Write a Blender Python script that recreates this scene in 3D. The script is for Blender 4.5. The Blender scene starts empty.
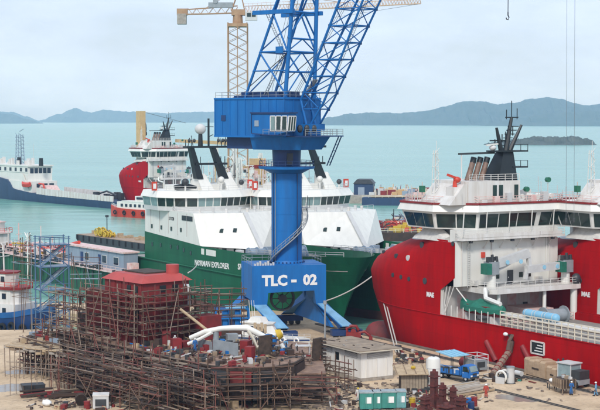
import bpy, bmesh, math, random
from mathutils import Vector, Matrix, Euler

R = math.radians
rnd = random.Random(11)
sc = bpy.context.scene
col = sc.collection

# ------------------------------------------------------------------ camera
CAM_Z = 37.0
FPX = 1500.0                       # focal length in pixels of the 600 px wide photograph
PITCH = math.atan(87 / FPX)
cd = bpy.data.cameras.new('camera')
cam = bpy.data.objects.new('camera', cd)
col.objects.link(cam)
cam.location = (0, 0, CAM_Z)
cam.rotation_euler = (math.pi / 2 - PITCH, 0, 0)
cd.sensor_fit = 'HORIZONTAL'
cd.sensor_width = 36.0
cd.lens = FPX / 600 * 36
cd.clip_start = 1.0
cd.clip_end = 60000
sc.camera = cam

# ------------------------------------------------------------------ sky and sun
SUN_EL, SUN_AZ = R(42), R(190)     # azimuth measured clockwise from +Y: behind the camera, a little to its left
w = bpy.data.worlds.new('World')
sc.world = w
w.use_nodes = True
nt = w.node_tree
nt.nodes.clear()
out = nt.nodes.new('ShaderNodeOutputWorld')
bg = nt.nodes.new('ShaderNodeBackground')
sky = nt.nodes.new('ShaderNodeTexSky')
sky.sky_type = 'NISHITA'
sky.sun_disc = False
sky.sun_elevation = SUN_EL
sky.sun_rotation = SUN_AZ
sky.air_density = 1.0
sky.dust_density = 1.5
sky.altitude = 0
tc = nt.nodes.new('ShaderNodeTexCoord')
mp = nt.nodes.new('ShaderNodeMapping')
mp.inputs['Scale'].default_value = (1, 1, 3.0)
nz = nt.nodes.new('ShaderNodeTexNoise')
nz.inputs['Scale'].default_value = 3.5
nz.inputs['Detail'].default_value = 9
nz.inputs['Roughness'].default_value = 0.62
cr = nt.nodes.new('ShaderNodeValToRGB')
cr.color_ramp.elements[0].position = 0.41
cr.color_ramp.elements[0].color = (0.60, 0.60, 0.60, 1)
cr.color_ramp.elements[1].position = 0.58
cr.color_ramp.elements[1].color = (1, 1, 1, 1)
mix = nt.nodes.new('ShaderNodeMixRGB')
mix.inputs['Color2'].default_value = (8.1, 9.5, 11.9, 1)      # thin bright overcast
nt.links.new(tc.outputs['Generated'], mp.inputs['Vector'])
nt.links.new(mp.outputs['Vector'], nz.inputs['Vector'])
nt.links.new(nz.outputs['Fac'], cr.inputs['Fac'])
nt.links.new(cr.outputs['Color'], mix.inputs['Fac'])
nt.links.new(sky.outputs['Color'], mix.inputs['Color1'])
nt.links.new(mix.outputs['Color'], bg.inputs['Color'])
bg.inputs['Strength'].default_value = 0.10
nt.links.new(bg.outputs['Background'], out.inputs['Surface'])

sd = bpy.data.lights.new('sun', 'SUN')
sun = bpy.data.objects.new('sun', sd)
col.objects.link(sun)
sd.energy = 2.7
sd.angle = R(10)
sd.color = (1.0, 0.96, 0.9)
dirv = Vector((math.sin(SUN_AZ) * math.cos(SUN_EL), math.cos(SUN_AZ) * math.cos(SUN_EL), math.sin(SUN_EL)))
sun.rotation_euler = dirv.to_track_quat('Z', 'Y').to_euler()
sun.location = (-60, 60, 150)

vs = sc.view_settings
vs.view_transform = 'Standard'
vs.look = 'None'
vs.exposure = 0.0
vs.gamma = 1.0
vs.use_curve_mapping = False
try:
    sc.cycles.use_denoising = True
    sc.cycles.max_bounces = 6
    sc.cycles.volume_bounces = 2
    sc.cycles.caustics_reflective = False
    sc.cycles.caustics_refractive = False
except Exception:
    pass

# ------------------------------------------------------------------ helpers
cp, sp = math.cos(PITCH), math.sin(PITCH)
CAM = Vector((0, 0, CAM_Z))


def ray(px, py):
    x = (px - 300) / FPX
    y = (205 - py) / FPX
    return Vector((x, cp + y * sp, -sp + y * cp))


def G(px, py, z=0.0):
    "the point of the horizontal plane at height z seen at a pixel of the photograph"
    d = ray(px, py)
    return CAM + d * ((z - CAM_Z) / d.z)


def at(px, py, Y):
    d = ray(px, py)
    return CAM + d * (Y / d.y)


class Frame:
    "a local frame: origin, heading in degrees (x forward, y to port)"
    def __init__(s, o, deg, k=1.0):
        s.k = k                      # size of one local unit in metres
        s.o = Vector(o)
        s.deg = deg
        a = R(deg)
        s.x = Vector((math.cos(a), math.sin(a), 0))
        s.y = Vector((-math.sin(a), math.cos(a), 0))

    def l(s, p):
        d = p - s.o
        return Vector((d.dot(s.x), d.dot(s.y), d.z)) / s.k

    def w(s, u, v, z=0):
        return s.o + (s.x * u + s.y * v + Vector((0, 0, z))) * s.k

    def onv(s, px, py, v):
        d = ray(px, py)
        return s.l(CAM + d * ((v * s.k - (CAM - s.o).dot(s.y)) / d.dot(s.y)))

    def onu(s, px, py, u):
        d = ray(px, py)
        return s.l(CAM + d * ((u * s.k - (CAM - s.o).dot(s.x)) / d.dot(s.x)))

    def onz(s, px, py, z):
        return s.l(G(px, py, z * s.k + s.o.z))

    def onp(s, px, py, a, b, c):
        "on the plane through three local points"
        A, B, Cc = s.w(*a), s.w(*b), s.w(*c)
        n = (B - A).cross(Cc - A)
        d = ray(px, py)
        return s.l(CAM + d * ((A - CAM).dot(n) / d.dot(n)))


# ---- materials
MATS = {}


def mat(name, c, rough=0.6, metal=0.0, c2=None, scale=1.0, amt=0.35, streak=False, rust=0.0, bump=0.0, bscale=6.0, spec=0.5, plates=False):
    if name in MATS:
        return MATS[name]
    m = bpy.data.materials.new(name)
    m.use_nodes = True
    t = m.node_tree
    b = t.nodes['Principled BSDF']
    b.inputs['Roughness'].default_value = rough
    b.inputs['Metallic'].default_value = metal
    b.inputs['Specular IOR Level'].default_value = spec
    co = t.nodes.new('ShaderNodeTexCoord')
    n = t.nodes.new('ShaderNodeTexNoise')
    n.inputs['Scale'].default_value = scale
    n.inputs['Detail'].default_value = 6
    n.inputs['Roughness'].default_value = 0.62
    v = co.outputs['Object']
    if streak:
        mp_ = t.nodes.new('ShaderNodeMapping')
        mp_.inputs['Scale'].default_value = (1.6, 1.6, 0.22)
        t.links.new(v, mp_.inputs['Vector'])
        v = mp_.outputs['Vector']
    t.links.new(v, n.inputs['Vector'])
    r = t.nodes.new('ShaderNodeValToRGB')
    r.color_ramp.elements[0].position = 0.32
    r.color_ramp.elements[1].position = 0.70
    cc = c2 if c2 else tuple(x * (1 - amt) for x in c)
    r.color_ramp.elements[0].color = (*cc, 1)
    r.color_ramp.elements[1].color = (*c, 1)
    t.links.new(n.outputs['Fac'], r.inputs['Fac'])
    last = r.outputs['Color']
    if rust > 0:
        n2 = t.nodes.new('ShaderNodeTexNoise')
        n2.inputs['Scale'].default_value = scale * 2.3
        n2.inputs['Detail'].default_value = 8
        n2.inputs['Roughness'].default_value = 0.7
        t.links.new(v, n2.inputs['Vector'])
        r2 = t.nodes.new('ShaderNodeValToRGB')
        r2.color_ramp.elements[0].position = 0.70 - 0.22 * rust
        r2.color_ramp.elements[1].position = 0.82 - 0.12 * rust
        r2.color_ramp.elements[0].color = (0, 0, 0, 1)
        r2.color_ramp.elements[1].color = (1, 1, 1, 1)
        t.links.new(n2.outputs['Fac'], r2.inputs['Fac'])
        mx = t.nodes.new('ShaderNodeMixRGB')
        mx.inputs['Color2'].default_value = (0.20, 0.085, 0.04, 1)
        t.links.new(r2.outputs['Color'], mx.inputs['Fac'])
        t.links.new(last, mx.inputs['Color1'])
        last = mx.outputs['Color']
    if plates:      # welded shell plating: faint tone per plate and a fine seam
        sx = t.nodes.new('ShaderNodeSeparateXYZ')
        cx = t.nodes.new('ShaderNodeCombineXYZ')
        t.links.new(co.outputs['Object'], sx.inputs[0])
        t.links.new(sx.outputs['X'], cx.inputs['X'])
        t.links.new(sx.outputs['Z'], cx.inputs['Y'])
        bk = t.nodes.new('ShaderNodeTexBrick')
        bk.inputs['Scale'].default_value = 1.0
        bk.inputs['Brick Width'].default_value = 5.6
        bk.inputs['Row Height'].default_value = 2.1
        bk.inputs['Mortar Size'].default_value = 0.03
        bk.inputs['Color1'].default_value = (1, 1, 1, 1)
        bk.inputs['Color2'].default_value = (0.80, 0.80, 0.80, 1)
        bk.inputs['Mortar'].default_value = (0.62, 0.62, 0.62, 1)
        t.links.new(cx.outputs[0], bk.inputs['Vector'])
        ml = t.nodes.new('ShaderNodeMixRGB')
        ml.blend_type = 'MULTIPLY'
        ml.inputs['Fac'].default_value = 0.55
        t.links.new(last, ml.inputs['Color1'])
        t.links.new(bk.outputs['Color'], ml.inputs['Color2'])
        last = ml.outputs['Color']
    t.links.new(last, b.inputs['Base Color'])
    if bump > 0:
        n3 = t.nodes.new('ShaderNodeTexNoise')
        n3.inputs['Scale'].default_value = bscale
        n3.inputs['Detail'].default_value = 5
        t.links.new(co.outputs['Object'], n3.inputs['Vector'])
        bp = t.nodes.new('ShaderNodeBump')
        bp.inputs['Strength'].default_value = bump
        bp.inputs['Distance'].default_value = 0.12
        t.links.new(n3.outputs['Fac'], bp.inputs['Height'])
        t.links.new(bp.outputs['Normal'], b.inputs['Normal'])
    MATS[name] = m
    return m


M_RED = mat('red_hull_paint', (0.47, 0.003, 0.004), 0.55, c2=(0.31, 0.004, 0.005), scale=0.4, streak=True, rust=0.18, spec=0.05, plates=True, bump=.12, bscale=.45)
M_RED2 = mat('dull_red_paint', (0.27, 0.02, 0.02), 0.55, scale=0.8, amt=0.4, rust=0.2)
M_ANTI = mat('antifouling_paint', (0.17, 0.035, 0.028), 0.7, c2=(0.10, 0.045, 0.03), scale=0.4, rust=0.4)
M_GREEN = mat('green_hull_paint', (0.009, 0.125, 0.060), 0.5, scale=0.3, amt=0.3, streak=True, rust=0.10, spec=0.2, plates=True, bump=.12, bscale=.45)
M_GREEN2 = mat('old_green_paint', (0.016, 0.16, 0.075), 0.6, c2=(0.02, 0.075, 0.045), scale=0.4, streak=True, rust=0.4)
M_WHITE = mat('white_ship_paint', (0.745, 0.735, 0.685), 0.45, scale=0.5, amt=0.13, streak=True, rust=0.10)
M_WHITEW = mat('weathered_white_paint', (0.72, 0.71, 0.69), 0.5, c2=(0.55, 0.51, 0.46), scale=0.6, streak=True, rust=0.32)
M_CREAM = mat('cream_paint', (0.70, 0.64, 0.52), 0.55, scale=0.9, amt=0.2, rust=0.15)
M_PINK = mat('primer_pink_paint', (0.62, 0.33, 0.30), 0.6, c2=(0.70, 0.60, 0.56), scale=1.2, rust=0.2)
M_GLASS = mat('dark_window_glass', (0.012, 0.020, 0.022), 0.06, scale=0.5, c2=(0.02, 0.045, 0.035))
M_GLASSB = mat('blue_window_glass', (0.02, 0.035, 0.06), 0.07, scale=0.5)
M_GLASSL = mat('pale_window_glass', (0.22, 0.33, 0.33), 0.08, scale=0.5)
M_BLACK = mat('black_mast_paint', (0.012, 0.018, 0.020), 0.45, scale=0.6, amt=0.4)
M_NAVY = mat('navy_hull_paint', (0.022, 0.055, 0.13), 0.45, scale=0.3, amt=0.3, streak=True, rust=0.1)
M_BLUE = mat('crane_blue_paint', (0.010, 0.155, 0.46), 0.5, c2=(0.012, 0.115, 0.34), scale=0.5, streak=True, rust=0.06, spec=0.25)
M_BLUED = mat('dark_blue_paint', (0.010, 0.045, 0.16), 0.5, scale=0.5, amt=0.3, rust=0.15)
M_BLUEL = mat('light_blue_paint', (0.22, 0.48, 0.66), 0.5, scale=0.8, amt=0.2)
M_GREY = mat('grey_steel_paint', (0.30, 0.33, 0.35), 0.5, scale=0.8, amt=0.25, rust=0.12)
M_GREYB = mat('blue_grey_paint', (0.27, 0.34, 0.42), 0.55, scale=0.5, amt=0.2, streak=True, rust=0.1)
M_DGREY = mat('dark_grey_steel', (0.05, 0.055, 0.06), 0.55, scale=1.0, amt=0.4, rust=0.2)
M_LGREY = mat('light_grey_paint', (0.58, 0.58, 0.57), 0.55, scale=0.7, amt=0.18, rust=0.08)
M_TAN = mat('tan_crane_paint', (0.62, 0.42, 0.20), 0.5, scale=0.7, amt=0.2, rust=0.1)
M_YEL = mat('yellow_paint', (0.62, 0.42, 0.03), 0.5, scale=1.5, amt=0.3, rust=0.1)
M_ORANGE = mat('orange_red_paint', (0.62, 0.06, 0.03), 0.45, scale=1.0, amt=0.2)
M_TARP = mat('green_tarpaulin', (0.012, 0.17, 0.11), 0.6, scale=1.2, amt=0.35, bump=0.6, bscale=1.6)
M_TARPW = mat('pale_tarpaulin', (0.66, 0.64, 0.60), 0.7, scale=1.2, amt=0.25, bump=0.6, bscale=1.4)
M_DECK = mat('deck_grey_green', (0.20, 0.21, 0.20), 0.7, c2=(0.30, 0.27, 0.24), scale=0.6, rust=0.4)
M_RUST = mat('rusty_plate', (0.070, 0.038, 0.025), 0.8, c2=(0.025, 0.017, 0.013), scale=0.6, rust=0.3, bump=0.3)
M_PRIMER = mat('red_primer_plate', (0.27, 0.018, 0.020), 0.7, c2=(0.13, 0.018, 0.016), scale=0.5, rust=0.35)
M_PRIMERL = mat('red_primer_roof', (0.44, 0.065, 0.055), 0.6, scale=0.6, amt=0.2, rust=0.1)
M_PDECK = mat('dusty_primer_deck', (0.34, 0.22, 0.15), 0.85, c2=(0.14, 0.085, 0.065), scale=0.9, rust=0.6)
M_POLE = mat('rusty_scaffold_tube', (0.17, 0.105, 0.070), 0.65, 0.1, c2=(0.07, 0.038, 0.025), scale=0.8)
M_POST = mat('dark_rust_red_paint', (0.15, 0.028, 0.024), 0.7, c2=(0.06, 0.022, 0.018), scale=1.2, rust=0.4, bump=0.3)
M_POLE2 = mat('galvanised_scaffold_tube', (0.36, 0.29, 0.23), 0.55, 0.2, c2=(0.18, 0.12, 0.085), scale=0.8)
M_POLE3 = mat('red_scaffold_tube', (0.23, 0.075, 0.055), 0.6, 0.1, c2=(0.13, 0.05, 0.04), scale=0.8)
M_POLEB = mat('blue_scaffold_tube', (0.10, 0.20, 0.34), 0.5, 0.1, c2=(0.05, 0.10, 0.18), scale=0.8)
M_PLANK = mat('scaffold_plank', (0.33, 0.25, 0.17), 0.85, c2=(0.15, 0.10, 0.07), scale=1.5)
M_PLANKD = mat('dark_scaffold_plank', (0.085, 0.056, 0.038), 0.85, c2=(0.032, 0.022, 0.017), scale=1.5)
M_WOOD = mat('pale_timber', (0.50, 0.38, 0.24), 0.8, c2=(0.33, 0.24, 0.15), scale=1.6)
M_CONC = mat('weathered_concrete', (0.42, 0.38, 0.33), 0.9, c2=(0.24, 0.21, 0.18), scale=0.8, bump=0.3)
M_WALL = mat('white_hut_wall', (0.80, 0.79, 0.76), 0.85, c2=(0.66, 0.62, 0.56), scale=0.7, streak=True)
M_TEAL = mat('teal_bin_paint', (0.045, 0.26, 0.22), 0.5, scale=1.2, amt=0.3, rust=0.12)
M_RUBBER = mat('black_rubber', (0.016, 0.016, 0.018), 0.85, scale=2)
M_ROPE = mat('pale_rope', (0.62, 0.60, 0.54), 0.9, scale=6)
M_WIRE = mat('steel_wire', (0.20, 0.22, 0.24), 0.5, 0.3, scale=3)
M_PAPER = mat('label_white', (0.78, 0.78, 0.76), 0.6, scale=3, amt=0.08)
M_YTC = mat('tower_crane_steel', (0.42, 0.27, 0.15), 0.6, c2=(0.31, 0.18, 0.10), scale=0.6)
M_SKIN = mat('skin', (0.33, 0.18, 0.11), 0.6, scale=3, amt=0.1)
M_COVB = mat('blue_coverall', (0.03, 0.15, 0.42), 0.85, scale=4, amt=0.3)
M_COVL = mat('pale_blue_coverall', (0.16, 0.36, 0.58), 0.85, scale=4, amt=0.3)
M_COVW = mat('white_coverall', (0.62, 0.60, 0.57), 0.85, scale=4, amt=0.2)
M_COVR = mat('red_coverall', (0.42, 0.06, 0.04), 0.85, scale=4, amt=0.2)
M_HELM = mat('white_helmet', (0.78, 0.78, 0.74), 0.35, scale=3, amt=0.05)
M_HELY = mat('yellow_helmet', (0.70, 0.50, 0.05), 0.35, scale=3, amt=0.05)
M_CANOPY = mat('light_blue_sheet', (0.30, 0.58, 0.74), 0.5, scale=1.5, amt=0.2)
M_DBLUETR = mat('truck_blue_paint', (0.018, 0.16, 0.50), 0.35, scale=1.2, amt=0.15)


# ---- mesh collector
class MB:
    def __init__(s):
        s.v = []
        s.f = []

    def add(s, vs, fs):
        n = len(s.v)
        s.v += [tuple(q) for q in vs]
        s.f += [tuple(i + n for i in f) for f in fs]
        return s

    def box(s, x0, y0, z0, x1, y1, z1):
        return s.add([(x0, y0, z0), (x1, y0, z0), (x1, y1, z0), (x0, y1, z0), (x0, y0, z1), (x1, y0, z1), (x1, y1, z1), (x0, y1, z1)],
                     [(3, 2, 1, 0), (4, 5, 6, 7), (0, 1, 5, 4), (1, 2, 6, 5), (2, 3, 7, 6), (3, 0, 4, 7)])

    def cbox(s, c, sx, sy, sz, rz=0.0, tilt=None):
        m = Matrix.Rotation(rz, 3, 'Z')
        if tilt:
            m = m @ Euler(tilt).to_matrix()
        b = MB().box(-sx / 2, -sy / 2, -sz / 2, sx / 2, sy / 2, sz / 2)
        return s.add([m @ Vector(q) + Vector(c) for q in b.v], b.f)

    def bar(s, p, q, w_=0.1, h=None):
        p, q = Vector(p), Vector(q)
        d = q - p
        L = d.length
        if L < 1e-6:
            return s
        h = h or w_
        z = d / L
        up = Vector((0, 0, 1)) if abs(z.z) < 0.95 else Vector((1, 0, 0))
        x = up.cross(z).normalized()
        y = z.cross(x)
        vs_ = []
        for o in (p, q):
            for a, b in ((-1, -1), (1, -1), (1, 1), (-1, 1)):
                vs_.append(o + x * (a * w_ / 2) + y * (b * h / 2))
        return s.add(vs_, [(3, 2, 1, 0), (4, 5, 6, 7), (0, 1, 5, 4), (1, 2, 6, 5), (2, 3, 7, 6), (3, 0, 4, 7)])

    def cone(s, p, q, r0, r1, n=8):
        p, q = Vector(p), Vector(q)
        z = (q - p).normalized()
        up = Vector((0, 0, 1)) if abs(z.z) < 0.95 else Vector((1, 0, 0))
        x = up.cross(z).normalized()
        y = z.cross(x)
        vs_ = []
        for o, r in ((p, r0), (q, r1)):
            for i in range(n):
                a = 2 * math.pi * i / n
                vs_.append(o + x * (r * math.cos(a)) + y * (r * math.sin(a)))
        fs = [(i, (i + 1) % n, n + (i + 1) % n, n + i) for i in range(n)]
        fs += [tuple(range(n - 1, -1, -1)), tuple(range(n, 2 * n))]
        return s.add(vs_, fs)

    def tube(s, pts, r, n=6):
        pts = [Vector(q) for q in pts]
        rings = []
        for i, p in enumerate(pts):
            a = pts[max(i - 1, 0)]
            b = pts[min(i + 1, len(pts) - 1)]
            z = (b - a).normalized()
            up = Vector((0, 0, 1)) if abs(z.z) < 0.95 else Vector((1, 0, 0))
            x = up.cross(z).normalized()
            y = z.cross(x)
            rr = r[i] if isinstance(r, (list, tuple)) else r
            rings.append([p + x * (rr * math.cos(2 * math.pi * k / n)) + y * (rr * math.sin(2 * math.pi * k / n)) for k in range(n)])
        return s.loft(rings)

    def loft(s, rings, cap=True, closed=True):
        n = len(rings[0])
        vs_ = [q for r_ in rings for q in r_]
        fs = []
        m = n if closed else n - 1
        for j in range(len(rings) - 1):
            for i in range(m):
                fs.append((j * n + i, j * n + (i + 1) % n, (j + 1) * n + (i + 1) % n, (j + 1) * n + i))
        if cap:
            fs.append(tuple(range(n - 1, -1, -1)))
            fs.append(tuple(range((len(rings) - 1) * n, len(rings) * n)))
        return s.add(vs_, fs)

    def prism(s, poly, z0, z1, top=None):
        top = top or poly
        za = z0 if isinstance(z0, (list, tuple)) else [z0] * len(poly)
        zb = z1 if isinstance(z1, (list, tuple)) else [z1] * len(poly)
        return s.loft([[(p[0], p[1], z) for p, z in zip(poly, za)], [(p[0], p[1], z) for p, z in zip(top, zb)]])

    def ball(s, c, rx, ry=None, rz=None, nu=10, nv=6):
        ry = ry or rx
        rz = rz or rx
        vs_ = [(c[0], c[1], c[2] - rz)]
        for j in range(1, nv):
            t = -math.pi / 2 + math.pi * j / nv
            for i in range(nu):
                a = 2 * math.pi * i / nu
                vs_.append((c[0] + rx * math.cos(t) * math.cos(a), c[1] + ry * math.cos(t) * math.sin(a), c[2] + rz * math.sin(t)))
        vs_.append((c[0], c[1], c[2] + rz))
        fs = [(0, 1 + (i + 1) % nu, 1 + i) for i in range(nu)]
        for j in range(nv - 2):
            for i in range(nu):
                a = 1 + j * nu + i
                b = 1 + j * nu + (i + 1) % nu
                fs.append((a, b, b + nu, a + nu))
        L = len(vs_) - 1
        base = 1 + (nv - 2) * nu
        fs += [(base + i, base + (i + 1) % nu, L) for i in range(nu)]
        return s.add(vs_, fs)

    def torus(s, c, Rr, r, axis='x', n=12, m=6):
        rings = []
        for i in range(n + 1):
            a = 2 * math.pi * i / n
            ring = []
            for k in range(m):
                b = 2 * math.pi * k / m
                rr = Rr + r * math.cos(b)
                h = r * math.sin(b)
                if axis == 'x':
                    q = (c[0] + h, c[1] + rr * math.cos(a), c[2] + rr * math.sin(a))
                elif axis == 'y':
                    q = (c[0] + rr * math.cos(a), c[1] + h, c[2] + rr * math.sin(a))
                else:
                    q = (c[0] + rr * math.cos(a), c[1] + rr * math.sin(a), c[2] + h)
                ring.append(q)
            rings.append(ring)
        return s.loft(rings, cap=False)

    def slab(s, a, b, c, d, th, n=None):
        "a quad thickened along its normal, half each way"
        a, b, c, d = map(Vector, (a, b, c, d))
        n = Vector(n) if n else (b - a).cross(d - a)
        n = n.normalized() * (th / 2)
        return s.loft([[q - n for q in (a, b, c, d)], [q + n for q in (a, b, c, d)]])

    def build(s, name, m, parent=None, smooth=0, kind=None):
        me = bpy.data.meshes.new(name)
        me.from_pydata(s.v, [], s.f)
        bm = bmesh.new()
        bm.from_mesh(me)
        bmesh.ops.recalc_face_normals(bm, faces=bm.faces)
        bm.to_mesh(me)
        bm.free()
        me.materials.append(m)
        if smooth:
            for p in me.polygons:
                p.use_smooth = True
            me.set_sharp_from_angle(angle=R(smooth))
        o = bpy.data.objects.new(name, me)
        col.objects.link(o)
        if parent:
            o.parent = parent
        if kind:
            o['kind'] = kind
        return o


def tag(o, label, cat, group=None):
    o['label'] = label
    o['category'] = cat
    if group:
        o['group'] = group
    return o


def thing(name, label, cat, fr=None, loc=(0, 0, 0), deg=0.0, group=None):
    o = bpy.data.objects.new(name, None)
    o.empty_display_size = 0.5
    col.objects.link(o)
    if fr:
        loc, deg = fr.o, fr.deg
    o.location = loc
    o.rotation_euler = (0, 0, R(deg))
    if fr:
        o.scale = (fr.k, fr.k, fr.k)
    return tag(o, label, cat, group)


def children(o):
    return [c for c in o.children]


def copy_tree(o, parent=None):
    c = o.copy()
    col.objects.link(c)
    if parent:
        c.parent = parent
    for ch in children(o):
        copy_tree(ch, c)
    return c


UNIT = {}


def unit(kind, m):
    "shared unit meshes: a rod of radius 1 and length 1 along z, or a cube"
    k = (kind, m.name)
    if k not in UNIT:
        b = MB()
        if kind == 'rod':
            b.cone((0, 0, 0), (0, 0, 1), 1, 1, 6)
        elif kind == 'disc':
            b.cone((0, 0, -0.5), (0, 0, 0.5), 1, 1, 10)
        else:
            b.box(-0.5, -0.5, -0.5, 0.5, 0.5, 0.5)
        me = bpy.data.meshes.new(kind + '_' + m.name)
        me.from_pydata(b.v, [], b.f)
        bm = bmesh.new()
        bm.from_mesh(me)
        bmesh.ops.recalc_face_normals(bm, faces=bm.faces)
        bm.to_mesh(me)
        bm.free()
        me.materials.append(m)
        if kind == 'rod':
            for p in me.polygons:
                p.use_smooth = len(p.vertices) == 4
        UNIT[k] = me
    return UNIT[k]


def rod(name, p, q, r, m, parent):
    p, q = Vector(p), Vector(q)
    d = q - p
    o = bpy.data.objects.new(name, unit('rod', m))
    col.objects.link(o)
    o.parent = parent
    o.location = p
    o.rotation_mode = 'QUATERNION'
    o.rotation_quaternion = d.to_track_quat('Z', 'Y')
    o.scale = (r, r, d.length)
    return o


def block(name, p, q, w_, h, m, parent):
    "a shared cube stretched between two points: planks, slats, bars"
    p, q = Vector(p), Vector(q)
    d = q - p
    o = bpy.data.objects.new(name, unit('cube', m))
    col.objects.link(o)
    o.parent = parent
    o.location = (p + q) / 2
    o.rotation_mode = 'QUATERNION'
    x = d.normalized()
    up = Vector((0, 0, 1)) if abs(x.z) < 0.95 else Vector((0, 1, 0))
    y = up.cross(x).normalized()
    z = x.cross(y)
    o.rotation_quaternion = Matrix((x, y, z)).transposed().to_quaternion()
    o.scale = (d.length, w_, h)
    return o


def windows(name, parent, P0, P1, Q0, Q1, n, m, gap=0.12, th=0.12, frame=None, end=0.06):
    "n window panes in the strip P0-P1 (bottom) Q0-Q1 (top), each an object standing a little proud; optional frame round each"
    P0, P1, Q0, Q1 = map(Vector, (P0, P1, Q0, Q1))
    res = []
    for i in range(n):
        a = (i + gap / 2) / n
        b = (i + 1 - gap / 2) / n
        A, B = P0.lerp(P1, a), P0.lerp(P1, b)
        D, C_ = Q0.lerp(Q1, a), Q0.lerp(Q1, b)
        o = MB().slab(A, B, C_, D, th).build(name, m, parent)
        if frame:
            e = MB()
            for s_, t_ in ((A, B), (B, C_), (C_, D), (D, A)):
                e.bar(s_, t_, 0.10, th + 0.10)
            e.build('frame', frame, o)
        res.append(o)
    return res


def railing(parent, path, m, h=1.05, sp_=1.5, r=0.035, rails=3, posts=True, closed=False):
    "horizontal rails as one part, each post a sub-part"
    path = [Vector(p) for p in path]
    if closed:
        path.append(path[0])
    b = MB()
    for k in range(rails):
        z = Vector((0, 0, h * (k + 1) / rails))
        for a, c in zip(path, path[1:]):
            b.bar(a + z, c + z, r * 1.7, r * 1.7)
    pts = []
    for a, c in zip(path, path[1:]):
        n = max(1, round((c - a).length / sp_))
        for i in range(n):
            pts.append(a.lerp(c, i / n))
    pts.append(path[-1])
    if not posts:
        for p in pts:
            b.bar(p, p + Vector((0, 0, h)), r * 2)
    o = b.build('railing', m, parent)
    if posts:
        for p in pts:
            rod('post', p, p + Vector((0, 0, h)), r * 1.1, m, o)
    return o


FONT = {}


def lettering(text, p, right, up, size, m, parent, ext=0.03, bold=0.0):
    "raised letters; p is the left end of the base line, right and up are local directions"
    cu = bpy.data.curves.new('lettering', 'FONT')
    cu.body = text
    cu.size = size
    cu.extrude = ext
    cu.offset = bold
    cu.resolution_u = 2
    tmp = bpy.data.objects.new('lettering', cu)
    me = bpy.data.meshes.new_from_object(tmp)
    bpy.data.objects.remove(tmp)
    me.materials.clear()
    me.materials.append(m)
    o = bpy.data.objects.new('lettering', me)
    col.objects.link(o)
    o.parent = parent
    x = Vector(right).normalized()
    y = Vector(up)
    y = (y - x * y.dot(x)).normalized()
    z = x.cross(y)
    M4 = Matrix((x, y, z)).transposed().to_4x4()
    M4.translation = Vector(p)
    o.matrix_local = M4
    return o

# ================================================================== the setting
def structure(o):
    o['kind'] = 'structure'
    return o


def sea_material():
    m = bpy.data.materials.new('sea_water')
    m.use_nodes = True
    t = m.node_tree
    b = t.nodes['Principled BSDF']
    co = t.nodes.new('ShaderNodeTexCoord')
    mp_ = t.nodes.new('ShaderNodeMapping')
    mp_.inputs['Scale'].default_value = (0.004, 0.016, 1)
    n = t.nodes.new('ShaderNodeTexNoise')
    n.inputs['Scale'].default_value = 1.0
    n.inputs['Detail'].default_value = 9
    n.inputs['Roughness'].default_value = 0.65
    r = t.nodes.new('ShaderNodeValToRGB')
    r.color_ramp.elements[0].position = 0.3
    r.color_ramp.elements[1].position = 0.7
    r.color_ramp.elements[0].color = (0.125, 0.315, 0.255, 1)
    r.color_ramp.elements[1].color = (0.185, 0.395, 0.325, 1)
    t.links.new(co.outputs['Object'], mp_.inputs['Vector'])
    t.links.new(mp_.outputs['Vector'], n.inputs['Vector'])
    t.links.new(n.outputs['Fac'], r.inputs['Fac'])
    t.links.new(r.outputs['Color'], b.inputs['Base Color'])
    b.inputs['Roughness'].default_value = 0.22
    b.inputs['IOR'].default_value = 1.33
    b.inputs['Specular IOR Level'].default_value = 0.36
    nn = []
    for s_, st in ((0.35, 0.75), (1.6, 0.5), (0.05, 0.9)):
        k = t.nodes.new('ShaderNodeTexNoise')
        k.inputs['Scale'].default_value = s_
        k.inputs['Detail'].default_value = 3
        mm = t.nodes.new('ShaderNodeMapping')
        mm.inputs['Scale'].default_value = (0.7, 1.3, 1)
        t.links.new(co.outputs['Object'], mm.inputs['Vector'])
        t.links.new(mm.outputs['Vector'], k.inputs['Vector'])
        bp = t.nodes.new('ShaderNodeBump')
        bp.inputs['Strength'].default_value = st
        bp.inputs['Distance'].default_value = 0.5 / s_ * 0.12
        t.links.new(k.outputs['Fac'], bp.inputs['Height'])
        if nn:
            t.links.new(nn[-1].outputs['Normal'], bp.inputs['Normal'])
        nn.append(bp)
    t.links.new(nn[-1].outputs['Normal'], b.inputs['Normal'])
    return m


SEA_Z = -2.5
o = MB().add([(-16000, -400, SEA_Z), (16000, -400, SEA_Z), (16000, 15000, SEA_Z), (-16000, 15000, SEA_Z)], [(0, 1, 2, 3)]).build('sea', sea_material())
structure(o)


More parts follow.
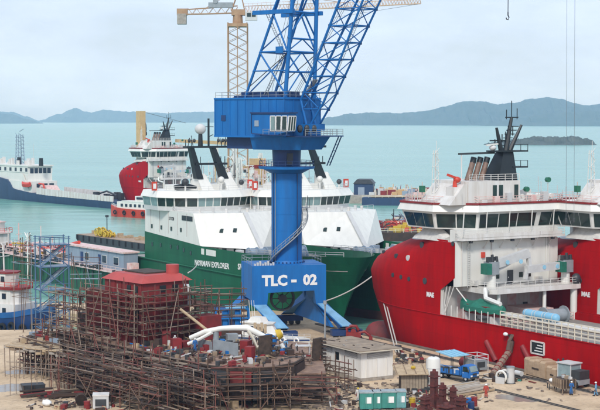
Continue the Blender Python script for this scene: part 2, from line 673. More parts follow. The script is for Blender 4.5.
def ground_material():
    m = bpy.data.materials.new('dusty_concrete_ground')
    m.use_nodes = True
    t = m.node_tree
    b = t.nodes['Principled BSDF']
    co = t.nodes.new('ShaderNodeTexCoord')

    def noise(scale, det, rough=0.6):
        n = t.nodes.new('ShaderNodeTexNoise')
        n.inputs['Scale'].default_value = scale
        n.inputs['Detail'].default_value = det
        n.inputs['Roughness'].default_value = rough
        t.links.new(co.outputs['Object'], n.inputs['Vector'])
        return n

    def ramp(src, a, c, p0, p1):
        r = t.nodes.new('ShaderNodeValToRGB')
        r.color_ramp.elements[0].position = p0
        r.color_ramp.elements[1].position = p1
        r.color_ramp.elements[0].color = (*a, 1)
        r.color_ramp.elements[1].color = (*c, 1)
        t.links.new(src.outputs['Fac'], r.inputs['Fac'])
        return r

    r1 = ramp(noise(0.16, 7), (0.46, 0.335, 0.21), (0.64, 0.485, 0.32), 0.35, 0.65)
    r2 = ramp(noise(1.7, 8, 0.7), (0, 0, 0), (1, 1, 1), 0.52, 0.72)
    mx = t.nodes.new('ShaderNodeMixRGB')
    mx.inputs['Color2'].default_value = (0.17, 0.12, 0.085, 1)
    sc_ = t.nodes.new('ShaderNodeMath')
    sc_.operation = 'MULTIPLY'
    sc_.inputs[1].default_value = 0.62
    t.links.new(r2.outputs['Color'], sc_.inputs[0])
    t.links.new(sc_.outputs[0], mx.inputs['Fac'])
    t.links.new(r1.outputs['Color'], mx.inputs['Color1'])
    t.links.new(mx.outputs['Color'], b.inputs['Base Color'])
    # oil and rust stains
    r5 = ramp(noise(0.33, 9, 0.72), (0, 0, 0), (1, 1, 1), 0.56, 0.66)
    s5 = t.nodes.new('ShaderNodeMath')
    s5.operation = 'MULTIPLY'
    s5.inputs[1].default_value = 0.55
    m5 = t.nodes.new('ShaderNodeMixRGB')
    m5.inputs['Color2'].default_value = (0.13, 0.105, 0.085, 1)
    t.links.new(r5.outputs['Color'], s5.inputs[0])
    t.links.new(s5.outputs[0], m5.inputs['Fac'])
    t.links.new(mx.outputs['Color'], m5.inputs['Color1'])
    t.links.new(m5.outputs['Color'], b.inputs['Base Color'])
    # damp patches are smoother
    r3 = ramp(noise(0.11, 4), (0.88, 0.88, 0.88), (0.55, 0.55, 0.55), 0.55, 0.68)
    t.links.new(r3.outputs['Color'], b.inputs['Roughness'])
    n3 = noise(3.0, 6)
    bp = t.nodes.new('ShaderNodeBump')
    bp.inputs['Strength'].default_value = 0.4
    bp.inputs['Distance'].default_value = 0.1
    t.links.new(n3.outputs['Fac'], bp.inputs['Height'])
    t.links.new(bp.outputs['Normal'], b.inputs['Normal'])
    return m


M_GROUND = ground_material()
fr_main = Frame((33.13, 239.2, -3.88), 120.8, 1.035)   # the nearest red ship, lying along the berth
_q = fr_main.w(0, 10.55, 0)
QF = Frame((_q.x - .512 * 20, _q.y + .859 * 20, 0), 120.8)          # x along the quay, away from the camera; y towards the land
quay_pts = [QF.w(-260, 0), QF.w(20, 0), QF.w(20, -4), QF.w(42, -4), QF.w(42, 16), Vector((-20, 296, 0)), Vector((-52, 300, 0)), Vector((-52, 290, 0)), Vector((-37, 277, 0)), Vector((-38, 262, 0)), Vector((-260, 240, 0)), Vector((-260, -100, 0))]
structure(MB().prism([(p.x, p.y) for p in quay_pts], -7, 0).build('quay', M_GROUND))
# kerb beam and crane rails along the berth
kb = MB()
for i in range(34):
    x0 = -150 + i * 5.0
    a, b_, c, d = QF.w(x0 + .04, 0.0), QF.w(x0 + 4.9, 0.0), QF.w(x0 + 4.9, 0.8), QF.w(x0 + .04, 0.8)
    kb.prism([(q.x, q.y) for q in (a, b_, c, d)], 0.002, 0.22)
structure(kb.build('quay_kerb', mat('dark_kerb_concrete', (0.20, 0.17, 0.14), 0.9, c2=(0.09, 0.075, 0.06), scale=0.9)))
rl = MB()
for y in (3.0, 3.55, 13.2, 13.75):
    a, b_ = QF.w(-150, y), QF.w(12 if y < 6 else -22, y)
    rl.bar(a + Vector((0, 0, .05)), b_ + Vector((0, 0, .05)), 0.14, 0.1)
structure(rl.build('crane_rail', M_DGREY))
sl = MB()
for y0, y1 in ((2.4, 2.92), (3.63, 4.1)):
    q = [QF.w(-150, y0), QF.w(12, y0), QF.w(12, y1), QF.w(-150, y1)]
    sl.prism([(p.x, p.y) for p in q], 0.002, 0.012)
structure(sl.build('rail_bed', mat('rail_bed_concrete', (0.22, 0.18, 0.14), 0.9, c2=(0.12, 0.095, 0.075), scale=1.2)))


# shallow puddles on the yard
def puddle(pts, seed):
    r_ = random.Random(seed)
    c = Vector((sum(p[0] for p in pts) / len(pts), sum(p[1] for p in pts) / len(pts)))
    ring = []
    for a, b_ in zip(pts, pts[1:] + pts[:1]):
        for k in range(5):
            q = G(a[0] + (b_[0] - a[0]) * k / 5, a[1] + (b_[1] - a[1]) * k / 5 + r_.uniform(-.5, .5), 0)
            ring.append((q.x + r_.uniform(-.4, .4), q.y))
    structure(MB().prism(ring, 0.001, 0.006).build('puddle', mat('wet_mud', (0.20, 0.19, 0.18), 0.18, c2=(0.32, 0.27, 0.21), scale=.5)))


puddle([(-6, 386), (16, 383.5), (34, 384.5), (52, 388), (40, 390), (18, 391), (-6, 392)], 3)
puddle([(2, 371), (26, 369), (48, 372), (30, 374.5), (8, 374)], 5)
puddle([(500, 394), (530, 397), (548, 402), (520, 402), (492, 398)], 6)

# ---- hills and islet
M_HILL = mat('forested_hill', (0.085, 0.120, 0.095), 0.95, c2=(0.045, 0.080, 0.060), scale=0.02, bump=0.0)


def hill(name, prof, D, slope, m, jit=0.6, step=1.5, pxs=(-60, 660)):
    def top(px):
        for (a, ya), (b, yb) in zip(prof, prof[1:]):
            if a <= px <= b:
                f = (px - a) / (b - a)
                f = f * f * (3 - 2 * f)
                return ya + (yb - ya) * f
        return prof[0][1] if px < prof[0][0] else prof[-1][1]
    r2 = random.Random(len(prof) * 7 + int(D))
    rows = []
    px = prof[0][0]
    ph = [r2.uniform(0, 6) for _ in range(6)]
    while px <= prof[-1][0]:
        y = top(px) + jit * (0.5 * math.sin(px * .31 + ph[0]) + .35 * math.sin(px * .83 + ph[1]) + .3 * math.sin(px * 1.9 + ph[2])) + r2.uniform(-.35, .35) * jit
        p = at(px, y, D)
        h = max(p.z - SEA_Z, 0.5)
        ring = [Vector((p.x, D - h * slope - 30, SEA_Z - 1))]
        for k in (0.25, 0.5, 0.75):
            hh = h * (k + 0.16 * math.sin(px * .21 + k * 9 + ph[3]) + r2.uniform(-.05, .05))
            ring.append(Vector((p.x, D - h * slope * (1 - k), SEA_Z + max(hh, .3))))
        ring.append(Vector((p.x, D, p.z)))
        ring.append(Vector((p.x, D + h * slope, SEA_Z + h * .5)))
        ring.append(Vector((p.x, D + h * slope * 2 + 30, SEA_Z - 1)))
        rows.append(ring)
        px += step
    b = MB()
    b.loft(rows, cap=True, closed=True)
    return structure(b.build(name, m, smooth=40))


hill('hills', [(-60, 113), (-20, 110), (12, 112), (26, 116), (38, 120.5), (60, 114), (70, 109.5), (76, 108), (84, 111), (92, 112.5), (104, 109.5), (118, 111), (140, 112), (165, 113), (190, 112), (215, 111.5), (245, 113), (280, 116), (330, 119), (400, 117), (500, 116), (660, 115)], 13500, 5, M_HILL, 0.5)
hill('hills', [(300, 126), (318, 120), (330, 117), (352, 113.5), (372, 112.5), (400, 113), (425, 111), (445, 106.5), (462, 101.5), (480, 101), (497, 104), (512, 103), (530, 99), (546, 97.3), (560, 98.5), (574, 103), (588, 105.5), (604, 103), (625, 106), (660, 112)], 8500, 4, M_HILL, 0.5)
hill('hills', [(480, 125.5), (495, 122), (520, 118), (545, 114), (570, 112), (600, 111), (660, 109)], 7600, 3, M_HILL, 0.5)
hill('hills', [(-60, 116), (-10, 112.5), (10, 114), (28, 119), (42, 123.0)], 11000, 4, M_HILL, 0.5)
hill('islet', [(484, 143.6), (498, 142), (512, 140), (525, 137.8), (540, 136.2), (556, 136.8), (572, 136.2), (586, 138), (592, 140), (595, 143.8)], 2230, 2.2, mat('islet_trees', (0.105, 0.125, 0.105), 0.95, c2=(0.045, 0.065, 0.055), scale=0.06), 0.9, 0.6)

# ---- air
hz = MB().box(-16500, -500, -9, 16500, 15600, 330)
hb = hz.build('haze', mat('haze_shell', (1, 1, 1)), kind='stuff')
hm = bpy.data.materials.new('haze_air')
hm.use_nodes = True
ht = hm.node_tree
ht.nodes.clear()
ho = ht.nodes.new('ShaderNodeOutputMaterial')
hv = ht.nodes.new('ShaderNodeVolumePrincipled')
hv.inputs['Color'].default_value = (0.40, 0.64, 1.0, 1)
hv.inputs['Absorption Color'].default_value = (1, 1, 1, 1)
HAZE = 0.000082
hv.inputs['Density'].default_value = HAZE
hv.inputs['Anisotropy'].default_value = 0.0
ht.links.new(hv.outputs['Volume'], ho.inputs['Volume'])
hb.data.materials.clear()
hb.data.materials.append(hm)


# ================================================================== red supply vessels
def smooth01(x):
    x = min(max(x, 0), 1)
    return x * x * (3 - 2 * x)


def interp(t, x):
    if x <= t[0][0]:
        return t[0][1]
    for (a, ya), (b, yb) in zip(t, t[1:]):
        if x <= b:
            return ya + (yb - ya) * (x - a) / (b - a)
    return t[-1][1]


def shell(b, us, stem, half, zs, nt, sheer=lambda u, z: z):
    "hull plating between the start u = us(z) and the stem, both sides, as one loft over z"
    rings = []
    for z in zs:
        s_ = stem(z)
        u0 = us(z)
        ring = []
        for i in range(nt + 1):
            f = i / nt
            f = 1 - (1 - f) ** 2.1
            u = u0 + (s_ - u0) * f
            ring.append((u, half(u, z), sheer(u, z)))
        ring2 = [(u, -v, z_) for u, v, z_ in reversed(ring[:-1])]
        rings.append(ring + ring2)
    return b.loft(rings, cap=False, closed=False), rings


def red_vessel(fr, label, group, name_text):
    root = thing('supply_vessel', label, 'ship', fr, group=group)

    def stem(z):
        return interp([(-5, 27), (0, 29), (2.2, 30), (4, 30.9), (6, 31.7), (8, 32.3), (11, 33), (14, 32.8), (16, 31.3), (17.3, 29.2), (18, 27.9), (19, 25.7), (19.7, 23.9), (20.7, 21.5)], z)

    def half(u, z):
        L = interp([(-5, 24), (0, 26), (5, 24), (10, 21), (14, 19), (18, 17), (20.7, 16)], z)
        sx = min(max((stem(z) - u) / L, 0), 1)
        g = (1 - (1 - sx) ** 2.1) ** interp([(0, .85), (8, .66), (14, .52), (20.7, .55)], z)
        k = interp([(15, 0), (18, 0.5), (20.7, 1.5)], z) * smooth01((u - 1) / 14)
        return (10.0 - k) * g

    # under water and boot topping, lower hull, high forward hull
    b = MB()
    shell(b, lambda z: -60, stem, half, [-5, -2, 0, 1.2, 2.2], 26)
    b.build('antifouling', M_ANTI, root, smooth=50)
    b = MB()
    _, rg = shell(b, lambda z: -60, stem, half, [2.2, 4, 6, 8, 9.3], 30)
    n = len(rg[0])
    b.add([r_[0] for r_ in rg] + [r_[-1] for r_ in rg], [(i, i + 1, i + 6, i + 5) for i in range(4)])
    b.build('hull', M_RED, root, smooth=50)
    b = MB()
    cut = lambda z: interp([(9.3, 3.7), (13.15, 3.6), (15.3, 0.0), (20.7, 0.0)], z)
    zs = [9.3, 11, 13.15, 14, 15.3, 16.3, 17.3, 18.2, 19.0, 19.7, 20.3, 20.65]
    _, rg = shell(b, cut, stem, half, zs, 30, lambda u, z: z - .75 * smooth01((u - 4) / 15) * max(0, (z - 16) / 4.65))
    b.build('forward_hull', M_RED, root, smooth=42)
    b = MB().add([(p[0], p[1], p[2]) for p in rg[-1]], [tuple(range(len(rg[-1])))])
    b.v = [(x, y, z + .005) for x, y, z in b.v]
    b.build('forecastle_deck', M_LGREY, root)
    # knuckle bars along the hull side
    for z, u0 in ((9.3, -60),):
        b = MB()
        pts = [(u, half(u, z) + 0.06, z) for u in [u0 + i * 3 for i in range(int((stem(z) - 4 - u0) / 3))]]
        b.tube(pts, 0.08, 6)
        b.tube([(p[0], -p[1], p[2]) for p in pts], 0.08, 6)
        b.build('rubbing_strake', M_RED, root)
    # bulb
    MB().ball((34.2, 0, 1.5), 4.6, 2.3, 2.6, 14, 10).build('bulbous_bow', mat('faded_bulb_paint', (0.33, 0.045, 0.05), 0.6, c2=(0.17, 0.05, 0.04), scale=0.5, rust=0.3), root, smooth=60)
    # slanting fender bars on the side
    for px, py, qx, qy in ((487, 341, 497, 361), (523, 346, 534, 367)):
        p, q = fr_main.onv(px, py, 10.0), fr_main.onv(qx, qy, 10.0)
        MB().tube([p + Vector((0, .1, 0)), q + Vector((0, .1, 0))], 0.42, 8).build('fender_bar', M_RED2, root, smooth=50)
    # side port with frame
    p = fr_main.onv(538, 348, 10.0)
    o = MB().box(p.x - 1.3, 9.96, p.z - .75, p.x + 1.3, 10.05, p.z + .75).build('side_port', M_BLACK, root)
    e = MB()
    for a, c in (((-1.4, -.85), (1.4, -.85)), ((1.4, -.85), (1.4, .85)), ((1.4, .85), (-1.4, .85)), ((-1.4, .85), (-1.4, -.85))):
        e.bar((p.x + a[0], 10.04, p.z + a[1]), (p.x + c[0], 10.04, p.z + c[1]), .22, .2)
    e.build('frame', M_WHITEW, o)
    for k in range(3):
        MB().box(p.x - 1.0, 10.05, p.z - .5 + k * .4, p.x + .7 - .3 * k, 10.075, p.z - .36 + k * .4).build('lettering', M_PAPER, o)
    # hull portlights
    for px, py, r_ in ((425, 281, .42), (422, 245, .42), (408, 258, .38), (396, 256, .32), (383, 252, .25), (393, 275, .3), (401, 277, .3), (409, 279, .3), (453, 243.8, .3)):
        u, v = 6, 10
        for _ in range(6):
            q = fr_main.onv(px, py, v)
            v = half(q.x, q.z)
        MB().cone((q.x, v - .2, q.z), (q.x, v + .1, q.z), r_ * 1.25, r_ * 1.2, 12).build('portlight', M_DGREY if py != 258 else M_LGREY, root, smooth=40)
    q = fr_main.onv(429, 296, 10)
    # name in raised letters
    lettering(name_text, (q.x + .6, half(q.x, q.z) + .04, q.z - .1), (-1, 0, 0), (0, 0, 1), 1.0, M_PAPER, root, bold=.04)
    # decks
    b = MB().prism([(-59.8, -9.7), (3.7, -9.7), (3.7, 9.7), (-59.8, 9.7)], 7.9, 8.2)
    b.build('main_deck', M_DECK, root)
    for s_ in (-1, 1):
        MB().box(-59.9, min(s_ * 9.72, s_ * 9.97), 8.2, 3.6, max(s_ * 9.72, s_ * 9.97), 9.28).build('bulwark', M_RED, root)
    MB().box(3.5, -9.95, 8.2, 4.1, 9.93, 13.6).build('lower_bulkhead', M_WHITEW, root)
    MB().box(-.2, -9.97, 13.95, .35, 9.97, 20.75).build('aft_bulkhead', M_WHITE, root)
    # shelter deck with the cranes
    b = MB().prism([(-5.0, -10.6), (-5.0, 5.8), (-3.6, 7.2), (3.5, 7.2), (3.5, -10.6)], 13.05, 13.75)
    b.build('crane_deck', M_WHITEW, root)
    b = MB()
    b.box(.36, -9.6, 13.8, .8, 9.9, 14.2)
    railing(root, [(3.0, 7.1, 13.75), (-3.6, 7.1, 13.75), (-4.9, 5.7, 13.75), (-4.9, -10.5, 13.75)], M_WHITEW, 1.1, 1.5, .035)
    # lower recess: doors, panels, columns
    for v in (-6.5, -1.0, 3.6):
        o = MB().box(3.36, v - .45, 8.3, 3.52, v + .45, 10.3).build('door', M_DGREY, root)
        MB().box(3.30, v + .25, 9.2, 3.37, v + .35, 9.4).build('handle', M_WHITE, o)
    for v in (-8.4, -3.8, 6.0):
        MB().box(3.42, v - .9, 8.4, 3.53, v + .9, 12.2).build('panel', M_PINK, root)
    for v in (-9.9, -4.0, 4.9):
        MB().cone((-4.2, v, 8.2), (-4.2, v, 13.05), .55 if v == -9.9 else .3, .55 if v == -9.9 else .3, 12).build('column', M_WHITE, root, smooth=40)
    o = MB().box(-.32, -1.0, 13.8, -.2, .1, 16.0).build('door', M_DGREY, root)
    MB().box(-.38, -.1, 14.8, -.31, .02, 15.0).build('handle', M_WHITE, o)
    for v in (-4.2, -2.6, 2.0):
        MB().box(-.27, v - .35, 14.8, -.2, v + .35, 15.6).build('window', M_GLASS, root)
    MB().bar((-3.2, 6.6, 8.2), (0, 9.7, 13.8), .16).build('brace', M_WHITEW, root)
    for k in range(4):
        MB().bar((3.3, 9.9 - k * .02, 8.3 + 0), (3.3 - k * .9, 9.7, 13.9 if k else 13.2), .12).build('frame_bar', M_WHITEW, root)
    # ladder, pipes, lockers and flood lights on the aft bulkhead
    c = MB()
    for dv in (-.25, .25):
        c.bar((-.32, 7.6 + dv, 13.8), (-.32, 7.6 + dv, 21.0), .07)
    for k in range(22):
        c.bar((-.32, 7.35, 14 + k * .32), (-.32, 7.85, 14 + k * .32), .05)
    c.build('ladder', M_LGREY, root)
    for v, z0, z1 in ((8.9, 14.0, 20.8), (-7.6, 16.5, 20.8), (-8.1, 14, 20.8), (3.2, 17.2, 20.8)):
        rod('pipe', (-.34, v, z0), (-.34, v, z1), .09, M_WHITEW, root)
    for v, z in ((6.2, 14.3), (-5.6, 14.3), (-6.4, 14.3), (4.9, 18.6), (-2.2, 18.9)):
        MB().box(-.5, v - .3, z - .4, -.2, v + .3, z + .45).build('locker', (M_LGREY, M_ORANGE, M_WHITEW)[int(abs(v)) % 3], root)
    for k in range(5):
        MB().box(-1.5, -8 + k * 4 - .25, 20.6, -1.1, -8 + k * 4 + .25, 20.95).build('flood_light', M_DGREY, root)
    # winch house and gear on main deck
    MB().box(-4, -6, 8.2, 2, -1.5, 10.2).build('winch_house', M_PINK, root)
    b = MB()
    b.cone((-7, -5.5, 9.5), (-7, -1.5, 9.5), 1.0, 1.0, 14)
    for v in (-5.5, -1.5):
        b.cone((-7, v - .1, 9.5), (-7, v + .1, 9.5), 1.4, 1.4, 14)
    b.build('winch', M_GREY, root, smooth=35)
    # cargo rail of stanchions and pipes above the bulwark
    railing(root, [(-10.8, 9.8, 9.25), (-58, 9.8, 9.25)], M_CREAM, 2.2, 1.35, .075, 4)
    railing(root, [(-10.8, 7.9, 8.2), (-58, 7.9, 8.2)], M_CREAM, 2.9, 2.7, .075, 4)
    railing(root, [(-10.8, -9.7, 9.25), (-58, -9.7, 9.25)], M_CREAM, 2.0, 1.8, .075, 3)
    o = MB().box(-58, 7.95, 10.9, -10.8, 9.75, 11.05).build('rail_gangway', M_WHITEW, root)
    for k in range(9):
        rod('stanchion', (2.6 - k * 1.5, 9.8, 9.25), (2.6 - k * 1.5, 9.8, 11.0), .075, M_WHITE, root)
    railing(root, [(-5, -9.2, 8.2), (-5, 5, 8.2)], M_PINK, 1.2, 1.2, .05, 3)
    # deck cranes
    for (px, py, v0, zt, lst, g) in ((486, 283, 5.2, 16.6, ((3.4, 17.9), (-2.4, 18.6)), 0), (553, 283, -9.4, 16.2, ((-7.5, 16.6), (-1.2, 16.3)), 1)):
        c = MB()
        c.cone((-2.8, v0, 13.75), (-2.8, v0, zt - .6), .75, .7, 14)
        c.build('crane_pedestal', M_WHITE, root, smooth=40)
        c = MB().box(-3.7, v0 - .8, zt - .7, -1.9, v0 + .8, zt + 1.2)
        h = c.build('deck_crane', M_GREY, root)
        MB().box(-4.1, v0 + .9, zt - .6, -2.6, v0 + 1.9, zt + 1.0).build('crane_cabin', M_TARP, h)
        c = MB()
        if g == 0:
            c.bar((-2.8, v0, zt + .6), (-2.8, v0 - 7.0, zt + 2.2), .9, 1.3)
            c.bar((-2.8, v0 - 7.0, zt + 2.3), (-3.0, v0 - 7.2, zt + .2), .55, .6)
            c.bar((-2.8, v0 - .8, zt - .4), (-2.8, v0 - 4.0, zt + 1.0), .35, .35)
        else:
            c.bar((-3.2, v0, zt + .5), (-3.2, v0 + 8.2, zt + .1), .9, 1.1)
            c.bar((-3.2, v0 + 8.0, zt + .1), (-3.2, v0 + 8.4, zt - 1.4), .5, .5)
        c.build('crane_boom', M_LGREY, h)
        c = MB()
        for k in range(4):
            q = (-2.8 - .4 * (k % 2), v0 + .5 - .4 * k, zt + 1.1)
            c.cone(q, (q[0], q[1] + .1, q[2] + .9 + .3 * (k % 3)), .26, .22, 8) if k % 2 else c.box(q[0] - .35, q[1] - .3, q[2], q[0] + .35, q[1] + .3, q[2] + .8)
        c.build('hydraulic_unit', M_DGREY, h, smooth=50)
        for dv in (2.4, 5.0):
            s_ = -1 if g == 0 else 1
            MB().cone((-3.72, v0 + s_ * dv, zt + .75 + (0.3 if g == 0 else -.4)), (-3.6, v0 + s_ * dv, zt + .75 + (0.3 if g == 0 else -.4)), .34, .34, 10).build('badge', M_CANOPY, h)
    c = MB()
    c.ball((-4.4, -10.2, 14.5), .75, .75, .9, 10, 6)
    c.bar((-4.4, -10.2, 14.0), (-4.4, -10.2, 10.4), .1)
    c.build('hook_ball', M_DGREY, root, smooth=50)
    # davit arm above the rescue boat
    MB().tube([(-4.2, 7.0, 13.6), (-4.4, 7.6, 13.9), (-5.6, 8.4, 12.7), (-9.2, 8.5, 12.2)], .34, 6).build('davit', M_WHITE, root, smooth=40)
    # ---- bridge
    MB().prism([(.1, -10.0), (.1, 9.6), (1.8, 9.6), (3.2, 7.4), (13, 6.8), (17, 4), (17, -4), (13, -9.0)], 20.7, 22.5).build('bridge_base', M_WHITE, root)
    MB().prism([(-1.7, -10.2), (-1.7, 10.0), (.05, 10.0), (.05, -10.2)], 21.0, 21.35).build('bridge_walkway', M_WHITEW, root)
    railing(root, [(.0, 10.0, 21.35), (-1.6, 9.9, 21.35), (-1.6, -10.1, 21.35), (0, -10.1, 21.35)], M_WHITEW, 1.1, 1.5, .05)
    o = MB().box(-1.72, -9.6, 21.4, -1.66, 9.4, 21.95).build('kick_plate', M_WHITEW, root)
    plan0 = [(.2, -10.9), (.2, 5.6), (4.6, 10.3), (11.5, 10.6), (15.5, 6.5), (17, 0), (15.5, -6.5), (11.5, -10.6), (4.6, -10.9)]
    plan1 = [(-.5, -11.2), (-.5, 5.9), (4.2, 11.0), (12.3, 11.3), (16.6, 6.8), (18, 0), (16.6, -6.8), (12.3, -11.3), (4.2, -11.3)]
    MB().prism(plan0, 22.5, 25.2, plan1).build('bridge', M_WHITE, root)
    wm = M_GLASS
    for i, n_ in ((0, 3), (1, 2), (2, 3), (3, 2), (4, 3), (5, 3), (6, 2), (7, 2)):
        a0, a1 = Vector((*plan0[i], 22.5)), Vector((*plan0[(i + 1) % 9], 22.5))
        b0, b1 = Vector((*plan1[i], 25.2)), Vector((*plan1[(i + 1) % 9], 25.2))
        lo, hi = .09, .86
        segs = [(0.01, .285, 2), (.33, .99, 3)] if i == 0 else [(.04, .96, n_)]
        for f0, f1, nn in segs:
            windows('window', root, a0.lerp(b0, lo).lerp(a1.lerp(b1, lo), f0), a0.lerp(b0, lo).lerp(a1.lerp(b1, lo), f1),
                    a0.lerp(b0, hi).lerp(a1.lerp(b1, hi), f0), a0.lerp(b0, hi).lerp(a1.lerp(b1, hi), f1), nn, wm, .06, .1)
    grow = lambda k: [(p[0] + (k if p[0] > 6 else -k), p[1] + (k if p[1] > 0 else -k)) for p in plan1]
    MB().prism(grow(.5), 25.2, 26.3, grow(.1)).build('roof', M_WHITE, root)
    c = MB()
    rr = grow(.1)
    for i in range(len(rr)):
        a, e = rr[i], rr[(i + 1) % len(rr)]
        c.bar((*a, 26.42), (*e, 26.42), .35, .3)
    c.build('roof_edge', M_RED2, root)
    railing(root, [(*p, 26.4) for p in grow(-.4)], M_PINK, 1.1, 1.8, .04, 3, closed=True)
    # deckhouse, funnel mast, exhausts
    MB().prism([(.4, -2.8), (.4, 7.2), (9, 7.2), (9, -2.8)], 26.3, 29.85).build('deckhouse', M_WHITEW, root)
    MB().prism([(.6, 7.25), (.6, 10.6), (8.6, 10.6), (8.6, 7.25)], 26.3, 29.4, [(.6, 7.25), (.6, 7.9), (8.6, 7.9), (8.6, 7.25)]).build('casing', M_WHITEW, root)
    for v in (-2.0, 1.0, 2.2):
        MB().box(.28, v - .35, 27.2, .42, v + .35, 29.2).build('window', M_GLASS, root)
    railing(root, [(.5, 7.0, 29.85), (.5, -2.7, 29.85), (8.8, -2.7, 29.85)], M_WHITEW, 1.0, 1.4, .04)
    MB().prism([(.9, -2.7), (.9, 1.0), (5.2, 1.0), (5.2, -2.7)], 29.85, 34.4, [(1.8, -2.5), (1.8, -.6), (3.6, -.6), (3.6, -2.5)]).build('funnel_mast', M_BLACK, root)
    for z, x0 in ((34.4, 0), (31.9, 0)):
        f = MB().box(1.2, -5.0, z - .15, 3.6, 1.4 if z > 33 else -2, z + .08)
        for v in (-5.0, -3.6):
            f.bar((1.3, v, z), (1.3, v, z + 1.0), .07)
        f.bar((1.3, -5, z + 1), (1.3, -2.4, z + 1), .07)
        f.build('mast_platform', M_BLACK, root)
    for (p, q, r_) in (((2.4, -.6, 34.4), (2.4, .35, 38.0), .42), ((2.4, -1.5, 34.4), (2.4, -2.6, 39.6), .48), ((2.4, -2.3, 34.4), (2.4, -4.6, 38.4), .42)):
        MB().cone(p, q, r_, r_ * .5, 7).build('mast_arm', M_BLACK, root, smooth=40)
    c = MB()
    for v, h0 in ((-1.6, 1.2), (-2.6, 2.6), (-3.7, 1.4)):
        c.bar((2.4, v, 39.3), (2.4, v, 39.6 + h0), .10)
    c.bar((2.4, -1.4, 39.6), (2.4, -3.9, 39.6), .16)
    c.bar((2.4, 1.6, 36.0), (2.4, -1.8, 36.0), .22)
    for k in range(6):
        c.bar((2.4, -.4 - .3 * k, 35.2 + .6 * k), (2.4, -2.0 - .4 * k, 35.2 + .6 * k), .14)
        c.bar((2.2, .8 - .7 * k, 35 + .35 * k), (2.2, .8 - .7 * k, 36.2 + .4 * k), .12)
    c.build('antenna', M_BLACK, root, kind='stuff')
    MB().bar((2.0, 2.6, 35.3), (2.0, .4, 35.5), .3, .22).build('radar_bar', M_WHITE, root)
    MB().ball((2.2, 1.2, 34.9), .6, .6, .45, 10, 6).build('radome', M_LGREY, root, smooth=50)
    for k in range(3):
        v = 4.3 - 1.15 * k
        o = MB().tube([(4 - .2 * k, v + .4, 29.8), (4 - .2 * k, v - .25, 31.6), (4 - .2 * k, v - .6, 32.6)], [.5, .46, .46], 10).build('exhaust_pipe', mat('heat_brown_pipe', (0.24, 0.15, 0.11), 0.5, c2=(0.12, 0.07, 0.05), scale=1), root, smooth=50)
        MB().cone((4 - .2 * k, v - .6, 32.55), (4 - .2 * k, v - .85, 33.4), .48, .46, 10).build('exhaust_cap', M_BLACK, o, smooth=50)
    MB().bar((3, 7.2, 34.0), (3, 0.2, 34.1), .18, .3).build('radar_scanner', M_DGREY, root)
    MB().bar((3, 6.6, 29.8), (3, 6.6, 34.0), .14).build('scanner_post', M_WHITEW, root)
    # lattice mast, fire monitor, domes, rafts
    c = MB()
    for dx, dy in ((0, 0), (.9, 0), (.9, .9), (0, .9)):
        c.bar((6 + dx, 8.6 + dy, 26.3), (6.2 + dx * .5, 8.8 + dy * .5, 34.5), .09)
    for k in range(8):
        z = 27 + k
        c.bar((6, 8.6 + .9 * (k % 2), z), (6, 8.6 + .9 * ((k + 1) % 2), z + .9), .06)
        c.bar((6.9 * 1.0 - .2, 8.6 + .9 * (k % 2), z), (6, 8.7, z), .06)
    c.bar((6.4, 8.9, 34.4), (6.4, 8.9, 36), .06)
    c.build('lattice_mast', M_WHITE, root)
    c = MB().cone((2, 8.6, 29.0), (2, 8.6, 29.9), .35, .3, 8)
    c.bar((2, 7.6, 30.1), (2, 10.0, 30.9), .34, .34)
    c.ball((2, 8.2, 30.1), .6, .6, .5, 8, 5)
    c.build('fire_monitor', M_ORANGE, root, smooth=40)
    MB().box(1.2, 7.4, 26.3, 3.2, 9.4, 29.0).build('monitor_base', M_WHITEW, root)
    r3 = random.Random(5)
    for k in range(8):
        v = -3.6 - k * .95
        MB().cone((1.6, v, 27.0 + .2 * (k % 2)), (3.0, v, 27.0 + .2 * (k % 2)), .42, .42, 9).build('raft_canister', M_WHITE, root, smooth=40)
    for k in range(4):
        MB().box(5.5, -4.4 - k * 1.6, 26.3, 6.6, -3.4 - k * 1.6, 27.6 + .5 * r3.random()).build('vent_box', M_WHITEW, root)
    for k, (v, z) in enumerate(((-4.4, 28.4), (-8.7, 29.8))):
        o = MB().bar((.8, v, 26.3), (.8, v, z - .5), .1).build('light_post', M_WHITEW, root)
        MB().cone((.5, v, z), (1.1, v, z), .42, .42, 8).build('searchlight', mat('green_lamp_paint', (0.02, 0.16, 0.09), .4), o, smooth=40)
    o = MB().bar((8, 10.4, 26.3), (8, 10.4, 29.6), .12).build('light_post', M_WHITEW, root)
    MB().box(7.6, 10.1, 28.0, 8.3, 10.8, 29.0).build('signal_lamp', mat('green_lamp_paint', (0.02, 0.16, 0.09), .4), o)
    c = MB()
    for k in range(5):
        c.bar((12 - k * .9, 10.6 + .1 * k, 26.3), (12 - k * .9, 10.6 + .1 * k, 27.6 + (k % 3) * .6), .1)
    c.build('whip_antenna', M_LGREY, root)
    for k in range(7):
        v = 8.5 - k * 1.1
        rod('whip_antenna', (.2 + k % 3, v if k < 3 else -v - 5, 26.3), (.2 + k % 3, (v if k < 3 else -v - 5) + .1, 28.2 + (k * 7 % 4) * .7), .06, M_LGREY, root)
    for k in range(6):
        MB().box(-.2, 4.0 - k * 2.4, 26.3, .6, 5.0 - k * 2.4, 27.0 + .5 * (k % 3)).build('vent_box', (M_WHITEW, M_PINK, M_LGREY)[k % 3], root)
    for k in range(5):
        rod('stanchion', (-.55, 9.0 - k * 4.4, 21.4), (-.9, 9.0 - k * 4.4, 25.2), .09, M_WHITE, root)
    # rust runs under the walkway brackets
    for k in range(6):
        v = -8 + k * 3.2
        MB().bar((-1.5, v, 20.95), (-.25, v, 19.6), .12).build('walkway_bracket', M_WHITEW, root)
    # canvas shelter on the forecastle
    c = MB()
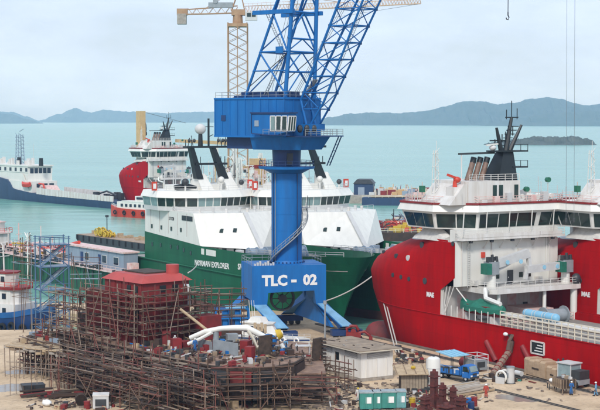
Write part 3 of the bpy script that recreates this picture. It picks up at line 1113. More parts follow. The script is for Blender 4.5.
    for i in range(1):
        c.loft([[(11.5 - k * 1.35, 7.3, 20.7), (11.5 - k * 1.35, 7.5, 20.8 + .9 * hh), (11.5 - k * 1.35, 8.4, 20.9 + 1.35 * hh), (11.5 - k * 1.35, 9.3, 20.8 + .8 * hh), (11.5 - k * 1.35, 9.75, 20.6)] for k, hh in enumerate((.3, 1.0, 1.25, 1.05, 1.35, .9, .35))])
    c.build('canvas_shelter', M_TARPW, root, smooth=30)
    c = MB()
    for s_ in (1,):
        pts = [(u, half(u, 20.6) - .1, 20.65) for u in (2, 5, 8, 11)]
        for a, e in zip(pts, pts[1:]):
            c.bar(Vector(a) + Vector((0, 0, .0)), Vector(e) + Vector((0, 0, .0)), .12, .5)
    c.build('forecastle_coaming', M_RED, root)
    return root


RED1 = red_vessel(fr_main, 'large red supply vessel with white bridge moored along the quay in front', 'red supply vessels', 'MAE')
o = copy_tree(RED1)
o.location = fr_main.w(-12, -21.0, 0)
o['label'] = 'red supply vessel cut by the right edge, moored outboard of the nearest red ship'
W3 = G(148, 162, 18.14)
_t = Frame((0, 0, 0), 130)
f3 = Frame(W3 - _t.y * 10, 130)
f3.o.z = SEA_Z
RED3 = copy_tree(RED1)
RED3.location = f3.o
RED3.rotation_euler = (0, 0, R(130))
RED3.scale = (1, 1, 1)
RED3['label'] = 'distant red hulled supply vessel with tan crane, bow to the left behind the green ships'


# ================================================================== green and white ships
def explorer(fr, label, group):
    root = thing('survey_ship', label, 'ship', fr, group=group)

    def stem(z):
        return interp([(-5, 28), (0, 30), (6, 33), (10, 36), (14, 38.5)], z)

    def half(u, z):
        L = interp([(-5, 26), (0, 30), (8, 30), (14, 27)], z)
        sx = min(max((stem(z) - u) / L, 0), 1)
        return 10.0 * (1 - (1 - sx) ** 2.2) ** interp([(0, 1.0), (8, .85), (14, .62)], z)

    b = MB()
    shell(b, lambda z: -46, stem, half, [-5, -2, 0, 1.0, 1.8], 24)
    b.build('antifouling', M_ANTI, root, smooth=50)
    b = MB()
    _, rg = shell(b, lambda z: -46, stem, half, [1.8, 3.5, 5, 7, 8.5], 28)
    b.add([r_[0] for r_ in rg] + [r_[-1] for r_ in rg], [(i, i + 1, i + 6, i + 5) for i in range(4)])
    b.build('hull', M_GREEN, root, smooth=50)
    top = lambda u: 14.5 - 1.35 * min(max((u + 35) / 27, 0), 1) + .9 * smooth01((u - 8) / 28)
    rings = []
    for k in range(6):
        zz = 8.5
        ring = []
        for i in range(41):
            f = i / 40
            f = 1 - (1 - f) ** 1.7
            u = -35.2 + (stem(8.5 + (top(30) - 8.5) * k / 5) + 35.2) * f
            z = 8.5 + (top(u) - 8.5) * k / 5
            ring.append((u, half(u, z), z))
        rings.append(ring + [(u, -v, z) for u, v, z in reversed(ring[:-1])])
    b = MB()
    b.loft(rings, cap=False, closed=False)
    b.build('bulwark', M_GREEN, root, smooth=45)
    # white openings in the bulwark by the front, and the ledge under the sheer
    for u0, u1 in ((-7.6, -6.4), (-5.4, -1.2)):
        for s_ in (-1, 1):
            MB().slab((u0, s_ * (half(u0, 12.2) + .03), 11.5), (u1, s_ * (half(u1, 12.2) + .03), 11.5), (u1, s_ * (half(u1, 12.8) + .03), 12.7), (u0, s_ * (half(u0, 12.8) + .03), 12.7), .1).build('bulwark_opening', M_WHITE, root)
    MB().prism([(-46, -9.7), (-35, -9.7), (-35, 9.7), (-46, 9.7)], 8.1, 8.3).build('aft_deck', M_DECK, root)
    dk = [(u, half(u, 11.5) - .1) for u in (-35, -8, 0, 8, 14, 20, 25, 29, 32, 34, 35.5)]
    MB().prism(dk + [(u, -v) for u, v in reversed(dk)], 11.2, 11.4).build('foredeck', M_DECK, root)
    # superstructure with the big bevelled front shield
    low = [(-35, -9.96), (-8.3, -9.96), (0, 0), (-8.3, 9.96), (-35, 9.96)]
    upp = [(-35, -9.96), (-11.4, -9.96), (-7.2, 0), (-11.4, 9.96), (-35, 9.96)]
    MB().prism(low, [13.1, 13.1, 12.5, 13.1, 13.1], 19.7, upp).build('superstructure', M_WHITE, root)
    MB().prism([(-35, -9.5), (-9.3, -9.5), (-1.5, 0), (-9.3, 9.5), (-35, 9.5)], 11.35, 13.3).build('lower_house', M_WHITE, root)
    fa = ((-8.3, -9.96, 13.1), (0, 0, 12.5), (-7.2, 0, 19.7))
    fb = ((0, 0, 12.5), (-8.3, 9.96, 13.1), (-7.2, 0, 19.7))
    # ridge beam down the middle of the front
    MB().bar((.1, 0, 12.6), (-7.1, 0, 19.75), .95, .35).build('ridge_beam', M_LGREY, root)
    for pl, pts in ((fa, ((212, 231), (221.5, 231), (235, 230.5))), (fb, ((257, 229), (268, 229)))):
        n = (Vector(pl[1]) - Vector(pl[0])).cross(Vector(pl[2]) - Vector(pl[0])).normalized()
        if n.x < 0:
            n = -n
        for px, py in pts:
            q = fr_A.onp(px, py, *pl)
            e1 = (Vector(pl[1]) - Vector(pl[0])).normalized() * .38
            e2 = n.cross(e1).normalized() * .5
            q = q + n * .04
            MB().slab(q - e1 - e2, q + e1 - e2, q + e1 + e2, q - e1 + e2, .14).build('porthole', M_GLASS, root)
    # rails and small gear along the edge of the front shield
    railing(root, [(-33, -9.7, 19.7), (-12, -9.7, 19.7), (-8.2, 0, 19.75), (-12, 9.7, 19.7)], M_LGREY, 1.0, 1.9, .035, 2)
    for k in range(7):
        v = -7.5 + k * 2.5
        u = -13.5 + (4 - abs(v) * .5)
        MB().cone((u, v, 19.7), (u, v, 20.5 + .25 * (k % 2)), .28, .34, 8).build('deck_vent', M_LGREY if k % 2 else M_WHITEW, root)
    for k in range(4):
        MB().cone((-30 + k * 2.2, -9.3, 20.2), (-28.6 + k * 2.2, -9.3, 20.2), .38, .38, 10).build('raft_canister', M_WHITE, root, smooth=40)
    for k in range(5):
        x = -32 + k * 4.4
        rod('drain_pipe', (x, -10.02, 14.9 - .04 * k), (x, -10.02, 19.5), .06, M_LGREY, root)
    # lower front wall doors and windows
    for f, w_ in ((.18, .5), (.3, .5), (.42, .9), (.6, .5), (.74, .9)):
        for s_ in (-1, 1):
            a, e = Vector((-9.3, s_ * 9.5, 0)), Vector((-1.5, 0, 0))
            q = a.lerp(e, f)
            d = (e - a).normalized() * w_ / 2
            nn = Vector((abs(d.y), s_ * abs(d.x), 0)).normalized() * .04
            MB().slab(q - d + nn + Vector((0, 0, 11.5)), q + d + nn + Vector((0, 0, 11.5)), q + d + nn + Vector((0, 0, 12.6)), q - d + nn + Vector((0, 0, 12.6)), .08).build('door', M_GLASS, root)
    # side portholes in white and in green
    for px, py in ((152, 226), (161.5, 227.3), (171.5, 228.6), (181, 229.8), (152.5, 244), (161, 245), (171, 246.5), (178, 247.5), (184, 250), (191, 253)):
        q = fr_A.onv(px, py, -9.97)
        for s_ in (-1, 1):
            MB().box(q.x - .34, min(s_ * 9.9, s_ * 10.08), q.z - .42, q.x + .34, max(s_ * 9.9, s_ * 10.08), q.z + .42).build('porthole', M_GLASS, root)
    # black name board and small lettering on the side
    q = fr_A.onv(182, 217.5, -9.97)
    p2 = fr_A.onv(192.5, 219.5, -9.97)
    MB().box(q.x, -10.06, q.z - .55, p2.x, -9.9, q.z + .45).build('name_board', M_BLACK, root)
    q = fr_A.onv(171, 219.2, -9.97)
    lettering('STCI8', (q.x - 1.0, -10.0, q.z - .2), (1, 0, 0), (0, 0, 1), 1.0, M_DGREY, root)
    # bow name
    u = -10.6
    p = Vector((-10.6, -10.06, 9.0))
    lettering('NORMAN EXPLORER', p, (1, 0, .03), (0, 0, 1), 1.6, M_PAPER, root, bold=.03)
    lettering('S/CL', (8.2, -half(8.2, 9.9) - .06, 9.75), (1, (half(8.2, 9.9) - half(12, 9.9)) / 3.8, .03), (0, 0, 1), 1.6, M_PAPER, root, bold=.04)
    # fender ledge
    for s_ in (-1, 1):
        pts = [(u, s_ * (half(u, 8.5) + .1), 8.5) for u in range(-44, 30, 4)]
        MB().tube(pts, .22, 6).build('rubbing_strake', M_GREEN, root)
    # ---- bridge
    pb = [(-29, -11.2), (-25, -11.6), (-21.4, -9.4), (-19.0, -5), (-18.3, 0), (-19.0, 5), (-21.4, 9.4), (-25, 11.0), (-33, 11.0), (-33, -11.2)]
    out_ = lambda k: [(p[0] + (k if p[0] > -28 else 0), p[1] * (1 + k / 14)) for p in pb]
    MB().prism(pb, 19.65, 20.5).build('bridge_base', M_LGREY, root)
    MB().prism(pb, 20.5, 22.5, out_(.45)).build('bridge', M_WHITE, root)
    for i, n_ in ((9, 1), (0, 1), (1, 2), (2, 2), (3, 3), (4, 3), (5, 2), (6, 2), (7, 2)):
        a0, a1 = Vector((*pb[i], 20.5)), Vector((*pb[(i + 1) % 10], 20.5))
        o_ = out_(.45)
        b0, b1 = Vector((*o_[i], 22.5)), Vector((*o_[(i + 1) % 10], 22.5))
        for j, oo in enumerate(windows('window', root, a0.lerp(b0, .06), a1.lerp(b1, .06), a0.lerp(b0, .93), a1.lerp(b1, .93), n_, M_GLASS if (i + 0) % 3 else M_GLASSL, .16, .1)):
            pass
    MB().prism(out_(1.0), 22.5, 23.9, out_(.1)).build('roof', M_WHITE, root)
    MB().prism([(-34.5, -9.6), (-26, -9.6), (-26, 9.6), (-34.5, 9.6)], 19.7, 23.2).build('aft_house', M_WHITE, root)
    railing(root, [(*p, 23.9) for p in out_(-.3)[:9]], M_LGREY, 1.0, 2.2, .035, 2)
    # top deck clutter: casings, satellite dome, A-frame mast
    MB().prism([(-30, -7.6), (-24, -7.6), (-24, 4.6), (-30, 4.6)], 23.9, 25.0).build('monkey_island', M_WHITE, root)
    for v0, v1 in ((-1.7, .4), (4.4, 6.6)):
        MB().prism([(-27.4, v0 - .4), (-22.6, v0 - .4), (-22.6, v1 + .4), (-27.4, v1 + .4)], 23.9, 27.4, [(-26.4, v0 - .9), (-24.6, v0 - .9), (-24.6, v1 - .9), (-26.4, v1 - .9)]).build('mast_foot', M_WHITE, root)
    leg = M_BLACK
    for v0, v1 in ((-2.0, -4.0), (4.2, 1.2)):
        MB().loft([[(-24.6 + a, v0 + c, 26.3) for a, c in ((-.9, -.8), (.9, -.8), (.9, .8), (-.9, .8))], [(-24.4 + a, v1 + c, 33.4) for a, c in ((-.6, -.5), (.6, -.5), (.6, .5), (-.6, .5))]]).build('mast_leg', leg, root)
    for z, v0, v1 in ((33.3, -5.4, 4.8), (29.6, -3.2, 4.6)):
        c = MB().box(-25.3, v0, z - .3, -23.5, v1, z + .15)
        for v in (v0 + .2, v0 + 1.6, v1 - 1.2, v1 - .2):
            c.bar((-24.4, v, z), (-24.4, v, z + 1.5), .12)
        c.build('mast_platform', leg, root)
    c = MB()
    c.bar((-24.4, .4, 33), (-24.4, .4, 39.4), .34)
    c.bar((-24.4, -.6, 37.6), (-24.4, 1.6, 37.6), .14)
    c.bar((-24.4, .4, 35.4), (-24.4, 1.5, 35.9), .14)
    c.build('antenna_mast', leg, root)
    o = MB().cone((-24.4, -1.6, 33.4), (-24.4, -1.6, 36.0), .55, .45, 10).build('dome_post', leg, root)
    MB().ball((-24.4, -1.6, 37.1), 1.25, 1.25, 1.15, 14, 9).build('radome', M_LGREY, o, smooth=60)
    c = MB()
    for k, v in enumerate((-4.6, -3.4, 2.5, 3.6, 4.3)):
        c.bar((-24.4, v, 33.4), (-24.4, v + .4 * (-1) ** k, 35.2 + .5 * (k % 3)), .12)
        c.ball((-24.4, v + .3, 34.6), .35, .35, .45, 7, 5)
    c.build('radar_set', M_DGREY, root, smooth=40)
    for k, (u, v, r_, z) in enumerate(((-22, -6.5, .8, 25.2), (-22.5, 2.5, .7, 25.6), (-22, 7.2, .6, 25.0), (-27, 6.8, .9, 26))):
        o = MB().cone((u, v, 23.9), (u, v, z), .2, .2, 8).build('dome_post', M_WHITE, root)
        MB().ball((u, v, z + r_ * .7), r_, r_, r_, 10, 7).build('radome', M_WHITE if k % 2 else M_DGREY, o, smooth=60)
    MB().tube([(-23, -8.6, 24.6), (-22.6, -6.2, 25.0), (-22.6, -3.6, 24.5)], [.5, .6, .35], 8).build('searchlight', M_BLACK, root, smooth=40)
    c = MB()
    for k in range(14):
        u, v = -33.5 + (k % 4) * 1.9, -8 + k * 1.2
        c.bar((u, v, 23), (u, v, 26 + (k * 37 % 5) * .9), .16)
        c.bar((u, v - .8, 25 + (k % 3)), (u, v + .8, 25 + (k % 3)), .12)
    c.build('antenna_rack', M_LGREY, root)
    # foredeck machinery
    for (u, v) in ((6, -4.5), (6, 4.5), (14, 0)):
        c = MB()
        c.cone((u, v - 1.8, 12.5), (u, v + 1.8, 12.5), .9, .9, 12)
        for q in (-1.9, 0, 1.9):
            c.cone((u, v + q - .1, 12.5), (u, v + q + .1, 12.5), 1.25, 1.25, 12)
        c.build('winch', M_GREYB, root, smooth=35)
    for k in range(6):
        MB().box(1.5 + (k % 3) * 1.6, -7 + k * 2.4, 11.4, 2.6 + (k % 3) * 1.6, -5.6 + k * 2.4, 12.9 + .4 * (k % 2)).build('deck_locker', M_GREYB if k % 2 else M_LGREY, root)
    railing(root, [(u, -half(u, 13.5) + .15, top(u)) for u in (12, 18, 24, 29, 33, 36)], M_LGREY, .8, 2.5, .05, 2)
    railing(root, [(u, half(u, 13.5) - .15, top(u)) for u in (12, 18, 24, 29, 33, 36)], M_LGREY, .8, 2.5, .05, 2)
    # red square signs on the wings
    for v in (-11.9, 11.6):
        o = MB().box(-26.2, v - .6, 23.9, -25.9, v + .6, 25.8).build('sign_plate', M_ORANGE, root)
        MB().box(-25.9, v - .35, 24.3, -25.84, v + .35, 25.4).build('sign_panel', M_PAPER, o)
    # orange railings beside the house at the left
    railing(root, [(-35.2, -9.9, 19.7), (-29.5, -9.9, 19.7)], M_ORANGE, 1.9, 1.5, .09, 3)
    railing(root, [(-35.2, -9.9, 19.7), (-35.2, 4, 19.7)], M_ORANGE, 1.9, 1.5, .09, 3)
    return root


fr_A = Frame((-7.79, 306.28, SEA_Z), -59.2)
EXA = explorer(fr_A, 'green and white survey ship left of the blue crane column, nearer of the pair', 'green and white survey ships')
o = copy_tree(EXA)
o.location = fr_A.w(8, 20.3, 0)
o['label'] = 'green and white survey ship seen right of the blue crane column, farther of the pair'


def rescue_boat(fr, loc, label, group):
    root = thing('rescue_boat', label, 'boat', Frame(loc, fr.deg), group=group)
    c = MB()
    c.loft([[(x, -w_, .9), (x, -w_ * .8, .1), (x, 0, -.3 + .5 * k), (x, w_ * .8, .1), (x, w_, .9)] for x, w_, k in ((-2.6, .9, 0), (-1, 1.1, 0), (1, 1.05, 0), (2.2, .6, .4), (2.9, .1, 1.4))])
    c.build('hull', M_ORANGE, root, smooth=40)
    MB().prism([(-2, -.8), (1, -.8), (1.4, 0), (1, .8), (-2, .8)], .9, 1.9, [(-1.8, -.5), (.4, -.5), (.6, 0), (.4, .5), (-1.8, .5)]).build('canopy', M_ORANGE, root)
    c = MB()
    for x in (-1.8, 1.6):
        c.bar((x, -1.3, -1.8), (x, -1.3, 2.6), .2)
        c.bar((x, -1.3, 2.6), (x, .2, 2.6), .2)
    c.build('davit', M_WHITE, root)
    return root


rescue_boat(fr_A, fr_A.w(-18.0, 9.6, 21.5), 'small red rescue boat on davits beside the bridge, left of the crane column', None)

# ================================================================== blue dock crane
PF = Frame((-2.3, 258, 0), 13)
SL = R(-38 - 13)


def dock_crane():
    root = thing('dock_crane', 'tall blue dock crane with lattice jib and white lettering on its portal', 'crane', PF)
    # portal: front and back girders and four box legs splayed along the quay
    def girder(y0, y1, name):
        prof = [(-7.1, 12.1), (5.75, 12.1), (5.75, 5.4), (4.0, 5.4), (3.7, 7.7), (-4.3, 7.5), (-4.5, 5.4), (-7.1, 5.4)]
        return MB().loft([[(x, y0, z) for x, z in prof], [(x, y1, z) for x, z in prof]]).build(name, M_BLUE, root)
    girder(-5.05, -3.4, 'portal_girder')
    girder(3.2, 4.6, 'portal_girder')
    for x0, x1, dx in ((-7.05, -4.55, 0), (4.05, 5.7, 0)):
        MB().box(x0 + .03, -3.38, 6.2, x1 - .03, 3.18, 12.05).build('side_beam', M_BLUE, root)
        for y0, y1, sx, ww in ((-4.9, -11.2, 2.7, 2.2), (2.6, 8.6, -2.9, 2.2)):
            xa, xb = x0, x1
            MB().loft([[(xa, y0, 5.45), (xb, y0, 5.45), (xb, y0 + 2.6, 6.15), (xa, y0 + 2.6, 6.15)],
                       [(xa + sx, y1 - .4, 2.3), (xa + sx + ww, y1 - .4, 2.3), (xa + sx + ww, y1 + 1.6, 1.7), (xa + sx, y1 + 1.6, 1.7)]]).build('leg', M_BLUE, root)
            MB().slab((xa + .15, y0 - .06, 5.5), (xb - .15, y0 - .06, 5.5), (xa + sx + ww - .15, y1 - .47, 2.33), (xa + sx + .15, y1 - .47, 2.33), .1).build('leg_plate', mat('lit_slope_blue', (0.20, 0.42, 0.62), 0.5, scale=.6), root)  # pale blue paints light onto the sloping face of the leg
            xm = xa + sx + ww / 2
            o = MB().box(xm - 2.6, y1 - .3, .75, xm + 2.6, y1 + 1.3, 1.7).build('bogie', M_BLUED, root)
            for k in (-1.8, -.6, .6, 1.8):
                MB().cone((xm + k, y1 + .2, .45), (xm + k, y1 + .8, .45), .45, .45, 12).build('wheel', M_DGREY, o, smooth=40)
    # big gusset closing the right hand frame
    MB().loft([[(x, -1.5, 6.3), (x, 3.1, 6.3), (x - 1.2, 7.4, 2.2), (x + 1.4, -9.5, 2.0)] for x in (4.1, 4.6)]).build('gusset_plate', M_BLUE, root)
    MB().box(-7.0, -3.4, 12.0, 5.65, 3.2, 12.15).build('portal_deck', M_BLUE, root)
    railing(root, [(5.6, -2.0, 12.15), (5.6, 4.5, 12.15), (-7.0, 4.5, 12.15), (-7.0, -4.0, 12.15)], M_GREY, 1.0, 1.9, .035, 2)
    c = MB()
    for k in range(8):
        c.box(-6.6 + k * .45, -4.6, 12.1, -6.3 + k * .45, -4.1, 12.4 + .2 * (k % 3))
    c.build('cable_clamps', M_LGREY, root)
    # cable reel under the girder
    b = MB()
    b.torus((-1.0, -1.5, 6.0), 2.0, .16, 'y', 18, 6)
    b.torus((-1.0, -.6, 6.0), 2.0, .16, 'y', 18, 6)
    for k in range(8):
        a = k * math.pi / 4
        b.bar((-1, -1.1, 6), (-1 + 2 * math.cos(a), -1.1, 6 + 2 * math.sin(a)), .14)
    b.cone((-1, -1.7, 6), (-1, -.4, 6), .7, .7, 12)
    b.build('cable_reel', M_DGREY, root, smooth=40)
    # lettering
    lettering('TLC', (-5.35, -5.06, 8.75), (1, 0, 0), (0, 0, 1), 2.4, M_PAPER, root, .05, .11)
    lettering('-', (-.35, -5.06, 8.75), (1, 0, 0), (0, 0, 1), 3.0, M_PAPER, root, .05, .10)
    lettering('02', (1.75, -5.06, 8.75), (1, 0, 0), (0, 0, 1), 2.4, M_PAPER, root, .05, .11)
    # column, plate seams, flange, stair
    b = MB()
    b.cone((0, 0, 12.0), (0, 0, 28.4), 2.62, 2.62, 36)
    b.build('column', M_BLUE, root, smooth=40)
    b = MB()
    b.cone((0, 0, 12.1), (0, 0, 12.6), 2.95, 2.7, 36)
    b.build('column_base', M_BLUE, root, smooth=30)
    for z in (15.0, 17.8, 20.6, 23.4, 26.0):
        MB().cone((0, 0, z - .05), (0, 0, z + .05), 2.65, 2.65, 36).build('column_seam', M_BLUE, root, smooth=30)
    b = MB()
    b.cone((0, 0, 28.3), (0, 0, 28.7), 4.75, 4.85, 32)
    b.cone((0, 0, 27.5), (0, 0, 28.3), 2.65, 4.2, 32)
    fl = b.build('flange', M_BLUE, root, smooth=30)
    railing(fl, [(4.7 * math.cos(a), 4.7 * math.sin(a), 28.7) for a in [i * math.pi / 12 for i in range(24)]], M_BLUED, 1.0, 2.4, .035, 2, closed=True)
    MB().cone((0, 0, 28.7), (0, 0, 31.6), 2.35, 2.5, 28).build('column_head', M_BLUED, root, smooth=40)
    MB().box(-.5, -2.75, 29.0, .5, -2.2, 31.0).build('access_door', M_DGREY, root)
    # helical stair up the column on the camera side
    b = MB()
    pts, pts2 = [], []
    n = 46
    for i in range(n + 1):
        a = R(-150 + 175 * i / n) - R(13)
        z = 12.2 + 9.3 * i / n
        for rr, L in ((2.75, pts), (3.65, pts2)):
            L.append(Vector((rr * math.cos(a), rr * math.sin(a), z)))
    st = MB()
    st.tube(pts, .07, 4)
    st.tube(pts2, .10, 4)
    st.tube([q + Vector((0, 0, 1.0)) for q in pts2], .05, 4)
    st.tube([q + Vector((0, 0, .55)) for q in pts2], .04, 4)
    sto = st.build('stair', M_GREY, root)
    for i in range(n):
        block('tread', pts[i].lerp(pts[i + 1], .5), pts2[i].lerp(pts2[i + 1], .5), .3, .06, M_DGREY, sto)
    for i in range(0, n, 3):
        rod('post', pts2[i], pts2[i] + Vector((0, 0, 1)), .035, M_GREY, sto)
    e = pts2[-1]
    MB().cbox(((pts[-1] + e) / 2), 1.8, 1.8, .1, math.atan2(e.y, e.x)).build('landing', M_GREY, root)
    b = MB()
    for k in range(4):
        b.bar(e + Vector((-.6 + .4 * k, -.3, 0)), e + Vector((-.6 + .4 * k, -.3, 1.6 + .5 * (k == 2))), .07)
    b.build('landing_rail', M_DGREY, root)

    # ---- slewing part
    up = bpy.data.objects.new('slewing_head', None)
    col.objects.link(up)
    up.parent = root
    up.rotation_euler = (0, 0, SL)
    X0, X1, Y0, Y1, Z0, Z1 = -12.1, 3.3, -4.85, 5.2, 33.85, 40.35

    MB().prism([(-10.6, -3.4), (-5, -3.4), (-4.4, -3.4), (-4.4, 3.6), (-10.6, 3.6)], 31.7, 33.8).build('counterweight_box', M_BLUED, up)  # dark blue paints in the shade of the recess under the house
    MB().prism([(-4.3, -3.9), (2.0, -3.9), (5.0, -2.6), (5.0, 3.4), (2.0, 4.2), (-4.3, 4.2)], 31.6, 33.8, [(-4.3, -4.7), (2.6, -4.7), (6.2, -3.4), (6.2, 4.2), (2.6, 5), (-4.3, 5)]).build('slewing_platform', M_BLUE, up)
    MB().box(X0, Y0, Z0, X1, Y1, Z1).build('machine_house', M_BLUE, up)
    # ribs and edge trims of the house plates
    n = 9
    for i in range(n + 1):
        x = X0 + (X1 - X0) * i / n
        block('wall_rib', (x, Y0 - .04, Z0 + .05), (x, Y0 - .04, Z1 - .05), .14, .10, M_BLUE, up)
    for z in (Z0, Z1):
        block('wall_trim', (X0 - .1, Y0 - .05, z), (X1 + .1, Y0 - .05, z), .22, .3, M_BLUE, up)
        block('wall_trim', (X1 + .05, Y0 - .1, z), (X1 + .05, Y1 + .1, z), .22, .3, M_BLUE, up)
    for i in range(5):
        y = Y0 + (Y1 - Y0) * i / 4
        block('wall_rib', (X1 + .04, y, Z0 + .05), (X1 + .04, y, Z1 - .05), .14, .10, M_BLUE, up)
    MB().box(X1, .5, 34.0, X1 + .1, 1.6, 36.2).build('door', M_BLUED, up)
    MB().box(X0 + 1.5, Y0 - .1, 36.5, X0 + 2.5, Y0, 37.5).build('vent', M_BLUED, up)
    MB().box(X0 + 3.5, Y0 + 1, Z1, X1 - 1.5, Y1 - 1, Z1 + .5).build('roof_hatch', M_BLUED, up)
    b = MB()
    for k in range(6):
        b.box(X0 + 3.6 + k * 1.8, -2 + (k % 2), Z1 + .5, X0 + 4.8 + k * 1.8, .5 + (k % 2), Z1 + 1.2)
    b.build('roof_machinery', M_BLUED, up)
    railing(up, [(X0 + .1, Y0 + .1, Z1), (X1 - .1, Y0 + .1, Z1), (X1 - .1, Y1 - .1, Z1), (X0 + .1, Y1 - .1, Z1)], M_GREY, 1.1, 1.7, .035, 2, closed=True)
    # platform to the right of the house with rail and service stair
    MB().box(X1, -4.5, 33.8, 7.6, 6.2, 34.0).build('front_platform', M_BLUED, up)
    railing(up, [(X1 + .1, 6.1, 34), (7.5, 6.1, 34), (7.5, -4.4, 34)], M_GREY, 1.1, 1.5, .04, 3)
    b = MB()
    for k in range(5):
        b.bar((7.4 - .5 * k, 5.8, 33.8 - 1.0 * k), (6.9 - .5 * k, 5.8, 32.8 - 1.0 * k), .14)
        b.bar((7.4 - .5 * k, 5.0, 33.8 - 1.0 * k), (6.9 - .5 * k, 5.0, 32.8 - 1.0 * k), .14)
        b.bar((7.2 - .5 * k, 5.8, 33.4 - k), (7.2 - .5 * k, 5.0, 33.4 - k), .1)
    b.build('service_ladder', M_BLUED, up)
    # cab
    cb = MB()
    cb.prism([(-1.9, -7.1), (3.0, -7.1), (5.6, -7.1), (5.6, -4.9), (-1.9, -4.9)], [34.4, 34.1, 34.7, 34.7, 34.4], 37.75, [(-1.9, -7.1), (3.0, -7.1), (6.0, -7.1), (6.0, -4.9), (-1.9, -4.9)])
    cab = cb.build('cab', M_BLUE, up)
    MB().box(-2.1, -7.3, 37.75, 6.3, -4.9, 38.0).build('cab_roof', M_BLUED, cab)
    for k in range(3):
        windows('window', cab, (2.2 + k * 1.2, -7.14, 34.9), (3.3 + k * 1.2, -7.14, 34.9), (2.2 + k * 1.25, -7.14, 37.3), (3.3 + k * 1.25, -7.14, 37.3), 1, M_GLASSL if k == 0 else M_GLASS, .1, .1, M_PAPER)
    windows('window', cab, (5.72, -7.0, 34.9), (5.72, -5.0, 34.9), (6.0, -7.0, 37.3), (6.0, -5.0, 37.3), 3, M_GLASS, .12, .1, M_PAPER)
    for a, e in (((-1.9, -7.13, 34.4), (-1.9, -7.13, 37.8)), ((-1.9, -7.13, 34.4), (3.0, -7.13, 34.1)), ((-1.9, -7.13, 37.7), (6, -7.13, 37.7))):
        block('cab_edge_shade', a, e, .12, .16, M_BLUED, cab)  # dark strips added along the cab edges, painted in place of shading
    MB().box(-1.2, -7.2, 35.6, -.3, -7.08, 36.6).build('vent', M_GREYB, cab)
    MB().box(1.2, -7.9, 34.1, 6.4, -7.1, 34.25).build('cab_walkway', M_BLUED, cab)
    railing(cab, [(1.2, -7.85, 34.25), (6.3, -7.85, 34.25)], M_GREY, .9, 1.3, .03, 2)

    # ---- A-frame: members as rods
    def tubes(name, segs, r, m=M_BLUE):
        for p, q in segs:
            rod(name, p, q, r, m, up)
    topz = 66
    ax = lambda z: -6.1 + (z - 40.3) * 6.95 / 16.5          # raking leg
    bx = lambda z: 2.8 + (z - 40.3) * 1.1 / 16.7            # upright leg
    yy = lambda z: 3.9 - max(0, z - 58) * .12
    for s_ in (-1, 1):
        tubes('rear_leg', [((ax(40.3), s_ * 3.9, 40.3), (ax(topz), s_ * yy(topz), topz))], .26)
        tubes('front_leg', [((bx(40.3), s_ * 3.9, 34.0 if s_ > 0 else 40.3), (bx(topz), s_ * yy(topz), topz))], .36)
        y = s_ * 3.9
        b = MB().bar((ax(54.9) - 4.2, y, 54.9), (bx(54.9) + .9, y, 54.9), .55, .7)
        b.build('top_beam', M_BLUE, up)
        rod('tie_bar', (ax(48.2), y, 48.2), (bx(48.2), y, 48.2), .16, M_BLUE, up)
        rod('tie_bar', (ax(44.6) + 0, y, 45.0), (bx(45), y, 45.0), .12, M_BLUE, up)
        for p, q in (((ax(48.2), y, 48.2), (bx(41.5), y, 41.0)), ((ax(54.9), y, 54.9), (bx(48.2), y, 48.2)), ((ax(54.9), y, 54.9), (bx(63), y, 63))):
            rod('brace', p, q, .17, M_BLUE, up)
        rod('brace', (ax(42.2), y, 42.2), (bx(47.9), y, 47.9), .08, M_DGREY, up)
    for z in (44.8, 48.2, 50.4, 54.9, 60.5):
        rod('cross_tie', (bx(z), -3.9, z), (bx(z), 3.9, z), .17, M_BLUE, up)
    for z0, z1, r_ in ((40.6, 44.8, .12), (44.8, 48.2, .12), (48.2, 50.4, .12), (50.4, 54.9, .15), (54.9, 60.5, .15)):
        rod('lacing', (bx(z0), -3.9, z0), (bx(z1), 0, z1), r_, M_BLUE, up)
        rod('lacing', (bx(z1), 0, z1), (bx(z0), 3.9, z0), r_, M_BLUE, up)
    for z in (48.2, 54.9):
        rod('cross_tie', (ax(z), -3.9, z), (ax(z), 3.9, z), .15, M_BLUE, up)
    rod('lacing', (ax(40.6), -3.9, 40.6), (ax(48.2), 3.9, 48.2), .12, M_BLUE, up)
    rod('lacing', (ax(48.2), -3.9, 48.2), (ax(54.9), 3.9, 54.9), .12, M_BLUE, up)
    MB().box(bx(48.2) - 1.9, -4.7, 47.7, bx(48.2) - .3, -3.5, 47.9).build('service_platform', M_BLUED, up)
    MB().box(bx(48.2) - 1.9, -4.75, 47.9, bx(48.2) - .3, -4.65, 49.0).build('service_box', M_BLUE, up)
    # ladders and hoist ropes inside the frame
    b = MB()
    for dy in (-.35, .35):
        b.bar((-2.6, -3.0 + dy, 40.4), (2.0, -3.0 + dy, 48.0), .09)
        b.bar((1.8, -3.0 + dy, 48.0), (-1.9, -3.0 + dy, 54.9), .09)
    for k in range(18):
        f = k / 18
        b.bar((-2.6 + 4.6 * f, -3.35, 40.4 + 7.6 * f), (-2.6 + 4.6 * f, -2.65, 40.4 + 7.6 * f), .06)
        b.bar((1.8 - 3.7 * f, -3.35, 48 + 6.9 * f), (1.8 - 3.7 * f, -2.65, 48 + 6.9 * f), .06)
    b.build('frame_ladder', M_GREY, up)
    for k in range(4):
        rod('rope', (-3.5 + k * .3, -1 + k * .7, 41), (bx(topz) - .2, -.8 + k * .5, topz), .035, M_WIRE, up)

    # ---- jib: four chords with lacing
    b = MB()

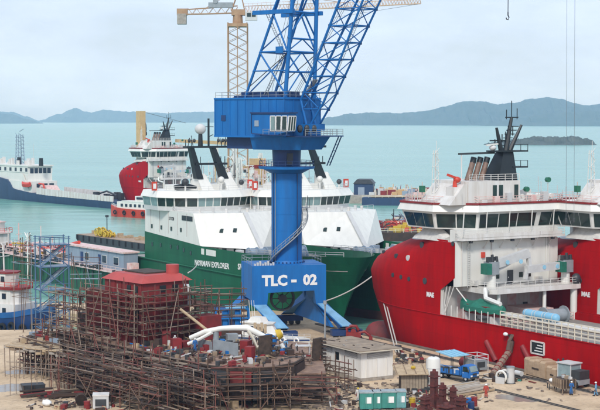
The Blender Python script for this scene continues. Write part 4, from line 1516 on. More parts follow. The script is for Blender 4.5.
    def jp(k, side, t):
        "k 0 near chord / 1 outer chord; t = height above z 40"
        hw = 1.25 + 1.15 * min(max(t / 16.5, 0), 1.2)
        z = 40 + t
        x = (3.85 + 9.0 * t / 16.4) if k == 0 else (8.9 + 8.7 * t / 16.3)
        if t < 0:
            f = min(-t / 4.5, 1)
            x = (3.85 + f * 1.3) if k == 0 else (8.9 - f * 3.2)
        return Vector((x, .3 + side * hw, z))
    foot = MB().box(4.4, -1.6, 34.9, 6.6, 2.2, 36.0)
    jo = foot.build('jib', M_BLUE, up)
    ts = [-4.5, 0, 6, 12, 18, 24]
    for k in (0, 1):
        for s_ in (-1, 1):
            for t0, t1 in zip(ts, ts[1:]):
                rod('chord', jp(k, s_, t0), jp(k, s_, t1), .23 if k == 0 else .2, M_BLUE, jo)
    st = 2.75
    i = 0
    t = -1.5
    while t < 23:
        for k in (0, 1):
            rod('lacing', jp(k, -1, t), jp(k, 1, t), .10, M_BLUE, jo)
            a, e = ((-1, 1), (1, -1))[i % 2]
            rod('lacing', jp(k, a, t), jp(k, e, t + st), .085, M_BLUE, jo)
        for s_ in (-1, 1):
            rod('lacing', jp(0, s_, t), jp(1, s_, t), .11, M_BLUE, jo)
            if i % 2:
                rod('lacing', jp(0, s_, t), jp(1, s_, t + st), .10, M_BLUE, jo)
            else:
                rod('lacing', jp(1, s_, t), jp(0, s_, t + st), .10, M_BLUE, jo)
            for k in (0, 1):
                MB().cbox(jp(k, s_, t), .5, .2, .6).build('gusset', M_BLUED, jo)
        t += st
        i += 1
    lad = MB()
    for t0 in range(-1, 23):
        p, q = jp(0, 0, t0), jp(1, 0, t0)
        m0 = p.lerp(q, .8)
        m1 = jp(0, 0, t0 + 1).lerp(jp(1, 0, t0 + 1), .8)
        lad.bar(m0 + Vector((0, -.3, 0)), m1 + Vector((0, -.3, 0)), .06)
        lad.bar(m0 + Vector((0, .3, 0)), m1 + Vector((0, .3, 0)), .06)
        for f in (.2, .5, .8):
            mm = m0.lerp(m1, f)
            lad.bar(mm + Vector((0, -.3, 0)), mm + Vector((0, .3, 0)), .05)
    lad.build('jib_ladder', M_GREY, jo)
    for k in range(3):
        rod('rope', (2.0, -.6 + k * .5, 41.0), jp(0, 0, 23) + Vector((.8, -.6 + k * .6, 0)), .04, M_WIRE, up)
    for k in (0.6, 1.3):
        a, e = Vector((4.2, k, 40.8)), Vector((9.2, k, 37.0 + 4))
        rod('luffing_screw', (3.4, k, 40.9), jp(0, 0, 3.5) + Vector((0, k - .6, 0)), .22, M_GREY, up)
    c = MB()
    for k in range(4):
        c.ball((4.2 + k * .8, -3.6 + .9 * k, 35.2), .5, .5, .7, 8, 5)
    c.build('sheave_set', M_DGREY, up, smooth=40)
    for a_ in (200, 212, 300):
        x, y = 2.72 * math.cos(R(a_)), 2.72 * math.sin(R(a_))
        rod('conduit', (x, y, 12.3), (x, y, 27.6), .07, M_BLUED if a_ != 212 else M_GREY, root)
    for k in range(28):
        an = 2 * math.pi * k / 28
        MB().cone((3.0 * math.cos(an), 3.0 * math.sin(an), 12.15), (3.0 * math.cos(an), 3.0 * math.sin(an), 12.4), .13, .13, 6).build('bolt', M_BLUED, root)
    # the slewing parts hang directly on the crane
    mb = Matrix.Rotation(SL, 4, 'Z')
    for ch in list(up.children):
        m4 = mb @ ch.matrix_basis
        ch.parent = root
        ch.matrix_basis = m4
    bpy.data.objects.remove(up)
    return root


dock_crane()


# ================================================================== yellow tower crane far behind
def tower_crane():
    D = 470.0
    base = at(238, 118, D)
    fr = Frame((base.x, D, SEA_Z), 0)
    root = thing('tower_crane', 'pale orange lattice tower crane rising behind the blue crane house', 'crane', fr)
    loc = lambda px, py, y=0: (lambda p: Vector((p.x - fr.o.x, p.y - D, p.z - SEA_Z)))(at(px, py, D + y))
    MB().box(-9, -9, -1, 9, 9, 3).build('base_block', M_CONC, root)
    ht_ = loc(238, 23).z
    hw = 3.0
    for sx in (-1, 1):
        for sy in (-1, 1):
            rod('mast_chord', (sx * hw, sy * hw, 3), (sx * hw, sy * hw, ht_), .17, M_YTC, root)
    rod('mast_chord', (0, -hw, 3), (0, -hw, ht_), .16, M_YTC, root)
    n = 22
    st = (ht_ - 3) / n
    for i in range(n):
        z0, z1 = 3 + i * st, 3 + (i + 1) * st
        for sy in (-1, 1):
            for x0, x1 in ((-hw, 0), (hw, 0)):
                rod('lacing', (x0, sy * hw, z0), (x1, sy * hw, (z0 + z1) / 2), .075, M_YTC, root)
                rod('lacing', (x1, sy * hw, (z0 + z1) / 2), (x0, sy * hw, z1), .075, M_YTC, root)
        for sx in (-1, 1):
            rod('lacing', (sx * hw, -hw, z0), (sx * hw, hw, z1), .065, M_YTC, root)
    MB().box(-3.1, -3.1, ht_ - 1.2, 3.1, 3.1, ht_ - .2).build('mast_collar', M_YTC, root)
    tr_h = loc(238, 17)
    MB().cone((0, 0, ht_ - .2), (0, 0, tr_h.z + .6), 1.7, 1.5, 10).build('slewing_ring', M_YTC, root)
    MB().prism([(-1.9, -1.3), (2.3, -1.3), (2.3, 1.3), (-1.9, 1.3)], tr_h.z + .5, loc(237, 9.5).z).build('slewing_tower', M_YTC, root)
    # counter jib to the left, jib to the right
    L, Lr = loc(180, 14.5), loc(237, 11)
    z0 = Lr.z
    cj = MB()
    for dy in (-1.0, 1.0):
        cj.bar((L.x, dy, L.z), (0, dy, z0 - .6), .3)
        cj.bar((L.x, dy, L.z + 1.4), (0, dy, z0 + 1.6), .22)
        for k in range(14):
            f0, f1 = k / 14, (k + 1) / 14
            a, e = Vector((L.x * (1 - f0), dy, L.z + (z0 - .6 - L.z) * f0)), Vector((L.x * (1 - f1), dy, L.z + (z0 - .6 - L.z) * f1))
            h = Vector((0, 0, 1.8))
            cj.bar(a, e + h, .12) if k % 2 else cj.bar(a + h, e, .12)
    cj.build('counter_jib', M_YTC, root)
    MB().box(L.x - .8, -1.6, L.z - 3.0, L.x + 2.0, 1.6, L.z + .2).build('counterweight', M_CONC, root)
    MB().box(L.x - .9, -1.2, L.z - .2, L.x + 2.4, 1.2, L.z + 1.8).build('counter_frame', M_YTC, root)
    p = loc(222, 4.5)
    b = MB().box(p.x - 4.2, -1.2, z0 + 1.0, p.x + 3.4, 1.2, z0 + 2.6)
    b.cone((p.x - 2, -1.4, z0 + 3), (p.x - 2, 1.4, z0 + 3), .8, .8, 10)
    b.build('winch_deck', M_GREY, root)
    # A-frame head
    hd = loc(241, -12)
    for x in (-2.0, 2.2):
        for dy in (-1, 1):
            rod('head_leg', (x, dy, z0), (.6, 0, hd.z), .2, M_YTC, root)
    rod('pendant', (.6, 0, hd.z), (L.x + 8, 0, L.z + 2), .09, M_YTC, root)
    E1 = loc(421, 3.5)
    jb_ = MB()
    nb = 56
    for dy in (-.9, .9):
        jb_.bar((2, dy, z0 - .4), (E1.x, dy, E1.z), .26)
    jb_.bar((2, 0, z0 + 1.5), (E1.x, 0, E1.z + 1.3), .24)
    for k in range(nb):
        f0, f1 = k / nb, (k + 1) / nb
        P = lambda f: Vector((2 + (E1.x - 2) * f, 0, z0 - .4 + (E1.z - z0 + .4) * f))
        for dy in (-.9, .9):
            a, e = P(f0) + Vector((0, dy, 0)), P((f0 + f1) / 2) + Vector((0, 0, 1.65))
            jb_.bar(a, e, .1)
            jb_.bar(e, P(f1) + Vector((0, dy, 0)), .1)
        jb_.bar(P(f0) + Vector((0, -.9, 0)), P(f0) + Vector((0, .9, 0)), .1)
    for k in range(18):
        q = P(k / 18 * .45)
        jb_.bar(q + Vector((0, -1, 0)), q + Vector((0, -1, 2.6)), .1)
    jb_.bar(P(0) + Vector((0, -1, 2.6)), P(.45) + Vector((0, -1, 2.6)), .1)
    jb_.build('jib', mat('pale_jib_steel', (0.62, 0.47, 0.34), 0.55, c2=(0.5, 0.33, 0.24), scale=.5), root)
    rod('pendant', (.6, 0, hd.z), P(.55) + Vector((0, 0, 1.6)), .09, M_YTC, root)
    rod('pendant', P(.5) + Vector((0, 0, -3)), (E1.x - 1, 0, E1.z - .2), .05, M_WIRE, root)
    p = loc(252, 18)
    o = MB().box(p.x - 2.0, -3.2, p.z - .9, p.x + 1.7, -1.0, p.z + 1.8).build('cab', M_LGREY, root)
    windows('window', o, (p.x - 1.6, -3.24, p.z + .2), (p.x + 1.4, -3.24, p.z + .2), (p.x - 1.6, -3.24, p.z + 1.4), (p.x + 1.4, -3.24, p.z + 1.4), 2, M_GLASS, .2, .1)
    MB().cone(P(.24) + Vector((0, 0, -1.6)), P(.24) + Vector((0, 0, -.4)), .7, .7, 8).build('trolley', M_GREYB, root)
    return root


tower_crane()

# ================================================================== vessels behind on the left
def white_work_ship():
    "pale ship with lattice masts seen between the green ships and the crane house"
    D = 440
    fr = Frame((at(252, 170, D).x, D, SEA_Z), -59.2)
    root = thing('work_ship', 'pale ship with white lattice masts and tan funnel behind the crane column', 'ship', fr)
    MB().loft([[(x, s_ * hw, z) for s_, hw, z in ((1, w_, 9), (1, w_ * .9, 0), (-1, w_ * .9, 0), (-1, w_, 9))] for x, w_ in ((-40, 8), (10, 8), (24, 4), (30, .6))]).build('hull', M_WHITEW, root)
    MB().box(-22, -8, 9, 8, 8, 15).build('superstructure', M_WHITEW, root)
    MB().box(-16, -8.6, 15, 4, 8.6, 18.6).build('bridge', M_WHITE, root)
    for k in range(6):
        MB().box(4.0, -8 + k * 2.7, 16.4, 4.12, -6 + k * 2.7, 17.8).build('window', M_GLASSB, root)
        MB().box(-15 + k * 3, -8.72, 16.4, -13 + k * 3, -8.58, 17.8).build('window', M_GLASSB, root)
    MB().prism([(-6, 2.4), (-2.6, 2.4), (-2.6, 6.2), (-6, 6.2)], 18.6, 27.5).build('funnel', M_TAN, root)
    MB().prism([(-6.1, 2.3), (-2.5, 2.3), (-2.5, 6.3), (-6.1, 6.3)], 24.6, 25.6).build('funnel_band', M_RED2, root)
    for x, y, h in ((-12, -6.5, 31), (-8, -2.6, 32), (-14, 1.0, 28), (0, -5, 28), (-10, 7.5, 29)):
        c = MB()
        for dx, dy in ((0, 0), (1.3, 0), (1.3, 1.3), (0, 1.3)):
            c.bar((x + dx, y + dy, 18.5), (x + .3 + dx * .5, y + .3 + dy * .5, h), .24)
        for k in range(int((h - 18.5) / 1.6)):
            z = 18.5 + k * 1.6
            c.bar((x, y + 1.3 * (k % 2), z), (x, y + 1.3 * ((k + 1) % 2), z + 1.6), .16)
            c.bar((x + 1.3 * (k % 2), y, z), (x + 1.3 * ((k + 1) % 2), y, z + 1.6), .16)
        c.build('lattice_mast', M_WHITE, root)
    r_ = random.Random(4)
    for mm, nn in ((M_WHITE, 150), (M_PINK, 36), (M_TAN, 22), (M_DGREY, 40)):
        c = MB()
        for k in range(nn):
            x, y = r_.uniform(-18, 5), r_.uniform(-8.6, 8.6)
            z = r_.uniform(18.5, 27)
            if k % 3 == 0:
                c.bar((x, y, z), (x + r_.uniform(-2, 2), y + r_.uniform(-2.6, 2.6), z + r_.uniform(-.4, 1.6)), .17)
            elif k % 3 == 1:
                c.bar((x, y, 18.5), (x, y, z + 1.5), .2)
            else:
                c.box(x, y, z - 2.5, x + r_.uniform(.3, 1.5), y + r_.uniform(.3, 1.2), z - 1.6)
        c.build('rigging', mm, root, kind='stuff')
    c = MB()
    for k in range(26):
        x, y = r_.uniform(-15, 3), r_.uniform(-8, 8)
        c.box(x, y, 18.6, x + r_.uniform(.5, 1.8), y + r_.uniform(.5, 1.8), 18.6 + r_.uniform(.8, 4.5))
    c.build('deck_boxes', M_WHITEW, root, kind='stuff')
    for k in range(5):
        x, y, z = r_.uniform(-13, 2), r_.uniform(-7, 6), r_.uniform(21, 26)
        MB().box(x, y, z - 2, x + 1.0, y + 1.0, z - .9).build('life_raft', M_PINK, root)
    railing(root, [(4, -8.5, 18.6), (4, 8.5, 18.6)], M_WHITE, 1.2, 1.5, .06, 3, posts=False)


white_work_ship()

# tan crane on the deck of the far red vessel (an extra part of that ship only)
c = MB()
q = f3.onu(141, 150, 12)
c.bar((12, q.y, 20), (12, q.y, f3.onu(140, 111, 12).z), 3.0, 3.0)
cpost = c.build('deck_crane', M_TAN, RED3)
z = f3.onu(143, 128, 12).z
MB().cone((12, q.y - 2.6, z - 2.4), (12, q.y - 1.5, z - 2.4), 1.0, 1.0, 12).build('sheave', M_DGREY, cpost)
MB().ball((12, q.y - 2.0, z - .2), .9, .9, 3.2, 8, 6).build('hook_block', M_DGREY, cpost, smooth=40)
MB().bar((12, q.y - 1.6, f3.onu(141, 112, 12).z), (12, q.y - 24, f3.onu(170, 123, 12).z), .16).build('stay_wire', M_WIRE, cpost)
MB().bar((8, q.y - 16, 29.5), (4, q.y - 48, 27.8), 2.0, 1.5).build('crane_boom', M_TAN, cpost)


# ---- small red crew boat with a white cabin
def crew_boat():
    a, b_ = G(113, 216, SEA_Z), G(160, 219, SEA_Z)
    d = (a - b_).normalized()
    fr = Frame((b_.x, b_.y, SEA_Z), math.degrees(math.atan2(d.y, d.x)))
    L = (a - b_).length + 1
    root = thing('crew_boat', 'small red boat with a row of white cabin windows on grey water', 'boat', fr)
    MB().loft([[(x, s_ * w_ * k, z) for s_, k, z in ((1, 1, zt), (1, .8, 0), (-1, .8, 0), (-1, 1, zt))] for x, w_, zt in ((0, 2.6, 3.4), (L * .6, 2.8, 3.4), (L * .85, 2.0, 3.8), (L, .2, 4.6))]).build('hull', M_ORANGE, root, smooth=30)
    for k in range(5):
        MB().torus((1.5 + k * L * .19, 2.85, 1.9), .7, .3, 'y', 10, 6).build('fender_tyre', M_RUBBER, root)
    MB().prism([(.5, -2.2), (L * .8, -2.0), (L * .8, 2.0), (.5, 2.2)], 3.4, 6.2).build('cabin', M_WHITE, root)
    for k in range(8):
        x = 1 + k * (L * .8 - 2) / 8
        MB().box(x, 2.0, 4.3, x + 1.2, 2.28, 5.4).build('window', M_GLASSB, root)
    MB().prism([(1, -2.3), (L * .7, -2.1), (L * .7, 2.1), (1, 2.3)], 6.2, 6.6).build('roof', M_WHITE, root)
    MB().box(3, -1.4, 6.6, L * .45, 1.4, 8.6).build('wheelhouse', M_WHITEW, root)
    MB().box(3.4, 1.36, 7.3, L * .42, 1.46, 8.2).build('window', M_GLASSB, root)
    railing(root, [(L * .8, 2, 3.5), (L * .97, .4, 4.2)], M_WHITE, 1.2, 1.2, .06, 2)


crew_boat()


# ---- navy offshore vessel, far left
def navy_ship():
    a, b_ = G(118, 209.5, SEA_Z), G(-20, 197, SEA_Z)
    d = (b_ - a).normalized()
    deg = math.degrees(math.atan2(d.y, d.x))
    fr0 = Frame((a.x, a.y, SEA_Z), deg)
    fr = Frame(fr0.w(0, -7.5, 0), deg)
    root = thing('anchor_handler', 'navy and white offshore vessel on the far left, stern to the right', 'ship', fr)
    V = 7.5
    prof = [(0, 3.0), (2, 3.2), (fr.onv(50, 190, V).x, 3.6), (fr.onv(30, 186, V).x, 4.2), (fr.onv(12, 186, V).x, 5.5), (fr.onv(8, 178, V).x, 9.5), (fr.onv(-5, 174, V).x, 11), (140, 12.5)]
    us = [i * 2.5 for i in range(57)]
    rings = []
    for u in us:
        zt = interp(prof, u)
        w_ = V * (1 if u < 105 else max(.04, 1 - ((u - 105) / 36) ** 2)) * (1 if u > 1 else .97)
        rings.append([(u, w_, zt), (u, w_ * .98, 2), (u, w_ * .9, -1), (u, -w_ * .9, -1), (u, -w_ * .98, 2), (u, -w_, zt)])
    MB().loft(rings).build('hull', M_NAVY, root, smooth=35)
    q0 = fr.onv(113, 205, V).x
    q1 = fr.onv(36, 190, V).x
    for s_ in (-1, 1):
        for k in range(26):
            x = q0 + (q1 - q0) * k / 26
            zt = interp(prof, x)
            MB().box(x, min(s_ * (V - .3), s_ * (V + .1)), zt - .1, x + (q1 - q0) / 26 * .82, max(s_ * (V - .3), s_ * (V + .1)), zt + 2.3 + .6 * smooth01((k - 4) / 16)).build('cargo_rail', M_WHITEW, root)
    # superstructure
    u0, u1 = fr.onv(29, 180, 6.6).x, fr.onv(-8, 180, 6.6).x
    MB().box(u0 - 3, -6.8, 3, u1 + 20, 6.8, 9.5).build('lower_house', M_WHITE, root)
    MB().box(u0 + 1, -6.4, 9.5, u1 + 16, 6.4, 13.5).build('upper_house', M_WHITE, root)
    for v0, v1 in ((-6, 6),):
        for k in range(5):
            MB().box(u0 + .9, -5.6 + k * 2.3, 13.2, u0 + 1.05, -3.8 + k * 2.3, 15.6).build('window', M_GLASSB, root)
    MB().box(u0 + 1.1, -6.6, 13.5, u1 + 12, 6.6, 16.4).build('bridge', M_WHITE, root)
    for k in range(9):
        x = u0 + 1.5 + k * (u1 + 10 - u0) / 9
        MB().box(x, 6.5, 14.0, x + 2.0, 6.68, 15.7).build('window', M_GLASSB, root)
    MB().box(u0 + .4, -6.9, 16.4, u1 + 13, 6.9, 17.0).build('roof', M_WHITE, root)
    for k in range(3):
        MB().box(u0 - 3.1, -5 + k * 3.4, 5.0, u0 - 2.98, -2.6 + k * 3.4, 8.4).build('door', M_GLASSB, root)
    q = fr.onv(24, 177, 6.9).x
    MB().loft([[(q - 6, 6.85, 4), (q + 1, 6.85, 4), (q + 1, 7.05, 4), (q - 6, 7.05, 4)], [(q + 1, 6.85, 13), (q + 5, 6.85, 13), (q + 5, 7.05, 13), (q + 1, 7.05, 13)]]).build('side_wing', M_WHITE, root)
    # masts and funnels
    m0 = fr.onv(20, 160, 0)
    c = MB()
    for dx, dy in ((-1.6, -1.6), (1.6, -1.6), (1.6, 1.6), (-1.6, 1.6)):
        c.bar((m0.x + dx, dy, 16.8), (m0.x + dx * .7, dy * .7, 31.5), .3)
    for k in range(8):
        z = 17.5 + k * 1.8
        c.bar((m0.x - 1.5, -1.5, z), (m0.x + 1.5, -1.5, z), .24)
        c.bar((m0.x - 1.5, 1.5, z), (m0.x + 1.5, 1.5, z), .24)
        c.bar((m0.x - 1.5, 1.5, z), (m0.x + 1.5, 1.5, z + 2), .18)
        c.bar((m0.x - 1.5, -1.5, z), (m0.x - 1.5, 1.5, z + 2), .18)
    c.bar((m0.x, 0, 33), (m0.x - 4, 0, 34.2), .25)
    c.build('lattice_mast', M_GREYB, root)
    for px in (19, 41):
        x = fr.onv(px, 157, 2).x
        MB().cone((x, 2, 16.8), (x, 2, 20.5), 1.1, .9, 10).build('exhaust', M_BLACK, root, smooth=40)
    c = MB()
    r_ = random.Random(3)
    for k in range(12):
        x, y = r_.uniform(u0 + 2, u1 + 8), r_.uniform(-5, 5)
        c.box(x, y, 17, x + 1.2, y + 1.2, 18 + 2.4 * r_.random())
    c.bar((u0 + 2, 3, 17), (u0 + 2, 3, 27), .14)
    c.build('roof_gear', M_WHITEW, root, kind='stuff')
    # deck gear: orange rescue boat, drums, crane, pipes
    x = fr.onv(28, 186, 7).x
    o = tag(MB().loft([[(x0, 8.0 - w_, z0 + 1.4), (x0, 8.0 - w_ * .6, z0), (x0, 8.0 + w_ * .6, z0), (x0, 8.0 + w_, z0 + 1.4), (x0, 8, z0 + 2.2)] for x0, w_, z0 in ((x - 4, .5, 7.2), (x - 2, 1.2, 6.8), (x + 2, 1.2, 6.8), (x + 4, .3, 7.3))]).build('lifeboat', M_ORANGE, None, smooth=40), 'small orange lifeboat on the side of the navy ship', 'lifeboat')
    o.matrix_world = Matrix.Translation(fr.o) @ Matrix.Rotation(R(deg), 4, 'Z')
    MB().prism([(u0 - 14, -4), (u0 - 4, -4), (u0 - 4, 4), (u0 - 14, 4)], 3.2, 7.6, [(u0 - 10, -3), (u0 - 4, -3), (u0 - 4, 3), (u0 - 10, 3)]).build('winch_house', M_PINK, root)
    MB().tube([(u0 - 13, 5, 4), (u0 - 11, 5, 8.4), (u0 - 7, 5, 8.6)], .5, 6).build('deck_crane', M_ORANGE, root)
    c = MB()
    for k in range(6):
        c.box(6 + k * 4, -5 + (k % 3) * 3, 3.2, 8.5 + k * 4, -3 + (k % 3) * 3, 5.6 + .8 * (k % 2))
    c.build('deck_cargo', M_DGREY, root, kind='stuff')
    MB().tube([(10, 2, 5.5), (20, 1, 7.0), (30, 0, 5.2)], .4, 6).build('hose', M_DGREY, root)


navy_ship()


# ---- dark barge with yellow drums, in front of the open water
def dark_barge():
    a, b_ = G(76, 241.5, SEA_Z), G(160, 254, SEA_Z)
    d = (b_ - a).normalized()
    deg = math.degrees(math.atan2(d.y, d.x))
    fr = Frame((a.x, a.y, SEA_Z), deg)
    L = (b_ - a).length
    root = thing('barge', 'low dark barge lying across the water left of the green ship', 'barge', fr)
    MB().loft([[(x, 0, -1 + s_), (x, 10, -1 + s_), (x, 10, 2.3), (x, 0, 2.3)] for x, s_ in ((0, 2), (3, 0), (L, 0))]).build('hull', M_DGREY, root)
    MB().box(.3, .3, 2.3, L, 9.7, 2.45).build('deck', mat('tan_deck', (0.42, 0.31, 0.22), .85, c2=(.25, .18, .13), scale=.5), root)
    for k in range(int(L / 4)):
        MB().box(1 + k * 4, -.25, .6, 1.5 + k * 4, .02, 2.3).build('fender', M_RUBBER, root)
    r_ = random.Random(8)
    # yellow reels standing in a row
    i = 0
    words = ['leftmost', 'second from left', 'third from left', 'rightmost']
    words2 = ['leftmost', 'second from left', 'middle', 'fourth from left', 'rightmost']
    for px in (101, 106, 110.5, 115, 122, 126, 132, 136, 141):
        p = fr.onz(px, 236, 2.45)
        rr = (1.3, 1.5, 1.2, 1.5, .9, 1.1, .8, 1.0, .8)[i]
        t = thing('cable_reel', (words[i] + ' of the four tall yellow cable reels on the dark barge') if i < 4 else (words2[i - 4] + ' of the five small yellow cable reels on the dark barge'), 'reel', Frame(fr.w(p.x, 1.6 + .5 * (i % 3), 2.45), deg), group=['tall yellow reels on the barge', 'small yellow reels on the barge'][i > 3])
        for y in (-.7, .7):
            MB().torus((0, y, rr), rr * .85, .18, 'y', 14, 6).build('flange', M_YEL, t)
        MB().cone((0, -.7, rr), (0, .7, rr), rr * .5, rr * .5, 10).build('drum', M_YEL, t, smooth=40)
        i += 1
    c = MB()
    for k in range(46):
        x, y = r_.uniform(2, L - 2), r_.uniform(3.5, 8)
        c.box(x, y, 2.45, x + r_.uniform(.4, 2.0), y + r_.uniform(.4, 1.4), 2.45 + r_.uniform(.3, 1.4))
    c.build('deck_cargo', M_WOOD, root, kind='stuff')
    p = fr.onz(90, 238, 2.45)
    t = thing('lamp_post', 'slim dark post standing on the barge against the water', 'post', Frame(fr.w(p.x, 2, 2.45), deg))
    rod('pole', (0, 0, 0), (0, 0, 6.2), .16, M_DGREY, t)
    MB().box(-.5, -.35, 6.2, .5, .35, 6.9).build('lamp_head', M_DGREY, t)


dark_barge()


# ---- long green accommodation barge with grey deckhouse
def green_barge():
    a, b_ = G(-12, 249.5, 3.0), G(133, 275.5, 3.0)
    d = (b_ - a).normalized()
    deg = math.degrees(math.atan2(d.y, d.x))
    fr = Frame((a.x, a.y, SEA_Z), deg)          # x towards the camera and the right, y away
    L = (b_ - a).length
    root = thing('accommodation_barge', 'long green barge with a grey deckhouse and pink deck edge', 'barge', fr)
    MB().loft([[(x, 0, s_), (x, 12, s_), (x, 12, 5.4), (x, 0, 5.4)] for x, s_ in ((0, -1), (L - 4, -1), (L, 1.5))]).build('hull', M_GREEN2, root)
    MB().box(-.2, -.9, 5.4, L, 12, 5.7).build('deck', M_PINK, root)
    for k in range(int(L / 2.2)):
        MB().box(k * 2.2, -.12, .2, k * 2.2 + .3, 0, 5.4).build('hull_rib', M_GREEN2, root)
    railing(root, [(0, -.8, 5.7), (L, -.8, 5.7)], M_PINK, 1.1, 2.2, .05, 2)
    # deckhouse
    x0 = fr.onv(66, 262, 1.5).x
    x1 = fr.onv(124, 271.5, 1.5).x
    zt = fr.onv(100, 250, 1.5).z
    MB().box(x0, 1.5, 5.7, x1, 5.0, zt).build('deckhouse', M_GREYB, root)
    MB().box(x0 - .3, 1.1, zt, x1 + .3, 5.3, zt + .35).build('roof', M_PINK, root)
    for px0, px1 in ((81, 83.2), (98.5, 101)):
        o = MB().box(fr.onv(px0, 255, 1.5).x, 1.36, 5.8, fr.onv(px1, 255, 1.5).x, 1.52, 8.6).build('door', M_BLUED, root)
    for px0, px1 in ((85.3, 89), (102.5, 106.5), (114, 118.5)):
        u0, u1 = fr.onv(px0, 257, 1.5).x, fr.onv(px1, 257, 1.5).x
        o = MB().box(u0, 1.38, 6.9, u1, 1.52, 8.5).build('window', M_GLASSB, root)
        MB().box(u0 - .12, 1.40, 6.75, u1 + .12, 1.49, 8.65).build('frame', M_LGREY, o)
    for k in range(9):
        u = x0 + (x1 - x0) * k / 8
        block('wall_rib', (u, 1.46, 5.8), (u, 1.46, zt), .14, .1, M_GREYB, root)
    MB().box(x1 + .4, 2, 5.7, x1 + 2.2, 4, 7.6).build('end_cabin', M_PINK, root)
    # pipe runs, drums and red tubing on the deck at the left
    r_ = random.Random(21)
    for k in range(7):
        y = 2 + k * 1.4
        MB().tube([(4 + k * 2, y, 6.6 + .4 * (k % 3)), (x0 * .55, y + .4, 7.2 + .5 * (k % 2)), (x0 - 2, y, 6.8 + .6 * (k % 3))], .28, 6).build('pipe', (M_PINK, M_ORANGE, M_LGREY, M_RED2)[k % 4], root, smooth=40)
    for k in range(16):
        x, y = r_.uniform(3, x0 - 3), r_.uniform(2, 10)
        s_ = r_.uniform(.8, 2.2)
        MB().box(x, y, 5.7, x + s_ * 1.4, y + s_, 5.7 + s_ * 1.1).build('deck_box', (M_PINK, M_GREYB, M_YEL, M_WHITEW, M_ORANGE)[k % 5], root)
    for k in range(5):
        x = 6 + k * (x0 - 10) / 5
        c = MB().bar((x, 3, 5.7), (x, 3, 11 + 2 * (k % 2)), .24)
        c.bar((x - 1.5, 3, 10), (x + 1.5, 3, 10.3), .16)
        c.build('deck_post', (M_WHITEW, M_PINK, M_DGREY)[k % 3], root)
    MB().tube([(x0 - 8, 4, 7.6), (x0 - 1, 3.5, 9.6), (x0 + 4, 3, zt + .8)], .42, 6).build('pipe', M_ORANGE, root, smooth=40)
    for mm, nn in ((M_PINK, 70), (M_DGREY, 60), (M_WHITEW, 45), (M_YEL, 14), (M_PLANK, 50)):
        c = MB()
        for k in range(nn):
            x, y = r_.uniform(0, x0 - 1), r_.uniform(.2, 11)
            if k % 2:
                c.box(x, y, 5.7, x + r_.uniform(.3, 2.2), y + r_.uniform(.3, 1.2), 5.7 + r_.uniform(.3, 2.2))
            else:
                c.bar((x, y, 5.7 + r_.uniform(0, 1)), (x + r_.uniform(-3, 5), y + r_.uniform(-.6, .6), 5.8 + r_.uniform(0, 2.6)), .16)
        c.build('deck_clutter', mm, root, kind='stuff')
    c = MB()
    for k in range(40):
        x = r_.uniform(0, L)
        c.box(x, -1.0, 5.7, x + r_.uniform(.3, 1.2), -.2, 5.9 + r_.uniform(.1, .9))
        c.bar((x, -.5, .5), (x + r_.uniform(-2, 2), -.4, 5.6), .12)
    c.build('edge_clutter', M_DGREY, root, kind='stuff')
    # white pole with cross-arms
    p = fr.onv(28, 285, -1.2)
    t = thing('signal_mast', 'thin white mast with short cross-arms in front of the green barge', 'mast', Frame(fr.w(p.x, -1.2, 0), deg))
    zt2 = fr.onv(28, 233, -1.2).z
    rod('pole', (0, 0, 0), (0, 0, zt2), .2, M_WHITE, t)
    for k, z in enumerate((zt2 - 1.5, zt2 - 5, zt2 - 7.4)):
        rod('cross_arm', (-1.2, 0, z), (1.2, 0, z), .09, M_WHITE, t)
    for s_ in (-1, 1):
        rod('stay', (0, 0, zt2 - 1.4), (s_ * 1.6, 0, zt2), .14, M_WHITE, t)


green_barge()


